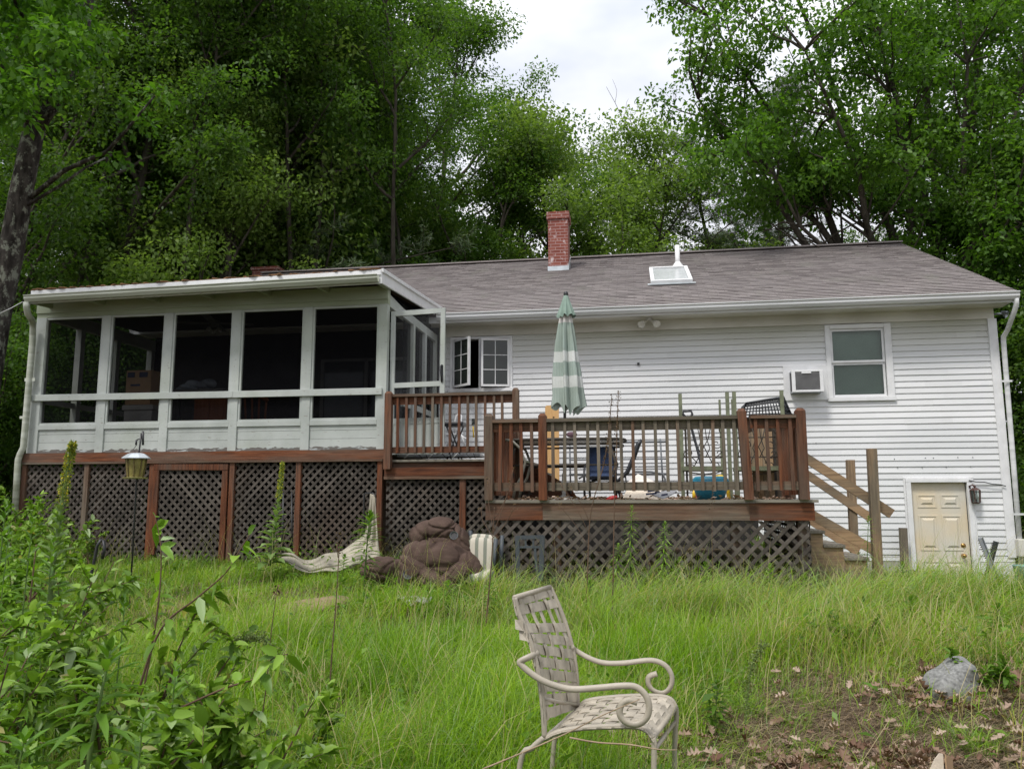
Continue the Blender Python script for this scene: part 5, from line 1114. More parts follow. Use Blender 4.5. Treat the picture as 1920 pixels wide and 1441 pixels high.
def grass():
    rng = np.random.default_rng(42)
    def field(n, y0, y1, pw=1.0):
        Y = y0+(y1-y0)*rng.random(n)**pw; hw = Y*0.70+0.8; X = -Y*0.157*1.0+(rng.random(n)*2-1)*hw
        return X, Y
    def cull(X, Y, keep):
        return X[keep], Y[keep]
    # main tall grass
    for nm, n, y0, y1, wd, hs, lab in (('tall_grass', 125000, 1.9, 6.2, 0.0064, 0.40, 'tall bright green grass covering the yard in the foreground'), ('meadow_grass', 170000, 6.2, 13.4, 0.0078, 0.36, 'long overgrown grass in front of the deck, porch and house')):
        X, Y = field(n, y0, y1, 0.8)
        dn = vnoise(X, Y, 0.45, 3)*0.6+vnoise(X, Y, 0.16, 4)*0.5
        b = bare(X, Y)
        k = (rng.random(n) < np.clip(dn*1.9-0.15, 0.15, 1)*(1-b*(0.97-0.25*vnoise(X, Y, 0.25, 31)**2))) & ~inhouse(X, Y)
        X, Y = X[k], Y[k]; n2 = len(X); b = b[k]
        hn = 0.34+1.15*vnoise(X, Y, 0.7, 5)**1.3*(0.6+0.4*rng.random(n2))
        short = 1-0.45*sstep(-2.3, -3.6, X)*sstep(5.2, 6.4, Y)
        H = hs*hn*(0.5+0.9*rng.random(n2))*short
        deckf = np.exp(-((Y-8.3)/0.7)**2)*sstep(-2.6, -0.6, X)*sstep(4.5, 2.2, X); H = H*(1+0.75*deckf*(rng.random(n2) < 0.35)); H = H*(1-0.5*b)
        H = H*(1-0.28*sstep(2.6, 4, X)*sstep(8, 10, Y))
        dry = vnoise(X, Y, 0.7, 6)
        onb = sstep(0.4, 1.8, X)*0.28*sstep(7.5, 5.5, Y)
        pt = vnoise(X, Y, 0.55, 8)*0.6+vnoise(X, Y, 0.2, 18)*0.4; r = np.clip(0.68*(0.35*rng.random(n2)+0.75*pt)-0.02, 0, 0.66); r = np.where(rng.random(n2) < 0.16, 0.6+0.1*rng.random(n2), r); r = np.where(rng.random(n2) < 0.03+0.34*dry**3+onb, 0.80+0.2*rng.random(n2), r)
        make_blades(nm, rng, X, Y, H, wd*(0.6+0.8*rng.random(n2)), 0.2+1.05*rng.random(n2)**1.3, M['grass'], r, lab, 'grass')
    # arching tufts in front of the deck, the stair foot and the bank
    nc = 95; cx = rng.uniform(-1.6, 4.6, nc); cy = rng.uniform(6.9, 8.6, nc)-0.25*rng.random(nc)+0.9*(cx > 2.0)*rng.random(nc); n = 9500; idx = rng.integers(0, nc, n); X = cx[idx]+rng.normal(size=n)*0.10; Y = cy[idx]+rng.normal(size=n)*0.08; k = ~inhouse(X, Y); X, Y, idx = X[k], Y[k], idx[k]; n = len(X); hc = 0.45+0.35*rng.random(nc)
    make_blades('grass_tufts', rng, X, Y, hc[idx]*(0.6+0.5*rng.random(n)), 0.006+0.004*rng.random(n), 0.45+0.8*rng.random(n), M['grass'], np.where(rng.random(n) < 0.25, 0.78+0.1*rng.random(n), 0.5+0.2*rng.random(n)), 'taller arching grass tufts in front of the deck lattice and stairs', 'grass', 4, (0.5, -0.1))
    # flowering grass stalks
    n = 5200; X, Y = field(n, 3.0, 12.5, 0.8); k = ~inhouse(X, Y) & (rng.random(n) > bare(X, Y)*0.8) & (rng.random(n) < 0.25+0.75*sstep(-3.4, -1.0, X)); X, Y = X[k], Y[k]; n2 = len(X)
    H = (0.45+0.40*rng.random(n2))*(1+0.35*np.exp(-((Y-8.3)/0.9)**2)); lean = 0.25+0.5*rng.random(n2)
    make_blades('grass_stalks', rng, X, Y, H, 0.0035+0.0015*rng.random(n2), lean, M['grass'], 0.70+0.28*rng.random(n2), 'thin flowering grass stalks standing above the lawn', 'grass')
    # underside thatch, dense short
    X, Y = field(90000, 2.0, 12.5, 0.9); k = ~inhouse(X, Y); X, Y = X[k], Y[k]; b = bare(X, Y); n2 = len(X)
    r = rng.random(n2)
    make_blades('dry_thatch', rng, X, Y, (0.05+0.10*rng.random(n2))*(1-0.3*b), 0.0035+0.003*rng.random(n2), 1.0+0.9*rng.random(n2), M['straw'], r, 'dead brown and straw coloured thatch between the green grass blades', 'dry grass', 2)
    # straw lying over the bank
    n = 34000; X = rng.uniform(0.0, 4.4, n); Y = rng.uniform(2.6, 6.2, n); k = rng.random(n) < bare(X, Y)*0.9+0.10; X, Y = X[k], Y[k]; n2 = len(X)
    make_blades('loose_straw', rng, X, Y, 0.06+0.14*rng.random(n2)**2, 0.002+0.0025*rng.random(n2), 1.5+1.6*rng.random(n2), M['straw'], rng.random(n2), 'loose matted straw lying on the bare bank in the lower right', 'straw', 3, (0.9, -0.5))
    # dead oak leaves
    n = 13000; X = rng.uniform(-0.6, 4.4, n); Y = rng.uniform(2.4, 6.6, n); pr = bare(X, Y)*0.30*vnoise(X, Y, 0.35, 14)**2*2.0+0.9*np.exp(-((X-0.85)/0.65)**2-((Y-3.9)/0.6)**2)+0.02
    k = rng.random(n) < pr; X, Y = X[k], Y[k]; n2 = len(X)
    C = np.stack([X, Y, gz(X, Y)+0.012+0.05*rng.random(n2)], 1); D = rnorm(rng, n2); D[:, 2] *= 0.3; Nn = rnorm(rng, n2)*0.45; Nn[:, 2] += 1; L = 0.045+0.06*rng.random(n2)
    V = []; 
    Dn = D/np.linalg.norm(D, axis=1, keepdims=True); B = np.cross(Dn, Nn); B /= np.linalg.norm(B, axis=1, keepdims=True); U = np.cross(B, Dn)
    lob = [(0, 0.03), (0.15, 0.10), (0.22, 0.22), (0.34, 0.10), (0.46, 0.30), (0.60, 0.13), (0.74, 0.24), (0.86, 0.08), (1.0, 0.0), (0.86, -0.08), (0.74, -0.24), (0.60, -0.13), (0.46, -0.30), (0.34, -0.10), (0.22, -0.22), (0.15, -0.10)]
    ctr = C+Dn*(L*0.5)[:, None]; pts = [ctr+U*(L*0.05)[:, None]]
    curl = (rng.random(n2)*1.6)
    for a, b_ in lob: pts.append(C+Dn*(L*a)[:, None]+B*(L*b_)[:, None]+U*(L*(abs(b_)*curl*1.2+(a-0.5)**2*curl*0.8))[:, None])
    V = np.stack(pts, 1).reshape(-1, 3); nv = 17; b0 = np.arange(n2)*nv; F = np.concatenate([np.stack([b0, b0+1+i, b0+1+(i+1) % 16], 1) for i in range(16)])
    o = npmesh('leaf_litter', V, F, 3, M['litter'], None, rnd=np.repeat(rng.random(n2), nv)); tag(o, 'dead pinkish brown oak leaves scattered on the bare bank in the lower right', 'leaf litter', kind='stuff')
    # small tufts on the bank
    n = 5200; cx = rng.uniform(0.2, 4.2, 70); cy = rng.uniform(3.2, 5.4, 70); idx = rng.integers(0, 70, n); X = cx[idx]+rng.normal(size=n)*0.045; Y = cy[idx]+rng.normal(size=n)*0.045
    make_blades('bank_tufts', rng, X, Y, 0.06+0.14*rng.random(n), 0.0035+0.002*rng.random(n), 0.5+0.8*rng.random(n), M['grass'], rng.random(n)*0.6+0.1, 'small green grass tufts dotted over the bare bank', 'grass')
    n = 2600; X = rng.uniform(0.0, 4.4, n); Y = rng.uniform(2.8, 5.4, n); k = rng.random(n) < bare(X, Y); X, Y = X[k], Y[k]; V = []; F = []; base = np.array([(1, 0, 0), (-1, 0, 0), (0, 1, 0), (0, -1, 0), (0, 0, 1), (0, 0, -1)], float); fc = np.array([(0, 2, 4), (2, 1, 4), (1, 3, 4), (3, 0, 4), (2, 0, 5), (1, 2, 5), (3, 1, 5), (0, 3, 5)])
    Z = gz(X, Y)
    for q in range(len(X)): V.append(base*(0.004+0.014*rng.random()**2)*(0.6+0.8*rng.random((6, 3)))+np.array([X[q], Y[q], Z[q]+0.004])); F.append(fc+6*q)
    o = npmesh('soil_crumbs', np.concatenate(V), np.concatenate(F), 3, M['soil'], None); tag(o, 'crumbs of dark soil and pebbles on the bare bank', 'soil', kind='stuff')
    # clover and small weeds
    n = 9000; X, Y = field(n, 2.4, 11, 0.9); k = (vnoise(X, Y, 0.6, 21) > 0.55) & (rng.random(len(X)) > bare(X, Y)*0.8) & ~inhouse(X, Y); X, Y = X[k], Y[k]; n2 = len(X)
    C = np.stack([X, Y, gz(X, Y)+0.05+0.22*rng.random(n2)], 1); D = rnorm(rng, n2); D[:, 2] *= 0.5; Nn = rnorm(rng, n2)*0.5; Nn[:, 2] += 1; L = 0.03+0.06*rng.random(n2)
    V, F = leaf_quads(C, D, Nn, L, L*0.5); o = npmesh('ground_weeds', V, F, 4, M['weed'], None, rnd=np.repeat(rng.random(n2), 4)); tag(o, 'small bright broad-leaved weeds mixed through the grass', 'weeds', kind='stuff')
grass()
# ------------------------------------------------------------------ things on the decks
from mathutils import noise as mnoise
def up_pole(m, px, py, Y, z0, r, n=10): a = at(px, py, Y); m.tube([(a.x, Y, z0), a], r, n); return a
def deck_things():
    # closed patio umbrella; canvas in the umbrella's own frame so that the stripes sit right
    Y = 10.3; tip = at(1061, 548, Y); zb = QZ
    um = thing('patio_umbrella', 'closed patio umbrella with sage green and white striped canvas standing on the deck', 'umbrella', (at(1057, 900, Y).x, Y, zb))
    L = Vector((tip.x, Y, tip.z-0.06))-Vector(um.location); m = MB(); m.tube([(0, 0, 0), (L.x, 0, L.z)], 0.019, 12); m.build('pole', M['black'], um, world=False)
    m = MB(); m.ell((L.x, 0, L.z+0.035), (0.032, 0.032, 0.042), n=14, m=10); m.build('finial', M['black'], um, world=False)
    z0 = atz(1068, 765, Y)-zb; z1 = L.z-0.02
    def canopy(u, v):
        t = 2*math.pi*u; z = z1+(z0-z1)*v; sh = 0.03+0.14*v**0.72
        pl = 1+(0.52*(1-2*abs(math.sin(3.5*t+0.5*math.sin(2*t+2*v))))+0.10*math.cos(5*t+1+4*v))*min(1, v*2.2); r = sh*pl
        zz = z+0.06*v**4*math.cos(8*t+1.2)+0.05*v**3*math.cos(t-2.4)
        return (L.x*(z/L.z)+r*math.cos(t)+0.05*v*v, r*math.sin(t)*0.8, zz)
    m = MB(); m.grid(canopy, 96, 40); m.build('canopy', M['canvas'], um, world=False)
    def vent(u, v):
        t = 2*math.pi*u; r = (0.022+0.085*v**0.9)*(1+0.22*math.cos(8*t)*v); return (L.x*0.99+r*math.cos(t), r*math.sin(t), z1+0.05-0.30*v+0.02*v*math.cos(8*t+1))
    m = MB(); m.grid(vent, 64, 10); m.build('vent_cap', plain('faded_sage', (0.22, 0.30, 0.25), 0.9), um, world=False)
    m = MB(); 
    for k in range(8):
        t = k*math.pi/4; m.tube([(L.x*0.5+0.05+0.10*math.cos(t), 0.08*math.sin(t), z0+0.02), (L.x*0.5+0.03+0.03*math.cos(t), 0.02*math.sin(t), z0+0.35)], 0.007, 6)
    m.build('ribs', M['black'], um, world=False)
    m = MB(); m.lathe([(0.0, 0.06), (0.03, 0.055), (0.05, 0.04), (0.23, 0.02), (0.25, 0.0)], (0, 0, 0), n=28); m.lathe([(0.024, 0.02), (0.024, 0.30)], (0, 0, 0.03)); m.tube([(0.02, 0, 0.2), (0.07, 0, 0.2)], 0.008, 6); m.build('base', M['concrete'], um, world=False)
    # upright fresh pine plank
    Y = 12.2; a, b = at(1022, 761, Y), at(1047, 761, Y)
    p = MB(); p.prism([(a.x, QZ+0.0), (b.x, QZ), (b.x+0.005, b.z-0.01), (b.x-0.03, b.z+0.015), (a.x+0.02, a.z+0.01), (a.x, a.z-0.02)], Y, Y+0.035); c = at(1038, 782, Y); 
    o = p.build('pine_plank', M['pine'], thing('pine_board', 'fresh yellow pine board standing upright behind the closed umbrella', 'board', (a.x, Y, QZ)))
    m = MB(); m.ell((c.x, Y-0.001, c.z), (0.016, 0.003, 0.014), n=8, m=5); m.build('knot', M['twig'], o)
    # oval patio table seen edge on
    Y = 9.75; zt = atz(1050, 822, Y); a, b = at(936, 822, Y), at(1172, 822, Y); cx = (a.x+b.x)/2; rx = (b.x-a.x)/2; cy = Y+0.42
    tb = thing('patio_table', 'rounded patio table with a dark metal rim behind the deck railing', 'table', (cx, cy, QZ))
    def slabring(m, rx, ry, z0, z1, n=44, p=0.55):
        sg = lambda v: math.copysign(abs(v)**p, v)
        P = [(cx+rx*sg(math.cos(2*math.pi*i/n)), cy+ry*sg(math.sin(2*math.pi*i/n))) for i in range(n)]; m.prism(P, z0, z1, 'xy')
    m = MB(); slabring(m, rx-0.02, 0.40, zt-0.008, zt); m.build('table_top', plain('frosted_glass', (0.38, 0.36, 0.32), 0.3), tb)
    sg = lambda v: math.copysign(abs(v)**0.55, v)
    m = MB(); m.tube([(cx+rx*sg(math.cos(2*math.pi*i/44)), cy+0.42*sg(math.sin(2*math.pi*i/44)), zt-0.005) for i in range(44)], 0.018, 8, closed=True)
    m.tube([(cx+(rx-.03)*sg(math.cos(2*math.pi*i/44)), cy+0.39*sg(math.sin(2*math.pi*i/44)), zt-0.07) for i in range(44)], 0.012, 8, closed=True); m.build('rim', M['rust'], tb)
    for sx in (-1, 1):
        for sy in (-1, 1):
            m = MB(); m.tube([(cx+sx*(rx-0.2), cy+sy*0.3, zt-0.02), (cx+sx*(rx-0.12), cy+sy*0.32, zt-0.3), (cx+sx*(rx-0.16), cy+sy*0.33, QZ+0.3), (cx+sx*(rx-0.06), cy+sy*0.36, QZ)], 0.017, 8); m.build('leg', M['rust'], tb)
    m = MB(); m.tube([(cx-rx+0.15, cy-0.3, zt-0.32), (cx+rx-0.15, cy-0.3, zt-0.32)], 0.012, 8); m.tube([(cx-rx+0.15, cy+0.3, zt-0.32), (cx+rx-0.15, cy+0.3, zt-0.32)], 0.012, 8); m.build('stretcher', M['rust'], tb)
    # planter plant bits on table
    c = at(1068, 816, Y+0.3); m = MB(); m.ell((c.x, c.y, c.z+0.01), (0.07, 0.05, 0.035), bump=0.9, n=14, m=8); o = m.build('rag', plain('purple_rag', (0.10, 0.055, 0.07), 0.9), None); tag(o, 'small crumpled purplish rag lying on the patio table', 'rag')
    # curved tube chair frame at the left
    Y = 9.55; ch = thing('metal_chair_frame', 'curved grey tubular chair frame behind the left end of the deck railing', 'chair frame', (at(965, 900, Y).x, Y+0.2, QZ))
    for k, dy in enumerate((0, 0.5)):
        m = MB(); m.tube([at(938, 823, Y)+Vector((0, dy, 0)), at(960, 826, Y)+Vector((0, dy, 0)), at(975, 840, Y)+Vector((0, dy, 0)), at(985, 865, Y)+Vector((0, dy, 0)), at(978, 893, Y)+Vector((0, dy, 0)), at(966, 915, Y)+Vector((0, dy, 0)), Vector((at(962, 928, Y).x, Y+dy, QZ+0.01))], 0.016, 8); m.build('side_tube', plain('olive_grey_tube', (0.17, 0.16, 0.125), 0.5), ch)
    m = MB(); 
    for pp in ((938, 823), (985, 865)): a = at(*pp, Y); m.tube([a, a+Vector((0, 0.5, 0))], 0.012, 8)
    m.build('cross_tube', M['greenmetal'], ch)
    # blue sling chair
    Y = 10.0; sc = thing('sling_chair', 'dark blue sling chair with curved black arms behind the deck railing', 'chair', (at(1128, 930, Y).x, Y+0.2, QZ)); a, b, c, d = at(1104, 838, Y), at(1152, 838, Y), at(1152, 900, Y-0.1), at(1104, 900, Y-0.1)
    m = MB(); m.add([a, b, c, d], [(0, 1, 2, 3)]); m.add([d, c, c+Vector((0, -.45, .04)), d+Vector((0, -.45, .04))], [(0, 1, 2, 3)]); m.build('sling', M['sling'], sc, solid=0.008)
    for s, (p0, p1) in enumerate(((a, d), (b, c))):
        m = MB(); m.tube([p0, p1, p1+Vector((0, -.45, .04))], 0.014, 8); ax_ = p1+Vector(((-0.03, 0.03)[s], 0, 0.05)); m.tube([p0+(p1-p0)*0.35, ax_+Vector((0, -.1, .12)), ax_+Vector((0, -.3, .1)), ax_+Vector((0, -.42, 0)), Vector((ax_.x, Y-0.45, QZ))], 0.014, 8); m.build('arm', M['black'], sc)
        m = MB(); m.tube([p1, Vector((p1.x, Y+0.15, QZ))], 0.014, 8); m.build('leg', M['black'], sc)
    # grey metal rack lying on its side
    Y = 11.3; rk = thing('wire_rack', 'grey aluminium rack of parallel bars lying along the wall behind the blue chair', 'rack', (at(1150, 930, Y).x, Y, QZ))
    for i, py in enumerate((829, 846, 861, 875, 888)):
        m = MB(); a = at(1067, py+1, Y); b = at(1250, py-1 if py < 880 else py, Y); m.tube([a, b], 0.014 if i in (0, 4) else 0.009, 8); m.build('bar', M['rackgrey'], rk)
    for px in (1068, 1238): m = MB(); a = at(px, 822, Y); b = at(px+(6 if px > 1100 else 2), 925, Y); m.tube([a, b], 0.012, 8); m.build('upright', M['rackgrey'], rk)
    m = MB(); m.tube([at(1190, 884, Y-0.3), at(1220, 884, Y-0.3), at(1243, 888, Y-0.3), at(1247, 898, Y-0.3), at(1247, 925, Y-0.3)], 0.013, 8); m.build('bent_tube', M['rackgrey'], rk); m = MB(); m.tube([at(1085, 897, Y-0.2), at(1100, 888, Y-.2), at(1130, 886, Y-0.2), at(1150, 894, Y-.2), at(1152, 925, Y-0.2)], 0.013, 8); m.build('bent_tube', M['rackgrey'], rk)
    # black folded lounge arm
    Y = 9.7; o = MB(); o.tube([at(1203, 824, Y), at(1197, 832, Y), at(1188, 858, Y), at(1176, 885, Y), at(1160, 900, Y), at(1140, 905, Y)], [0.02, 0.03, 0.03, 0.028, 0.022, 0.015], 10)
    fb = thing('folded_lounge_chair', 'black folded lounge chair leaning with its arm pointing up right of the blue chair', 'lounge chair', (at(1170, 930, Y).x, Y, QZ)); o.build('arm', M['blackpl'], fb)
    m = MB(); m.tube([at(1140, 893, Y), at(1120, 898, Y), at(1105, 905, Y)], 0.016, 8); m.tube([at(1150, 900, Y), at(1168, 938, Y)], 0.014, 8); m.tube([at(1172, 890, Y), at(1176, 915, Y), at(1170, 938, Y)], 0.010, 8); m.build('frame', M['blackpl'], fb)
    # open cartons with printed newspaper
    Y = 9.25; ct = thing('paper_carton', 'crumpled printed carton and flattened papers on the deck floor right of the black chair', 'carton', (at(1215, 935, Y).x, Y, QZ))
    def sheet(px, dY, th=0.01, mt='paper', nm='flap'):
        m = MB(); vs = [at(a, b, Y+c) for a, b, c in px]; n = len(vs); c_ = sum(vs, Vector())/n; m.add(vs, [tuple(range(n))]); return m.build(nm, M[mt] if isinstance(mt, str) else mt, ct, solid=th)
    sheet([(1168, 932, -0.1), (1245, 936, -0.1), (1232, 910, 0.3), (1180, 908, 0.3)], 0); sheet([(1176, 905, 0.25), (1196, 889, 0.5), (1232, 906, 0.4), (1245, 918, 0.2), (1225, 930, 0.1)], 0, mt=plain('pale_carton', (0.66, 0.60, 0.54), 0.85)); sheet([(1245, 936, -0.1), (1269, 922, 0.15), (1260, 917, 0.2), (1222, 928, 0)], 0, mt=plain('grey_carton', (0.25, 0.25, 0.26), 0.85))
    m = MB()
    for k, (x, y, w) in enumerate(((1214, 921, 14), (1211, 926, 20), (1228, 923, 9), (1240, 928, 12))): a = at(x, y, Y-0.105); b = at(x+w, y-2, Y-0.105); m.beam(a, b, 0.004, 0.022)
    m.build('printed_lines', M['ink'], ct)
    a = at(1147, 934, 9.2); m = MB(); m.ell(a, (0.07, 0.05, 0.03), rot=(0, -0.3, 0), n=14, m=8); o = m.build('red_scoop', M['redplastic'], None); tag(o, 'small red plastic toy poking over the deck edge', 'toy')
    # blue tub, snow shovel with black D handle, yellow and red toy
    Y = 9.35; c = at(1333, 937, Y); r = 0.205; tbk = thing('blue_tub', 'blue rounded plastic tub behind the deck railing under the iron scrollwork', 'tub', (c.x, Y, QZ)); h = atz(1333, 893, Y)-QZ
    m = MB(); m.lathe([(0.0, 0), (r*0.72, 0), (r*0.85, h*0.3), (r, h*0.72), (r*0.97, h*0.9), (r*0.8, h), (0, h*1.02)], (c.x, Y, QZ), n=28); m.build('body', M['blueplastic'], tbk)
    m = MB(); m.lathe([(r*1.0, h*0.70), (r*1.05, h*0.72), (r*1.05, h*0.78), (r*1.0, h*0.80)], (c.x, Y, QZ), n=28); m.build('rim', M['blueplastic'], tbk)
    ty = thing('plastic_toy', 'yellow and red plastic toy frame standing behind the blue tub', 'toy', (at(1350, 930, 9.75).x, 9.75, QZ)); Y2 = 9.75
    m = MB(); m.tube([at(1343, 894, Y2), at(1352, 893, Y2), at(1361, 897, Y2), at(1364, 910, Y2), at(1367, 940, Y2)], 0.022, 8); m.tube([at(1301, 935, Y2), at(1302, 918, Y2)], 0.022, 8); m.build('frame', M['yellowplastic'], ty)
    m = MB(); m.tube([at(1306, 938, Y2), at(1305, 922, Y2)], 0.018, 8); m.build('post', M['redplastic'], ty)
    Y = 9.6; sh = thing('snow_shovel', 'black snow shovel with a D handle leaning behind the deck railing', 'shovel', (at(1320, 930, Y).x, Y, QZ))
    m = MB(); m.tube([at(1289, 782, Y), at(1296, 800, Y), at(1307, 840, Y), at(1317, 880, Y-0.1), at(1322, 900, Y-0.15)], 0.016, 10); m.build('shaft', M['black'], sh)
    m = MB(); m.tube([at(1288, 784, Y), at(1281, 777, Y), at(1281, 771, Y), at(1296, 770, Y), at(1298, 776, Y), at(1294, 783, Y)], 0.015, 8, closed=True); m.build('handle', M['black'], sh)
    # dismantled iron arbour: olive square posts, two scroll panels and shelf bars
    Y = 9.9; ar = thing('iron_arbour', 'dismantled olive green iron arbour with scrollwork panels standing behind the railing', 'arbour', (at(1370, 930, Y).x, Y, QZ))
    for px, py, dY, w, mt in ((1275, 738, 0, .042, 'greenmetal'), (1349, 749, .5, .026, 'greenmetal'), (1363, 735, 0, .042, 'greenmetal'), (1372, 748, .5, .02, 'greenmetal'), (1376, 734, 0.05, .042, 'greenmetal'), (1465, 732, 0.1, .042, 'greenmetal'), (1285, 800, .4, .024, 'rust'), (1450, 800, .4, .024, 'rust')):
        a = at(px, py, Y+dY); m = MB(); m.box(a.x-w/2, a.x+w/2, Y+dY-w/2, Y+dY+w/2, QZ, a.z); m.build('post', M[mt], ar)
    for x0, x1 in ((1281, 1359), (1383, 1461)):
        m = MB(); w = x1-x0; Q = lambda u, v: at(x0+w*u, v, Y-0.03)
        for py in (820, 857): m.tube([Q(0, py), Q(1, py-1)], 0.008, 6)
        def curl(u, v, r, s, st):
            pts = []
            for k in range(16): t = st+s*k*0.36; rr = r*(1-k*0.045); pts.append(at(x0+w*u+rr*math.cos(t), v+rr*math.sin(t), Y-0.03))
            m.tube(pts, 0.006, 5)
        for s in (-1, 1):
            c0 = 0.5+s*0.02; m.tube([Q(c0, 800), Q(0.5+s*0.06, 822), Q(0.5+s*0.14, 840), Q(0.5+s*0.03, 858)], 0.006, 5); m.tube([Q(0.5+s*0.16, 800), Q(0.5+s*0.10, 822), Q(0.5-s*0.05, 845), Q(0.5-s*0.16, 862), Q(0.5-s*0.24, 875)], 0.006, 5)
            curl(0.5+s*0.30, 832, 9, s, 0.5); curl(0.5+s*0.36, 850, 10, -s, 2.5); m.tube([Q(0.5+s*0.16, 868), Q(0.5+s*0.25, 860), Q(0.5+s*0.42, 848)], 0.006, 5); curl(0.5+s*0.30, 873, 7, s, 3.6); curl(0.5+s*0.44, 805, 8, s, 1)
        m.build('scroll_panel', M['rust'], ar)
        m = MB(); a = Q(-0.02, 874); b = Q(1.03, 874); m.box(a.x, b.x, Y-0.08, Y+0.4, a.z-0.05, a.z); m.build('shelf', M['greenmetal'], ar)
        m = MB(); m.tube([Q(0, 880), Q(0.2, 886), Q(0.5, 889), Q(0.8, 886), Q(1, 880)], 0.008, 6); m.build('apron_bar', M['rust'], ar)
    # black laundry basket, tilted, with slots
    Y = 10.4; lb = thing('laundry_basket', 'black slotted plastic laundry basket upturned above the right end of the deck railing', 'basket', tuple(at(1438, 775, Y)))
    tl, tr, br_, bl = at(1400, 755, Y), at(1472, 744, Y), at(1489, 782, Y), at(1392, 782, Y)
    m = MB(); rows = 5; cols = 15
    def BQ(u, v, dy=0): t = tl+(tr-tl)*u; b = bl+(br_-bl)*u; p = t+(b-t)*v; return p+Vector((0, 0.07*(2*u-1)**2+dy, 0))
    for r_ in range(rows+1):
        v = r_/rows; m.tube([BQ(i/12, v) for i in range(13)], 0.009 if r_ else 0.016, 6)
    for c_ in range(cols+1):
        u = c_/cols; m.tube([BQ(u, 0), BQ(u, 1)], 0.008, 5)
    m.build('slotted_side', M['blackpl'], lb)
    m = MB(); m.add([BQ(0, 0), BQ(0.5, 0), BQ(1, 0), BQ(1, 0, 0.42), BQ(0.5, 0, 0.5), BQ(0, 0, 0.42)], [tuple(range(6))]); m.build('bottom', M['blackpl'], lb, solid=0.01)
    m = MB()
    for u0 in (0.0, 1.0):
        for k in range(8): m.tube([BQ(u0, 0, 0.06*k), BQ(u0, 1, 0.06*k)], 0.008, 5)
        for r_ in range(rows+1): m.tube([BQ(u0, r_/rows, 0), BQ(u0, r_/rows, 0.42)], 0.008, 5)
    m.build('end_side', M['blackpl'], lb)
    # what it sits on: rough plank box
    Y = 10.3; a, b = at(1408, 820, Y), at(1448, 820, Y); pb = thing('plank_box', 'rough brown plank box with a peaked front behind the red corner railing', 'box', ((a.x+b.x)/2, Y, QZ))
    for k in range(4):
        x = a.x+(b.x-a.x)*k/4; z = atz(1428, 812-(4-abs(k-1.5)*2)*3, Y); m = MB(); m.box(x+0.002, x+(b.x-a.x)/4-0.002, Y, Y+0.3, QZ, z); m.build('plank', M['tanz'], pb)
    a, b = at(1456, 782, 10.45), at(1490, 782, 10.45); pp = thing('storage_crate', 'dim brown crate under the black laundry basket', 'crate', ((a.x+b.x)/2, 10.5, QZ))
    m = MB(); m.box(at(1400, 790, 10.6).x, b.x, 10.62, 10.95, QZ, atz(1440, 784, 10.6)); m.build('body', M['midz'], pp, bevel=0.01); m = MB(); m.box(at(1398, 790, 10.6).x, b.x+0.02, 10.6, 10.97, atz(1440, 784, 10.6), atz(1440, 782, 10.6)); m.build('lid', M['midx'], pp)
    # leaves and rubbish on deck floor
    rng = np.random.default_rng(3); n = 900; X = rng.uniform(-1.5, 1.6, n); Yy = rng.uniform(8.95, 11.5, n); C = np.stack([X, Yy, QZ+0.005+0.02*rng.random(n)], 1); D = rnorm(rng, n); D[:, 2] *= .3; Nn = rnorm(rng, n)*.5; Nn[:, 2] += 1; Ls = 0.04+0.05*rng.random(n); V, F = leaf_quads(C, D, Nn, Ls, Ls*.6); o = npmesh('deck_leaves', V, F, 4, M['litter'], None, rnd=np.repeat(rng.random(n), 4)); tag(o, 'dry leaves strewn over the boards of the lower deck', 'leaf litter', kind='stuff')
deck_things()
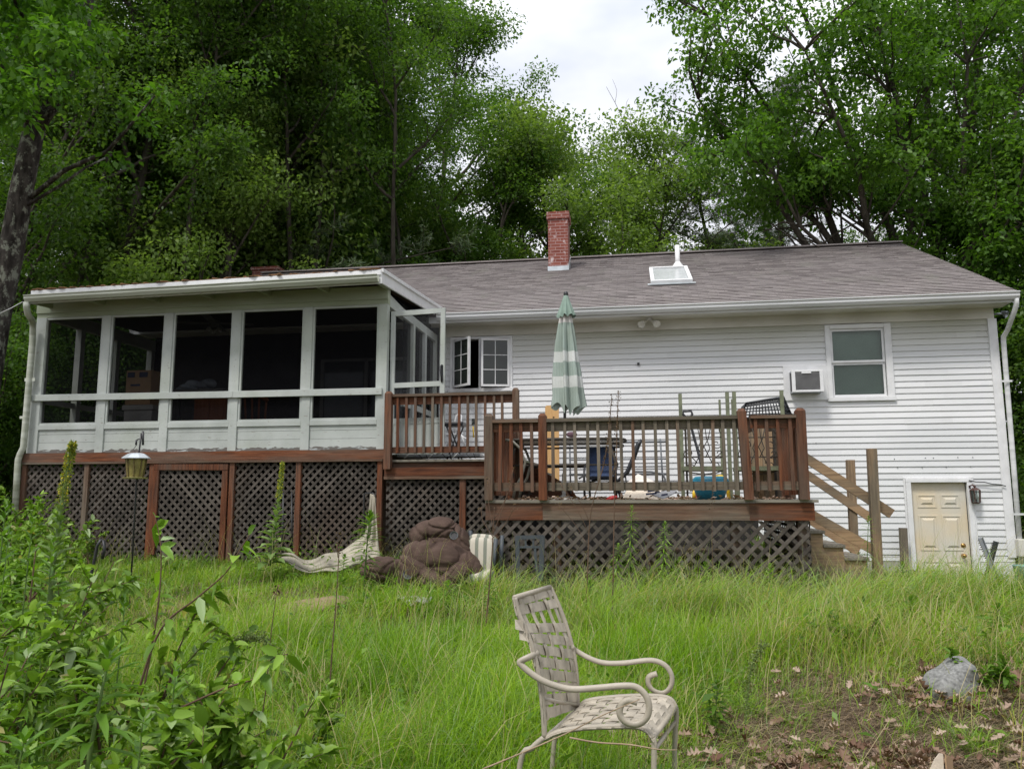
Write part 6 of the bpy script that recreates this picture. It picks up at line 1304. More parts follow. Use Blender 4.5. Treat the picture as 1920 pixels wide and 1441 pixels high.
def landing_things():
    Y = 11.4; c = at(853, 797, Y); s = thing('folding_stool', 'black cushioned folding stool with crossed legs on the upper landing', 'stool', (c.x, Y, LZ))
    m = MB(); m.box(c.x-0.15, c.x+0.15, Y-0.14, Y+0.14, c.z-0.02, c.z+0.045); m.build('seat', M['blackpl'], s, bevel=0.02)
    for sy in (-.11, .11):
        for sx in (-1, 1): m = MB(); m.tube([(c.x-sx*0.10, Y+sy, c.z-0.02), (c.x+sx*0.10, Y+sy, LZ)], 0.011, 8); m.build('leg', M['black'], s)
    Y = 11.9; w = thing('white_chair', 'white tubular chair frame behind the black stool on the upper landing', 'chair', (at(862, 850, Y).x, Y, LZ))
    m = MB(); m.tube([at(853, 812, Y), at(853, 790, Y), at(856, 779, Y), at(861, 775, Y), at(865, 779, Y), at(864, 795, Y), at(862, 815, Y)], 0.014, 8); m.build('backrest', M['pvc'], w)
    for p, q in (((835, 815), (868, 812)), ((864, 812), (873, 838)), ((862, 815), (880, 826)), ((846, 812), (838, 838))): m = MB(); m.tube([at(*p, Y), at(*q, Y)], 0.012, 8); m.build('leg', M['pvc'], w)
    g = 'white pipes lying along the wall of the upper landing'
    for i, (y0, z) in enumerate(((12.7, 0.10), (12.9, 0.17), (12.6, 0.03))):
        m = MB(); m.tube([(atx(800, 830, y0), y0, LZ+z), (atx(955, 828, y0), y0, LZ+z-0.02)], 0.03, 10); o = m.build('white_pipe', M['pvc'], None); tag(o, 'white plastic pipe along the upper landing wall, '+('middle', 'highest', 'lowest')[i]+' of the three', 'pipe', g)
    # dark folded legs of things stored under the rail
    Y = 10.75; f = thing('folded_table', 'folded table lying on the landing floor, dark wire legs showing under the bottom rail', 'folding table', (at(830, 855, Y).x, Y, LZ))
    m = MB(); m.box(atx(745, 855, Y+0.2), atx(900, 855, Y+0.2), Y+0.2, Y+0.8, LZ+0.06, LZ+0.09); m.build('table_top', M['steel'], f)
    for k in range(9): px = 768+k*15; mt = M['black'] if k % 3 else M['pvc']; m = MB(); m.tube([at(px, 849, Y), at(px+(-10, 9, 3)[k % 3], 859, Y)], 0.007, 6); m.build('leg', mt, f)
    Y = 13.44; h = thing('hose_tap', 'outdoor hose tap with a yellow hose end on the wall of the upper landing', 'tap', tuple(at(888, 790, Y)))
    c = at(888, 790, Y); m = MB(); m.box(c.x-0.03, c.x+0.03, Y-0.02, Y, c.z-0.05, c.z+0.05); m.tube([c, c+Vector((0, -.08, 0)), c+Vector((0, -.1, -.06))], 0.014, 8); m.build('tap', M['darksteel'], h)
    m = MB(); m.tube([at(887, 799, Y-0.1), at(888, 820, Y-0.1)], 0.012, 8); m.build('hose_end', M['yellowplastic'], h)
landing_things()

# ------------------------------------------------------------------ things in the yard
def catmull(P, n):
    P = [Vector(p) for p in P]; out = []
    for i in range(len(P)-1):
        p0, p1, p2, p3 = P[max(i-1, 0)], P[i], P[i+1], P[min(i+2, len(P)-1)]
        for k in range(n):
            t = k/n; out.append(0.5*((2*p1)+(p2-p0)*t+(2*p0-5*p1+4*p2-p3)*t*t+(3*p1-p0-3*p2+p3)*t**3))
    out.append(P[-1]); return out
def strap_chair():
    YN, YF = 3.05, 3.52
    cc = at(1130, 1380, 3.3); ch = thing('strap_lawn_chair', 'beige lawn chair of woven vinyl straps with scrolled metal arms in the foreground grass', 'chair', (cc.x, 3.3, gzf(cc.x, 3.3)))
    K = lambda L, Y: [at(a, b, Y) for a, b in L]
    bn = catmull(K([(965, 1120), (971, 1147), (984, 1176), (996, 1208), (1007, 1250), (1014, 1290), (1019, 1338), (1021, 1381)], YN), 5)
    bf = catmull(K([(1031, 1100), (1047, 1134), (1062, 1174), (1074, 1219), (1080, 1258), (1082, 1292), (1083, 1318), (1083, 1330)], YF), 5)
    r = 0.0105
    m = MB(); m.tube(bn, r, 10); m.tube(bf, r, 10); m.tube([bn[0], bf[0]], r, 10); m.tube([bn[27], bf[31]], r*0.8, 8); m.build('back_frame', M['chair'], ch)
    sn = catmull(K([(1023, 1383), (1049, 1371), (1091, 1364), (1147, 1361), (1190, 1361), (1212, 1368), (1224, 1382)], YN), 5)
    sf = catmull(K([(1083, 1330), (1100, 1314), (1145, 1307), (1197, 1304), (1238, 1305), (1258, 1311), (1267, 1325)], YF), 5)
    rear_n = [bn[-1], at(998, 1401, YN), at(975, 1432, YN), at(962, 1490, YN)]; rear_n[-1].z = gzf(rear_n[-1].x, YN)
    rear_f = [sf[0], at(1060, 1350, YF), at(1040, 1385, YF), at(1030, 1430, YF)]; rear_f[-1].z = gzf(rear_f[-1].x, YF)
    m = MB(); m.tube(sn, r, 10); m.tube(sf, r, 10); m.tube([sn[-1], sf[-1]], r, 10); m.tube([sn[0], sf[0]], r, 10); m.tube([at(1227, 1405, YN), at(1266, 1352, YF)], r*0.8, 8); m.build('seat_frame', M['chair'], ch)
    fn_ = [sn[-1], at(1227, 1395, YN), at(1226, 1430, YN), at(1221, 1560, YN)]; fn_[-1].z = gzf(fn_[-1].x, YN)
    ff = [sf[-1], at(1268, 1345, YF), at(1265, 1400, YF), at(1262, 1480, YF)]; ff[-1].z = gzf(ff[-1].x, YF)
    for pts in (rear_n, rear_f, fn_, ff): m = MB(); m.tube(catmull(pts, 4), r, 10); m.build('leg', M['chair'], ch)
    an = catmull([at(1008, 1224, YN+0.02), at(992, 1231, YN-0.03)]+K([(975, 1240), (979, 1247), (999, 1264), (1028, 1280), (1070, 1291), (1118, 1289), (1166, 1285), (1192, 1287), (1210, 1302), (1217, 1324), (1212, 1345), (1195, 1357), (1174, 1353), (1162, 1338), (1166, 1319), (1179, 1312), (1195, 1316)], YN-0.035), 5)
    af = catmull([at(1073, 1212, YF-0.01)]+K([(1080, 1219), (1107, 1234), (1134, 1242), (1171, 1242), (1219, 1237), (1245, 1245), (1259, 1264), (1258, 1285), (1245, 1298), (1227, 1295), (1216, 1282), (1217, 1268), (1232, 1262)], YF+0.03), 5)
    for p in (an, af): m = MB(); m.tube(p, 0.0092, 10, flat=1.3); m.build('arm', M['chair'], ch)
    def samp(C, t): x = t*(len(C)-1); i = min(int(x), len(C)-2); return C[i]+(C[i+1]-C[i])*(x-i)
    def surf(A, B, s, t): return samp(A, t)+(samp(B, t)-samp(A, t))*s
    def nrm(A, B, s, t): e = 0.01; u = surf(A, B, s+e, t)-surf(A, B, s-e, t); v = surf(A, B, s, min(1, t+e))-surf(A, B, s, max(0, t-e)); return u.cross(v).normalized()
    def ribbon(A, B, P, w, name, ph):
        m = MB(); n = len(P)-1; vs = []
        for k, (s, t) in enumerate(P):
            c = surf(A, B, s, t); s2, t2 = P[min(k+1, n)]; s1, t1 = P[max(k-1, 0)]; d = (surf(A, B, s2, t2)-surf(A, B, s1, t1)).normalized(); N_ = nrm(A, B, min(max(s, .02), .98), t); b = d.cross(N_).normalized(); o = N_*(ph[k]*0.0032)
            vs += [c+o-b*w/2, c+o+b*w/2]
        m.add(vs, [(2*k, 2*k+1, 2*k+3, 2*k+2) for k in range(n)], False); return m.build(name, M['strap'], ch, solid=0.0025)
    def weave(A, B, nh, nv, t0, t1, missing=(), w=0.032, wv=0.028):
        ts = [t0+(t1-t0)*(i+0.5)/nh for i in range(nh)]; ss = [(j+0.55)/(nv+0.1) for j in range(nv)]
        for i, t in enumerate(ts):
            if i in missing: continue
            P = [(-0.035, t)]+[(k/36, t) for k in range(37)]+[(1.035, t)]; ph = [0]+[math.cos(math.pi*((k/36)*(nv+0.1)-0.55+i)) for k in range(37)]+[0]; ribbon(A, B, P, w, 'strap', ph)
        for j, s in enumerate(ss):
            P = [(s, t0+(t1-t0)*k/44) for k in range(45)]; ph = [-math.cos(math.pi*((k/44)*nh-0.5+j))*(0 if (missing and 1.8 < (k/44)*nh < 3.2) else 1) for k in range(45)]; ribbon(A, B, P, wv, 'strap', ph)
    weave(bn, bf, 11, 5, 0.005, 0.90, (2,), 0.037, 0.031)
    weave(sn, sf, 12, 8, 0.03, 1.0, (), 0.036, 0.036)
    for (s0, t, off) in ((0.0, 0.27, -0.03), (0.0, 0.36, -0.045)):   # broken strap ends hanging off the near post
        c = surf(bn, bf, s0, t); m = MB(); m.add([c+Vector((0.0, -.016, -.016)), c+Vector((-.03, -.018, -.01)), c+Vector((-.034, -.005, .024)), c+Vector((0, -.016, .02))], [(0, 1, 2, 3)]); m.build('strap_end', M['strap'], ch, solid=0.003)
strap_chair()

def cushions():
    Y = 8.45; g = thing('sofa_cushions', 'heap of brown upholstered recliner cushions slumped in the grass against the lattice', 'cushions', (at(800, 1090, Y).x, Y, gzf(at(800, 1090, Y).x, Y)))
    k = Y/1493*1.0
    def pill(nm, px, py, rx, ry, rz, dY=0.0, dep=0.24, p=0.85):
        m = MB(); c = at(px, py, Y+dY); cr = random.Random(px); m.ell(c, (rx*k, dep, ry*k), (0, rz, 0), n=80, m=56, p=p, bump=0.12, seed=px*0.1, crease=[(math.cos(t_), math.sin(t_), cr.uniform(-.5, .5), 0.07, cr.uniform(.06, .13)) for t_ in (cr.uniform(-.5, .5), cr.uniform(1.0, 2.0), cr.uniform(-1, 1))])
        return m.build(nm, M['cushion'], g)
    pill('headrest', 797, 1001, 31, 25, -0.45, 0.20, .2); pill('headrest', 829, 991, 31, 24, 0.10, 0.20, .21)
    pill('armrest', 866, 1018, 18, 41, -0.55, 0.22, .17); pill('backrest', 850, 1034, 62, 23, 0.62, 0.16, .20); pill('backrest', 808, 1050, 58, 37, 0.10, 0.0, .24, 0.75)
    pill('seat_cushion', 885, 1070, 20, 36, -0.5, 0.05, .18, 0.75); pill('seat_cushion', 853, 1080, 35, 18, -0.70, -0.10, .17, 0.75); pill('seat_cushion', 838, 1101, 23, 18, 0.75, -0.20, .14, 0.7)
    pill('footrest', 796, 1077, 54, 20, 0.55, -0.16, .19, 0.75); pill('armrest', 722, 1067, 44, 23, 0.02, -0.1, .22, 0.75); pill('armrest', 768, 1082, 26, 30, 0.3, -0.24, .12, 0.7)
    for nm, px, py, rx, ry, dY in (('base', 750, 1105, 62, 24, 0.05),):
        m = MB(); c = at(px, py, Y+dY); m.ell(c, (rx*k, 0.25, ry*k), n=24, m=14, bump=0.1); m.build(nm, plain('black_heap_shadow', (0.012, 0.011, 0.010), 0.95), g)  # near-black lump imitating the shadow low in the cushion heap
    for px, py, dY, r_ in ((851, 1003, -0.08, .040), (765, 1076, -0.36, .045)):
        c = at(px, py, Y+dY); ax_ = Vector((0.15, -1, 0.35)); m = MB(); m.lathe([(r_*0.85, -0.015), (r_, 0.0), (r_*1.08, 0.006), (r_*1.15, -0.01)], c, ax=ax_, n=22); cu = m.build('cup_holder', M['rackgrey'], g); m = MB(); m.lathe([(r_*0.84, -0.012), (0.0, -0.012)], c, ax=ax_, n=22); m.build('cup_hole', M['black'], cu)
    # striped cushions in a grey frame chair
    Y = 8.62; c = at(903, 1040, Y); sc = thing('striped_cushion_chair', 'grey framed chair with pale striped cushions beside the brown cushion heap', 'chair', (c.x, Y, gzf(c.x, Y)))
    m = MB(); m.ell(at(900, 1042, Y), (0.155, 0.06, 0.20), (-0.15, 0.03, 0), n=26, m=18, p=0.55); m.build('back_cushion', M['stripe'], sc)
    m = MB(); m.ell(at(905, 1018, Y+0.1), (0.165, 0.05, 0.10), (0, 0.06, 0), n=26, m=18, p=0.6); m.build('back_cushion', M['stripe'], sc); m = MB(); m.ell(at(897, 1078, Y-0.12), (0.16, 0.2, 0.06), (0.1, 0, 0), n=26, m=14, p=0.6); m.build('seat_cushion', M['stripe'], sc)
    for p, q, dY in (((872, 1002), (874, 1080), .1), ((882, 994), (884, 1020), .25), ((930, 1010), (922, 1090), 0), ((942, 1003), (936, 1090), .1)): m = MB(); m.tube([at(*p, Y+dY), at(*q, Y+dY)], 0.022, 8); m.build('post', plain('slate_plastic', (0.06, 0.07, 0.08), 0.6), sc)
    # dark metal folding chair standing by the deck lattice
    Y = 8.6; f = thing('metal_folding_chair', 'dark grey metal folding chair frame standing against the deck lattice', 'chair', (at(993, 1080, Y).x, Y, gzf(-1, Y)))
    for nm, p, q, r_ in (('side_tube', (970, 1005), (972, 1085), .022), ('side_tube', (1017, 1004), (1014, 1088), .026), ('top_bar', (968, 1007), (1019, 1006), .02), ('cross_bar', (972, 1025), (1015, 1025), .012), ('slat', (985, 1007), (986, 1025), .01), ('slat', (1000, 1007), (1000, 1025), .01), ('leg', (1003, 1028), (1008, 1085), .014)):
        m = MB(); a, b = at(*p, Y), at(*q, Y)
        m.beam(a, b, r_*2, r_*1.4, up=(0, 1, 0)); m.build(nm, plain('slate_metal', (0.05, 0.058, 0.066), 0.5), f)
    # canvas tarp hanging from a hooked bracket and trailing to the ground
    Lp = catmull([at(694, 925, 10.35), at(690, 958, 10.35), at(684, 995, 10.3), at(660, 1018, 10.1), at(615, 1040, 9.8), at(572, 1048, 9.5), at(548, 1036, 9.4), at(528, 1040, 9.3)], 6)
    Rp = catmull([at(703, 928, 10.3), at(707, 970, 10.2), at(711, 1020, 10.1), at(710, 1050, 9.8), at(672, 1060, 9.5), at(622, 1066, 9.3), at(575, 1064, 9.2), at(538, 1053, 9.2)], 6)
    def sh(u, v):
        i = v*(len(Lp)-1); a = int(min(i, len(Lp)-2)); t = i-a; p = Lp[a]+(Lp[a+1]-Lp[a])*t; q = Rp[a]+(Rp[a+1]-Rp[a])*t; r = p+(q-p)*u
        w = 0.05*math.sin(u*17+v*5)*min(1, v*4)+0.08*math.sin(math.pi*u)*(-min(1, v*1.5)); n_ = mnoise.noise(r*3.5)*0.07*min(1, v*2); return r+Vector((0, w, n_-0.04*math.sin(math.pi*u)*v))
    m = MB(); m.grid(sh, 34, 60); o = m.build('canvas_tarp', M['tarp'], None, solid=0.004); tag(o, 'cream canvas tarp hanging to a point and trailing over the grass at the porch lattice', 'tarp')
    br_ = thing('hanging_bracket', 'black bent rod bracket with the cream tarp hung on its hook', 'bracket', tuple(at(683, 1060, 10.35))); m = MB(); m.tube([at(682, 1065, 10.35), at(683, 926, 10.35), at(686, 924, 10.35), at(699, 924, 10.35), at(703, 930, 10.3)], 0.012, 8); m.build('rod', M['black'], br_)
    br2 = thing('garden_rod', 'square topped black rod standing at the lattice behind the right mullein', 'rod', tuple(at(548, 1035, 10.3))); m = MB(); m.tube([at(530, 1045, 10.3), at(531, 923, 10.3), at(547, 922, 10.3), at(548, 1045, 10.3)], 0.010, 8); m.build('rod', M['black'], br2)
    # faded flat cushion lying in the grass
    Y = 7.1; c = at(595, 1134, Y); m = MB(); m.ell((c.x, Y, c.z), (0.33, 0.28, 0.05), (0.03, -0.10, 0.1), n=36, m=12, p=0.75, bump=0.2); o = m.build('flat_cushion', M['mat'], None); tag(o, 'flattened weathered brown cushion lying in the grass left of the cushion heap', 'cushion')
    rng = random.Random(7)
    for i, (px, py, w, lb, mt) in enumerate(((775, 1162, .15, 'soggy pale printed paper lying in the grass below the brown cushions', 'whitecloth'), (1150, 1156, .10, 'white litter scrap by the lattice, leftmost of the three', 'whitecloth'), (1185, 1159, .11, 'white litter scrap by the lattice, middle one of the three', 'whitecloth'), (1225, 1152, .07, 'small crumpled white scrap by the lattice, rightmost of the three', 'whitecloth'))):
        Y = 7.3 if i == 0 else 7.9; c = at(px, py, Y); c.z = gzf(c.x, Y)+0.09; m = MB(); m.grid(lambda u, v: c+Vector(((u-.5)*2*w, (v-.5)*w*1.8, 0.07*mnoise.noise(Vector((u*3+i*7, v*3, i)))+0.02)), 14, 10); o = m.build('paper_scrap', M[mt], None, solid=0.003); tag(o, lb, 'litter')
cushions()

def yard_things():
    # bird feeder on a hooked pole
    Y = 6.9; c = at(255, 870, Y); fd = thing('bird_feeder', 'hanging bird feeder with pale roof and yellowed seed tank before the porch lattice', 'bird feeder', tuple(c)); s = Y/1493*1.12
    zr, zm, zt_ = atz(255, 848, Y), atz(255, 859, Y), atz(255, 897, Y)
    m = MB(); m.lathe([(0.0, zr-c.z+0.0), (0.045, zr-c.z-0.004), (0.075, zr-c.z-0.012), (0.128, zm-c.z+0.005), (0.128, zm-c.z-0.003)], c, n=8, smooth=False); m.build('roof', M['flash'], fd)
    m = MB(); m.lathe([(0.0, zm-c.z), (0.092, zm-c.z-0.004), (0.068, zt_-c.z+0.01), (0, zt_-c.z+0.01)], c, n=8, smooth=False); m.build('seed_tank', plain('yellowed_plastic', (0.23, 0.195, 0.06), 0.35, var=0.4, scale=14), fd)
    m = MB(); 
    for k in range(8): t = k*math.pi/4+0.39; m.beam(c+Vector((math.cos(t)*.094, math.sin(t)*.094, zm-c.z)), c+Vector((math.cos(t)*.07, math.sin(t)*.07, zt_-c.z+.01)), 0.008, 0.008)
    m.build('tank_ribs', plain('brown_plastic', (0.12, 0.09, 0.03), 0.5), fd)
    m = MB(); m.lathe([(0, 0.0), (0.105, 0.0), (0.11, 0.012), (0.0, 0.014)], (c.x, Y, zt_), n=20); m.build('tray', plain('olive_plastic', (0.20, 0.19, 0.05), 0.5), fd)
    Y = 6.98; hp = thing('feeder_pole', 'thin black garden pole with small hooks holding the bird feeder', 'pole', (at(250, 1120, Y).x, Y, gzf(at(250, 1120, Y).x, Y)))
    top = at(265, 812, Y); bot = at(245, 1110, Y); bot.z = gzf(bot.x, Y)-0.05; m = MB(); m.tube([bot, at(256, 900, Y), at(261, 845, Y), top], 0.008, 8); m.build('rod', M['black'], hp)
    for p, q, r_ in (((268, 808), (268, 834), .011), ((256, 824), (255, 834), .009)): m = MB(); m.tube([at(*p, Y), at(*q, Y)], r_, 8); m.build('hook', M['black'], hp)
    m = MB(); m.tube([at(257, 824, Y), at(264, 822, Y)], .006, 6); m.tube([at(256, 834, Y), at(250, 842, Y-.04), at(254, 848, Y-0.06)], 0.003, 5); m.build('hanger', M['black'], hp)
    # shepherd's hook in the foreground shrubs
    Y = 4.0; m = MB(); b = at(158, 1160, Y); m.tube([Vector((at(150, 1300, Y).x, Y, gzf(-3.4, Y))), at(157, 1150, Y), at(170, 1080, Y), at(178, 1045, Y), at(183, 1022, Y), at(189, 1011, Y), at(195, 1013, Y), at(196, 1030, Y), at(192, 1047, Y)], [0.008]*9, 10)
    sh_ = thing('shepherd_hook', 'black crook-topped garden hook rising out of the foreground shrubs', 'garden hook', (b.x, Y, gzf(b.x, Y))); m.build('rod', M['black'], sh_)
    # steel stakes crossed in front of the painted foundation
    Y = 9.6; g = 'crossed steel fence stakes'
    for i, (p, q, lb) in enumerate((((1837, 1008), (1885, 1128), 'crossed steel fence stake by the cream door, the one leaning left'), ((1866, 1014), (1838, 1120), 'crossed steel fence stake by the cream door, the one leaning right'))):
        a, b = at(*p, Y+i*0.06), at(*q, Y+i*0.06-0.3*(i == 0)); s_ = thing('fence_stake', lb, 'fence stake', tuple(b)); m = MB(); m.beam(a, b, 0.034, 0.012, up=(0, 1, 0)); d, u, v = basis(b-a, (0, 1, 0)); m.beam(a+u*0.02+Vector((0, -.02, 0)), b+u*0.02+Vector((0, -.02, 0)), 0.008, 0.035, up=(0, 1, 0)); m.build('bar', M['darksteel'] if i else M['rackgrey'], s_)
        m = MB()
        for k in range(12): c = a+(b-a)*(0.04+k*0.035); m.ell(c+u*-0.024, (0.008, 0.01, 0.006), n=6, m=4)
        m.build('lugs', M['rust'], s_)
    # corrugated black pipe in the grass near the door
    Y = 10.0; m = MB(); P = catmull([at(1672, 1082, 10.2), at(1690, 1077, 10.1), at(1715, 1076, 10), at(1745, 1080, 10), at(1765, 1088, 9.9)], 14); m.tube(P, [0.045+0.006*(i % 2) for i in range(len(P))], 12); o = m.build('black_hose', M['blackpl'], None); tag(o, 'black corrugated drain pipe lying in the grass below the cream door', 'pipe')
    Y = 11.2; c = at(1926, 1082, Y); m = MB(); m.lathe([(0.0, -.18), (0.11, -.18), (0.15, 0.14), (0.155, 0.15), (0.14, 0.15), (0.10, -0.16)], c, n=24); tb = m.build('plastic_bucket', M['teal'], None); tag(tb, 'pale teal plastic bucket at the right edge beside the downspout', 'bucket')
    # boulder
    Y = 5.3; c = at(1785, 1268, Y); c.z = gzf(c.x, Y)+0.07; m = MB(); m.ell(c, (0.155, 0.14, 0.115), (0, -0.35, 0.3), n=48, m=32, p=0.72, bump=0.55, seed=4.2); o = m.build('boulder', M['rock'], None); tag(o, 'grey granite boulder half sunk in the grassy bank at the right', 'boulder')
    # cardboard flap at the bottom edge
    Y = 3.25; a = at(1768, 1413, Y); m = MB(); bz = gzf(a.x, Y)-0.02; bx = thing('torn_carton', 'torn piece of tan cardboard sticking up at the bottom edge of the picture', 'cardboard', (a.x, Y, bz))
    m.prism([(a.x-0.10, bz), (a.x-0.004, bz), (a.x, a.z), (a.x-0.012, a.z+0.002), (a.x-0.03, a.z-0.02), (a.x-0.055, a.z-0.07)], Y, Y+0.004); m.build('front_panel', M['paper'], bx)
    m = MB(); p2 = at(1784, 1420, Y+0.18); m.add([(a.x, Y, bz), (p2.x, Y+0.18, bz), (p2.x, Y+0.18, p2.z), (a.x+0.006, Y, a.z)], [(0, 1, 2, 3)]); m.build('side_panel', M['carton'], bx, solid=0.004)
    # old wire from the gutter end to the leaning tree
    m = MB(); m.tube([at(42, 566, 10.1), at(20, 578, 10.5), at(-10, 592, 10.8)], 0.006, 6); o = m.build('guy_wire', M['pvc'], None); tag(o, 'pale wire from the porch gutter end to the leaning tree trunk', 'wire')
yard_things()

# ------------------------------------------------------------------ plants
def leaf_strips(C, D, Nn, L, Wd, droop):
    D = D/np.linalg.norm(D, axis=1, keepdims=True); B = np.cross(D, Nn); B /= (np.linalg.norm(B, axis=1, keepdims=True)+1e-9)
    G = np.zeros_like(D); G[:, 2] = -1; U = np.cross(B, D)
    l = L[:, None]; w = Wd[:, None]; dr = droop[:, None]
    P = lambda t: C+D*l*t+G*l*dr*t*t
    c0 = P(0); c1 = P(0.3)+U*w*-0.10; c2 = P(0.68)+U*w*-0.10; c3 = P(1.0)
    l1, r1 = P(0.3)+B*w*0.5+U*w*0.1, P(0.3)-B*w*0.5+U*w*0.1; l2, r2 = P(0.68)+B*w*0.38+U*w*0.08, P(0.68)-B*w*0.38+U*w*0.08
    V = np.stack([c0, l1, c1, r1, l2, c2, r2, c3], 1).reshape(-1, 3); b = np.arange(len(C))*8
    T = [(0, 1, 2), (0, 2, 3), (1, 4, 5), (1, 5, 2), (2, 5, 6), (2, 6, 3), (4, 7, 5), (5, 7, 6)]
    F = np.concatenate([np.stack([b+i, b+j, b+k], 1) for i, j, k in T]); return V, F
def put_leaves(name, LV, mat, parent, loc, rng):
    C, D, Nn, L, Wd, dr = [np.array(a, float) for a in zip(*LV)] if LV else ([],)*6
    V, F = leaf_strips(C-np.array(loc), D, Nn, L, Wd, dr); return npmesh(name, V, F, 3, mat, parent, rnd=np.repeat(rng.random(len(C)), 8), smooth=True)
def stem_plant(name, label, cat, path, r, leafL, leafW, n, rng, mat, stem=None, t0=0.1, tipdense=True, rise=0.3, group=None, droop=0.5):
    """single stem with leaves spiralling round it; path: list of world points base..tip"""
    P = catmull(path, 6); t = thing(name, label, cat, tuple(path[0]), group=group); m = MB(); m.tube(P, taper(r, r*0.3, len(P)), 7); m.build('stem', stem or M['gstem'], t, fixn=False)
    LV = []; az = rng.random()*6
    for i in range(n):
        f = t0+(1-t0)*((i+0.5)/n)**(0.75 if tipdense else 1); x = f*(len(P)-1); k = min(int(x), len(P)-2); c = P[k]+(P[k+1]-P[k])*(x-k); az += 2.4
        el = rise+0.9*max(0, (f-0.72)/0.28)+rng.normal()*0.12; d = (math.cos(az)*math.cos(el), math.sin(az)*math.cos(el), math.sin(el))
        s = (0.75+0.25*math.sin(math.pi*min(1, f*1.1)))*(1 if f < 0.8 else max(0.3, 1-(f-0.8)*3.3)); L = leafL*s*(0.85+0.3*rng.random())
        LV.append((tuple(c), d, (-d[0]*d[2], -d[1]*d[2], 1), L, leafW*(0.6+0.4*s), droop*(1.3-f)))
    put_leaves('leaves', LV, mat, t, t.location, rng); return t
def mullein(label, Y, pts, basal, rng, fl0):
    path = [at(a, b, Y) for a, b in pts]; P = catmull(path, 8); t = thing('mullein', label, 'plant', tuple(path[0])); m = MB(); m.tube(P, taper(0.016, 0.006, len(P)), 8); m.build('stem', M['mullstem'], t, fixn=False)
    LV = []; az = 0
    for i in range(46):
        f = 0.0+fl0*(i/46); x = f*(len(P)-1); k = min(int(x), len(P)-2); c = P[k]+(P[k+1]-P[k])*(x-k); az += 2.4; el = 0.35+0.8*f/fl0+rng.normal()*0.1; L = basal*(1-0.72*f/fl0)*(0.85+0.3*rng.random())
        d = (math.cos(az)*math.cos(el), math.sin(az)*math.cos(el), math.sin(el)); LV.append((tuple(c), d, (-d[0]*d[2], -d[1]*d[2], 1), L, L*0.34, 0.5))
    put_leaves('leaves', LV, M['mull'], t, t.location, rng)
    n = 900; f = fl0+(1-fl0)*rng.random(n); C = np.array([tuple(samp_(P, x)) for x in f]); rad_ = 0.022*(1.15-0.6*(f-fl0)/(1-fl0))*(1+0.25*np.sin(f*90)); D = rnorm(rng, n); C = C+D*rad_[:, None]; V, F = leaf_quads(C-np.array(t.location), D, rnorm(rng, n), np.full(n, 0.012)+0.012*rng.random(n), np.full(n, 0.012))
    rr = np.where(rng.random(n) < 0.20, 0.9+0.1*rng.random(n), 0.5*rng.random(n)); npmesh('flower_spike', V, F, 4, M['yellowfl'], t, rnd=np.repeat(rr, 4)); return t
def samp_(C, t): x = t*(len(C)-1); i = min(int(x), len(C)-2); return C[i]+(C[i+1]-C[i])*(x-i)
def shrub(label, bx, by, nst, H, spread, lean, leafL, rng, dens=22, mat='shrub', name='leafy_shrub'):
    z = gzf(bx, by); t = thing(name, label, 'shrub', (bx, by, z)); m = MB(); LV = []
    for s in range(nst):
        az = rng.random()*6.28; L = H*(0.6+0.5*rng.random()); d = (math.cos(az)*spread+lean[0], math.sin(az)*spread+lean[1], 1.0); P = limb(rng, (bx+rng.normal()*0.08, by+rng.normal()*0.08, z), d, L, 9, 0.09, -0.015); m.tube(P, taper(0.006+0.004*H, 0.0018, 10), 5, cap=False)
        br = [(P, 3)]
        for q in range(4, 9):
            if rng.random() < 0.8:
                dd = rng.normal(size=3)*0.6+(P[q]-P[q-1])/(L/9)*0.8; sp = limb(rng, P[q], dd, L*(0.18+0.2*rng.random()), 6, 0.12, 0.02); m.tube(sp, taper(0.003, 0.0012, 7), 4, cap=False); br.append((sp, 0))
        for Q, k0 in br:
            nn = int(dens*(len(Q)-k0)/9)
            for i in range(nn):
                f = k0/(len(Q)-1)+(1-k0/(len(Q)-1))*(i+rng.random())/nn; c = samp_(Q, min(f, 1)); d = rng.normal(size=3)*0.5; i2 = min(int(f*(len(Q)-1)), len(Q)-2); ax_ = (Q[i2+1]-Q[i2]); ax_ = ax_/np.linalg.norm(ax_); d = d+ax_*0.7; d[2] += 0.1; L2 = leafL*(0.6+0.6*rng.random())
                LV.append((tuple(c), tuple(d), tuple(rng.normal(size=3)*0.45+np.array([0, 0, 1])), L2, L2*(0.36+0.14*rng.random()), 0.15+0.4*rng.random()))
    m.build('stems', M['twig'], t, fixn=False); put_leaves('leaves', LV, M[mat], t, t.location, rng); return t
def dry_stalk(label, Y, pts, r, rng, heads=0, branches=(), name='dry_stalk', pale=False, headspan=0.35):
    path = [at(a, b, Y) for a, b in pts]; P = catmull(path, 6); t = thing(name, label, 'dry stalk', tuple(path[0])); m = MB(); m.tube(P, taper(r, r*0.45, len(P)), 6)
    for b in branches: m.tube(catmull([at(x, y, Y+rng.normal()*0.03) for x, y in b], 4), r*0.42, 5)
    m.build('stem', M['twig'], t, fixn=False)
    C = []
    if heads:
        for i in range(heads): C.append(np.array(samp_(P, 1-headspan*rng.random()))+rng.normal(size=3)*0.009)
    for b in branches:
        e = np.array(at(b[-1][0], b[-1][1], Y))
        for i in range(10): C.append(e+rng.normal(size=3)*0.02)
    if C:
        C = np.array(C); n = len(C); V, F = leaf_quads(C-np.array(t.location), rnorm(rng, n), rnorm(rng, n), 0.010+0.012*rng.random(n), np.full(n, 0.010)); npmesh('seed_heads', V, F, 4, M['seed'], t, rnd=np.repeat(rng.random(n), 4))['kind'] = 'stuff'
    return t
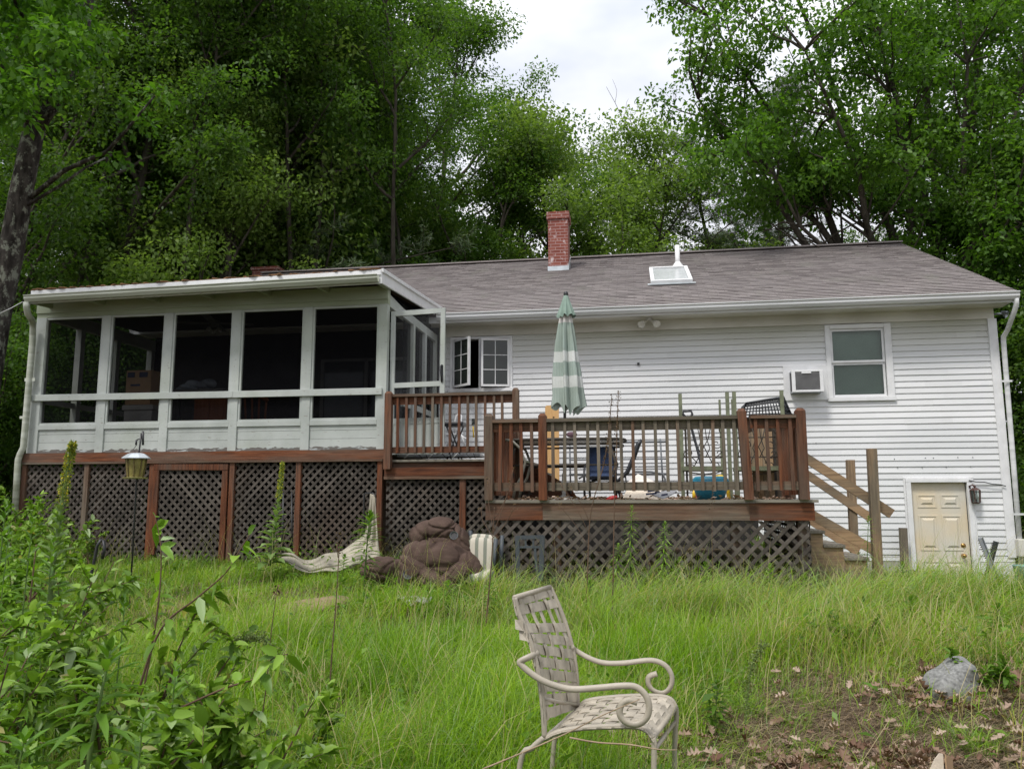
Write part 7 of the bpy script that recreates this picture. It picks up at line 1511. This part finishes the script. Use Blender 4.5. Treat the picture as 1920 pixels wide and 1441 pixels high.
def more_weeds(rng):
    for i, (px, Y, h, mt, lb) in enumerate(((1318, 7.9, .5, 'weed', 'leafy weed in the long grass below the right part of the deck lattice'), (1440, 7.8, .55, 'shrub', 'weed before the right end of the deck lattice'), (1100, 7.6, .4, 'weed', 'bright weed in the grass in front of the middle of the deck lattice'), (1010, 7.3, .35, 'shrub', 'weed in the grass under the dark folding chair'), (835, 7.4, .3, 'weed', 'little bright weed in the grass below the brown cushions'), (1505, 8.3, .45, 'shrub', 'weed at the foot of the right deck corner'),
        (1690, 8.6, .45, 'weed', 'weed in the long grass in front of the stair foot'), (640, 8.4, .35, 'weed', 'bright weed in front of the cream tarp'), (1330, 4.7, .28, 'weed', 'lime weed on the bank right behind the beige chair'), (1700, 7.0, .3, 'weed', 'lime weed in the grass above the bare bank'), (1860, 6.4, .3, 'weed', 'lime weed right of the boulder'))):
        b = at(px, 1100, Y); z = gzf(b.x, Y); stem_plant('tall_weed', lb, 'plant', [Vector((b.x, Y, z)), Vector((b.x+0.01, Y, z+h*0.5)), Vector((b.x+0.03, Y, z+h))], 0.005, 0.11, 0.028, int(34+h*30), rng, M[mt], rise=0.3)
M['mullstem'] = plain('woolly_stem', (0.13, 0.19, 0.06), 0.9)
def plants():
    rng = np.random.default_rng(99)
    mullein('tall mullein with yellow flower spike in front of the left end of the porch lattice', 4.7, [(88, 1190), (98, 1075), (108, 1000), (118, 930), (130, 860), (137, 832)], 0.34, rng, 0.55)
    mullein('slender mullein with yellow tip standing before the middle of the porch lattice', 8.9, [(505, 1060), (512, 1010), (520, 960), (526, 905), (530, 868)], 0.38, rng, 0.62)
    stem_plant('tall_weed', 'bright green whorled weed in front of the brown cushion heap', 'plant', [at(682, 1100, 7.8), at(686, 1050, 7.8), at(690, 1000, 7.8), at(695, 962, 7.8)], 0.010, 0.20, 0.032, 95, rng, M['weed'], t0=0.05, rise=0.35)
    for px, y0, y1, Y, lb in ((1185, 1095, 948, 8.3, 'tall narrow-leaved goldenrod before the deck lattice, taller of the pair'), (1247, 1105, 978, 8.25, 'narrow-leaved goldenrod before the deck lattice, right of the tallest one'), (1160, 1110, 1020, 8.2, 'short narrow-leaved goldenrod before the deck lattice, left of the tallest one'), (1275, 1115, 1045, 8.1, 'small goldenrod before the deck lattice, rightmost of the clump')):
        stem_plant('goldenrod', lb, 'plant', [at(px-6, y0, Y), at(px-3, (y0+y1)/2, Y), at(px, y1, Y)], 0.007, 0.115, 0.013, 95, rng, M['shrub'], rise=0.15, droop=0.8)
    stem_plant('goldenrod', 'young bright goldenrod behind the stair post', 'plant', [at(1625, 1080, 9.5), at(1627, 1010, 9.5), at(1629, 968, 9.5)], 0.006, 0.10, 0.012, 50, rng, M['shrub'])
    stem_plant('tall_weed', 'lime green weed with pointed leaves in the grass left of the beige chair', 'plant', [at(915, 1150, 7.0), at(917, 1120, 7.0), at(918, 1095, 7.0)], 0.006, 0.12, 0.025, 30, rng, M['weed'])
    # foreground left: bright lance-leaved plant and shrubs
    stem_plant('lance_leaved_weed', 'large bright lance-leaved weed, nearest plant at the lower left', 'plant', [at(150, 1520, 2.05), at(170, 1400, 2.05), at(190, 1300, 2.08), at(207, 1215, 2.1)], 0.0075, 0.165, 0.027, 42, rng, M['weed2'], t0=0.0, rise=0.35, droop=0.65)
    stem_plant('lance_leaved_weed', 'lance-leaved weed at the bottom left corner', 'plant', [at(20, 1560, 2.0), at(30, 1470, 2.0), at(45, 1385, 2.0)], 0.006, 0.14, 0.025, 30, rng, M['weed2'], t0=0.0)
    for i, (px, Y, py, n, lb) in enumerate(((60, 2.9, 1180, 46, 'lance-leaved weed rising at the left edge among the shrubs'), (330, 2.6, 1250, 44, 'lance-leaved weed right of the brightest foreground weed'), (120, 3.6, 1090, 50, 'lance-leaved weed in front of the black garden hook'), (18, 3.9, 985, 54, 'tall lance-leaved weed at the left edge before the downspout'), (270, 2.3, 1330, 36, 'low lance-leaved weed at the bottom of the shrubs'), (235, 3.4, 1120, 44, 'lance-leaved weed below the feeder pole'), (12, 3.0, 940, 60, 'tallest upright lance-leaved weed at the left picture edge'), (62, 3.2, 965, 58, 'upright lance-leaved weed second from the left picture edge'), (100, 3.1, 1015, 52, 'upright lance-leaved weed left of the yellow-spiked mullein foot'))):
        a = at(px, py, Y); z = gzf(a.x, Y); stem_plant('lance_leaved_weed', lb, 'plant', [Vector((a.x-0.05, Y, z)), Vector((a.x-0.02, Y, (z+a.z)/2)), a], 0.006, 0.13, 0.022, n, rng, M['weed2'], t0=0.15, rise=0.3, droop=0.6)
    S_ = [(-2.15, 2.35, 1.05, 9, (0.15, 0), 'dense shrub filling the bottom left corner'), (-1.55, 2.45, 0.85, 8, (0.35, 0), 'low spreading shrub at the bottom left with blue-green leaves'), (-2.9, 3.1, 1.15, 9, (0.1, 0), 'bushy shrub at the left edge below the leaning tree'), (-2.2, 3.2, 1.0, 8, (0.25, 0.0), 'open shrub whose twigs rise in front of the feeder pole'),
          (-3.3, 3.9, 0.95, 9, (0.0, 0), 'shrub behind the black garden hook'), (-4.3, 4.9, 0.8, 9, (0, 0), 'leafy shrub by the left mullein'), (-1.7, 3.1, .72, 7, (0.55, 0), 'shrub with long arching red-brown twigs reaching right'), (-5.3, 6.0, 0.95, 8, (0, 0), 'shrub growing at the far left in front of the porch corner'), (-2.7, 2.5, 1.1, 8, (0.1, 0), 'shrub at the left edge nearest the viewer'), (-5.8, 7.0, 1.0, 8, (0, 0), 'bush below the left downspout of the porch'), (-6.9, 8.2, 1.0, 8, (0, 0), 'bush at the left edge under the trees')]
    for bx, by, H, n, ln, lb in S_: shrub(lb, bx, by, n, H, 0.45, ln, (0.060+0.024*rng.random()) if by < 5 else 0.085, rng, dens=44)
    for (bx, by, H, lb) in ((-8.3, 10.2, 0.9, 'small bush at the foot of the porch downspout'), (-7.6, 10.1, 0.55, 'low bush in front of the leftmost lattice panel'), (1.1, 2.9, 0, '')):
        if H: shrub(lb, bx, by, 7, H, 0.5, (0, 0), 0.07, rng, dens=24)
    shrub('leafy sprig growing over the granite boulder', at(1838, 1290, 5.15).x, 5.2, 4, 0.22, 0.5, (0, 0), 0.06, rng, dens=16, mat='weed', name='leafy_weed')
    shrub('low bright weed patch on the bank left of the boulder', at(1590, 1200, 6.3).x, 6.3, 9, 0.30, 0.9, (0, 0), 0.07, rng, dens=14, mat='weed', name='leafy_weed')
    # arching twigs over the lawn from the shrub
    for k, (pts, Y) in enumerate((([(300, 1300), (350, 1180), (430, 1120), (490, 1075), (520, 1035), (545, 1000)], 3.0), ([(270, 1290), (290, 1180), (300, 1100), (302, 1040), (298, 1000), (290, 965)], 3.1), ([(330, 1330), (420, 1290), (480, 1270), (510, 1235), (540, 1225)], 2.8))):
        pts2 = [(a*0.86 if k == 0 else a, b) for a, b in pts]
        P = [at(a, b, Y) for a, b in pts2]; t = thing('arching_twig', ('long twig arching up right over the lawn from the foreground shrub', 'upright red twig with few leaves crossing the feeder pole', 'low twig reaching toward the lawn from the foreground shrub')[k], 'shrub twig', tuple(P[0])); Q = catmull(P, 6); m = MB(); m.tube(Q, taper(0.005, 0.0016, len(Q)), 6); m.build('stem', M['twig'], t, fixn=False); LV = []
        for i in range(18):
            c = samp_(Q, 0.15+0.85*(i+rng.random()*0.5)/18); d = rng.normal(size=3)*0.6+np.array([0.2, 0, 0.15]); L = 0.06+0.04*rng.random(); LV.append((tuple(c), tuple(d), tuple(rng.normal(size=3)*.6+np.array([0, -.3, 1])), L, L*0.42, 0.4))
        put_leaves('leaves', LV, M['shrub'], t, t.location, rng)
    # dry stalks
    dry_stalk('tallest dry seed stalk standing before the deck railing', 7.2, [(1148, 1160), (1150, 1060), (1152, 950), (1156, 850), (1157, 790), (1160, 732)], 0.006, rng, 150, headspan=0.5)
    dry_stalk('dry seed stalk left of the tallest one, before the deck railing', 7.25, [(1098, 1180), (1102, 1060), (1108, 960), (1132, 870), (1142, 800), (1147, 742)], 0.006, rng, 150, [[(1104, 1000), (1085, 960), (1050, 905)], [(1106, 980), (1090, 945), (1070, 915)], [(1100, 1020), (1080, 985), (1047, 945)]], headspan=0.42)
    dry_stalk('bare branching dry stalk rising at the left corner of the deck', 6.6, [(905, 1260), (913, 1150), (921, 1060), (925, 990), (927, 950)], 0.007, rng, 0, [[(924, 1000), (940, 960), (958, 905)], [(924, 990), (916, 940), (915, 900)], [(925, 975), (950, 930), (962, 880)], [(923, 1005), (905, 975), (902, 950)], [(922, 1010), (945, 985), (965, 950)]])
    dry_stalk('straight dark dry stalk rising from the lawn below the white tarp', 4.6, [(617, 1312), (622, 1230), (630, 1130), (636, 1030)], 0.0055, rng, 14, [[(635, 1040), (637, 1022), (642, 1010)], [(634, 1045), (632, 1030), (632, 1015)]], headspan=0.05)
    dry_stalk('thin dark stalk with a dry umbel left of the flat brown cushion', 3.6, [(488, 1365), (500, 1280), (508, 1190), (520, 1100)], 0.0035, rng, 20, headspan=0.04)
    dry_stalk('leafless dark stalk rising in the foreground shrubs at the far left', 3.4, [(48, 1220), (56, 1130), (68, 1020)], 0.006, rng, 0)
    dry_stalk('short dark stalk before the deck lattice', 7.4, [(1335, 1130), (1336, 1060), (1335, 960), (1337, 905)], 0.003, rng, 30, headspan=0.3)
    # dock seed plumes
    for pts, Y, lb in (([(1398, 1360), (1402, 1300), (1412, 1240), (1435, 1205)], 4.2, 'green dock seed plume standing in the dry grass right of the beige chair'), ([(540, 1270), (500, 1200), (470, 1195), (440, 1200)], 3.4, 'greenish dock plume arching left over the foreground lawn')):
        P = catmull([at(a, b, Y) for a, b in pts], 8); t = thing('dock_plume', lb, 'plant', tuple(P[0])); m = MB(); m.tube(P, 0.003, 5); m.build('stem', M['gstem'], t, fixn=False); n = 700; C = np.array([tuple(samp_(P, 0.15+0.85*x)) for x in rng.random(n)])+rng.normal(size=(n, 3))*0.013; V, F = leaf_quads(C-np.array(t.location), rnorm(rng, n), rnorm(rng, n), 0.006+0.007*rng.random(n), np.full(n, 0.008)); npmesh('seed_heads', V, F, 4, M['dock'], t, rnd=np.repeat(rng.random(n), 4))['kind'] = 'stuff'
    # a long pale dead branch crossing under the chair
    for k, (pts, Y, lb) in enumerate((([(905, 1441), (980, 1410), (1060, 1375), (1130, 1340), (1200, 1310)], 2.95, 'long pale dead twig slanting across the foot of the beige chair'), ([(1068, 1382), (1120, 1391), (1180, 1395), (1235, 1404), (1270, 1405)], 2.9, 'thin straight dry straw lying under the seat of the beige chair'))):
        P = [at(a, b, Y) for a, b in pts]; m = MB(); m.tube(catmull(P, 4), taper(0.0035, 0.0015, 4*(len(P)-1)+1), 6); o = m.build('dead_twig', M['palestem'], None); tag(o, lb, 'twig')
M['weed2'] = leafmat('lance_leaves', [(0, (0.075, 0.17, 0.015)), (0.6, (0.13, 0.27, 0.025)), (1, (0.20, 0.36, 0.045))], 0.35, 0.4)
M['dock'] = leafmat('dock_seeds', [(0, (0.09, 0.13, 0.03)), (1, (0.24, 0.30, 0.10))], 0.2, 0.7)
plants()
more_weeds(np.random.default_rng(17))
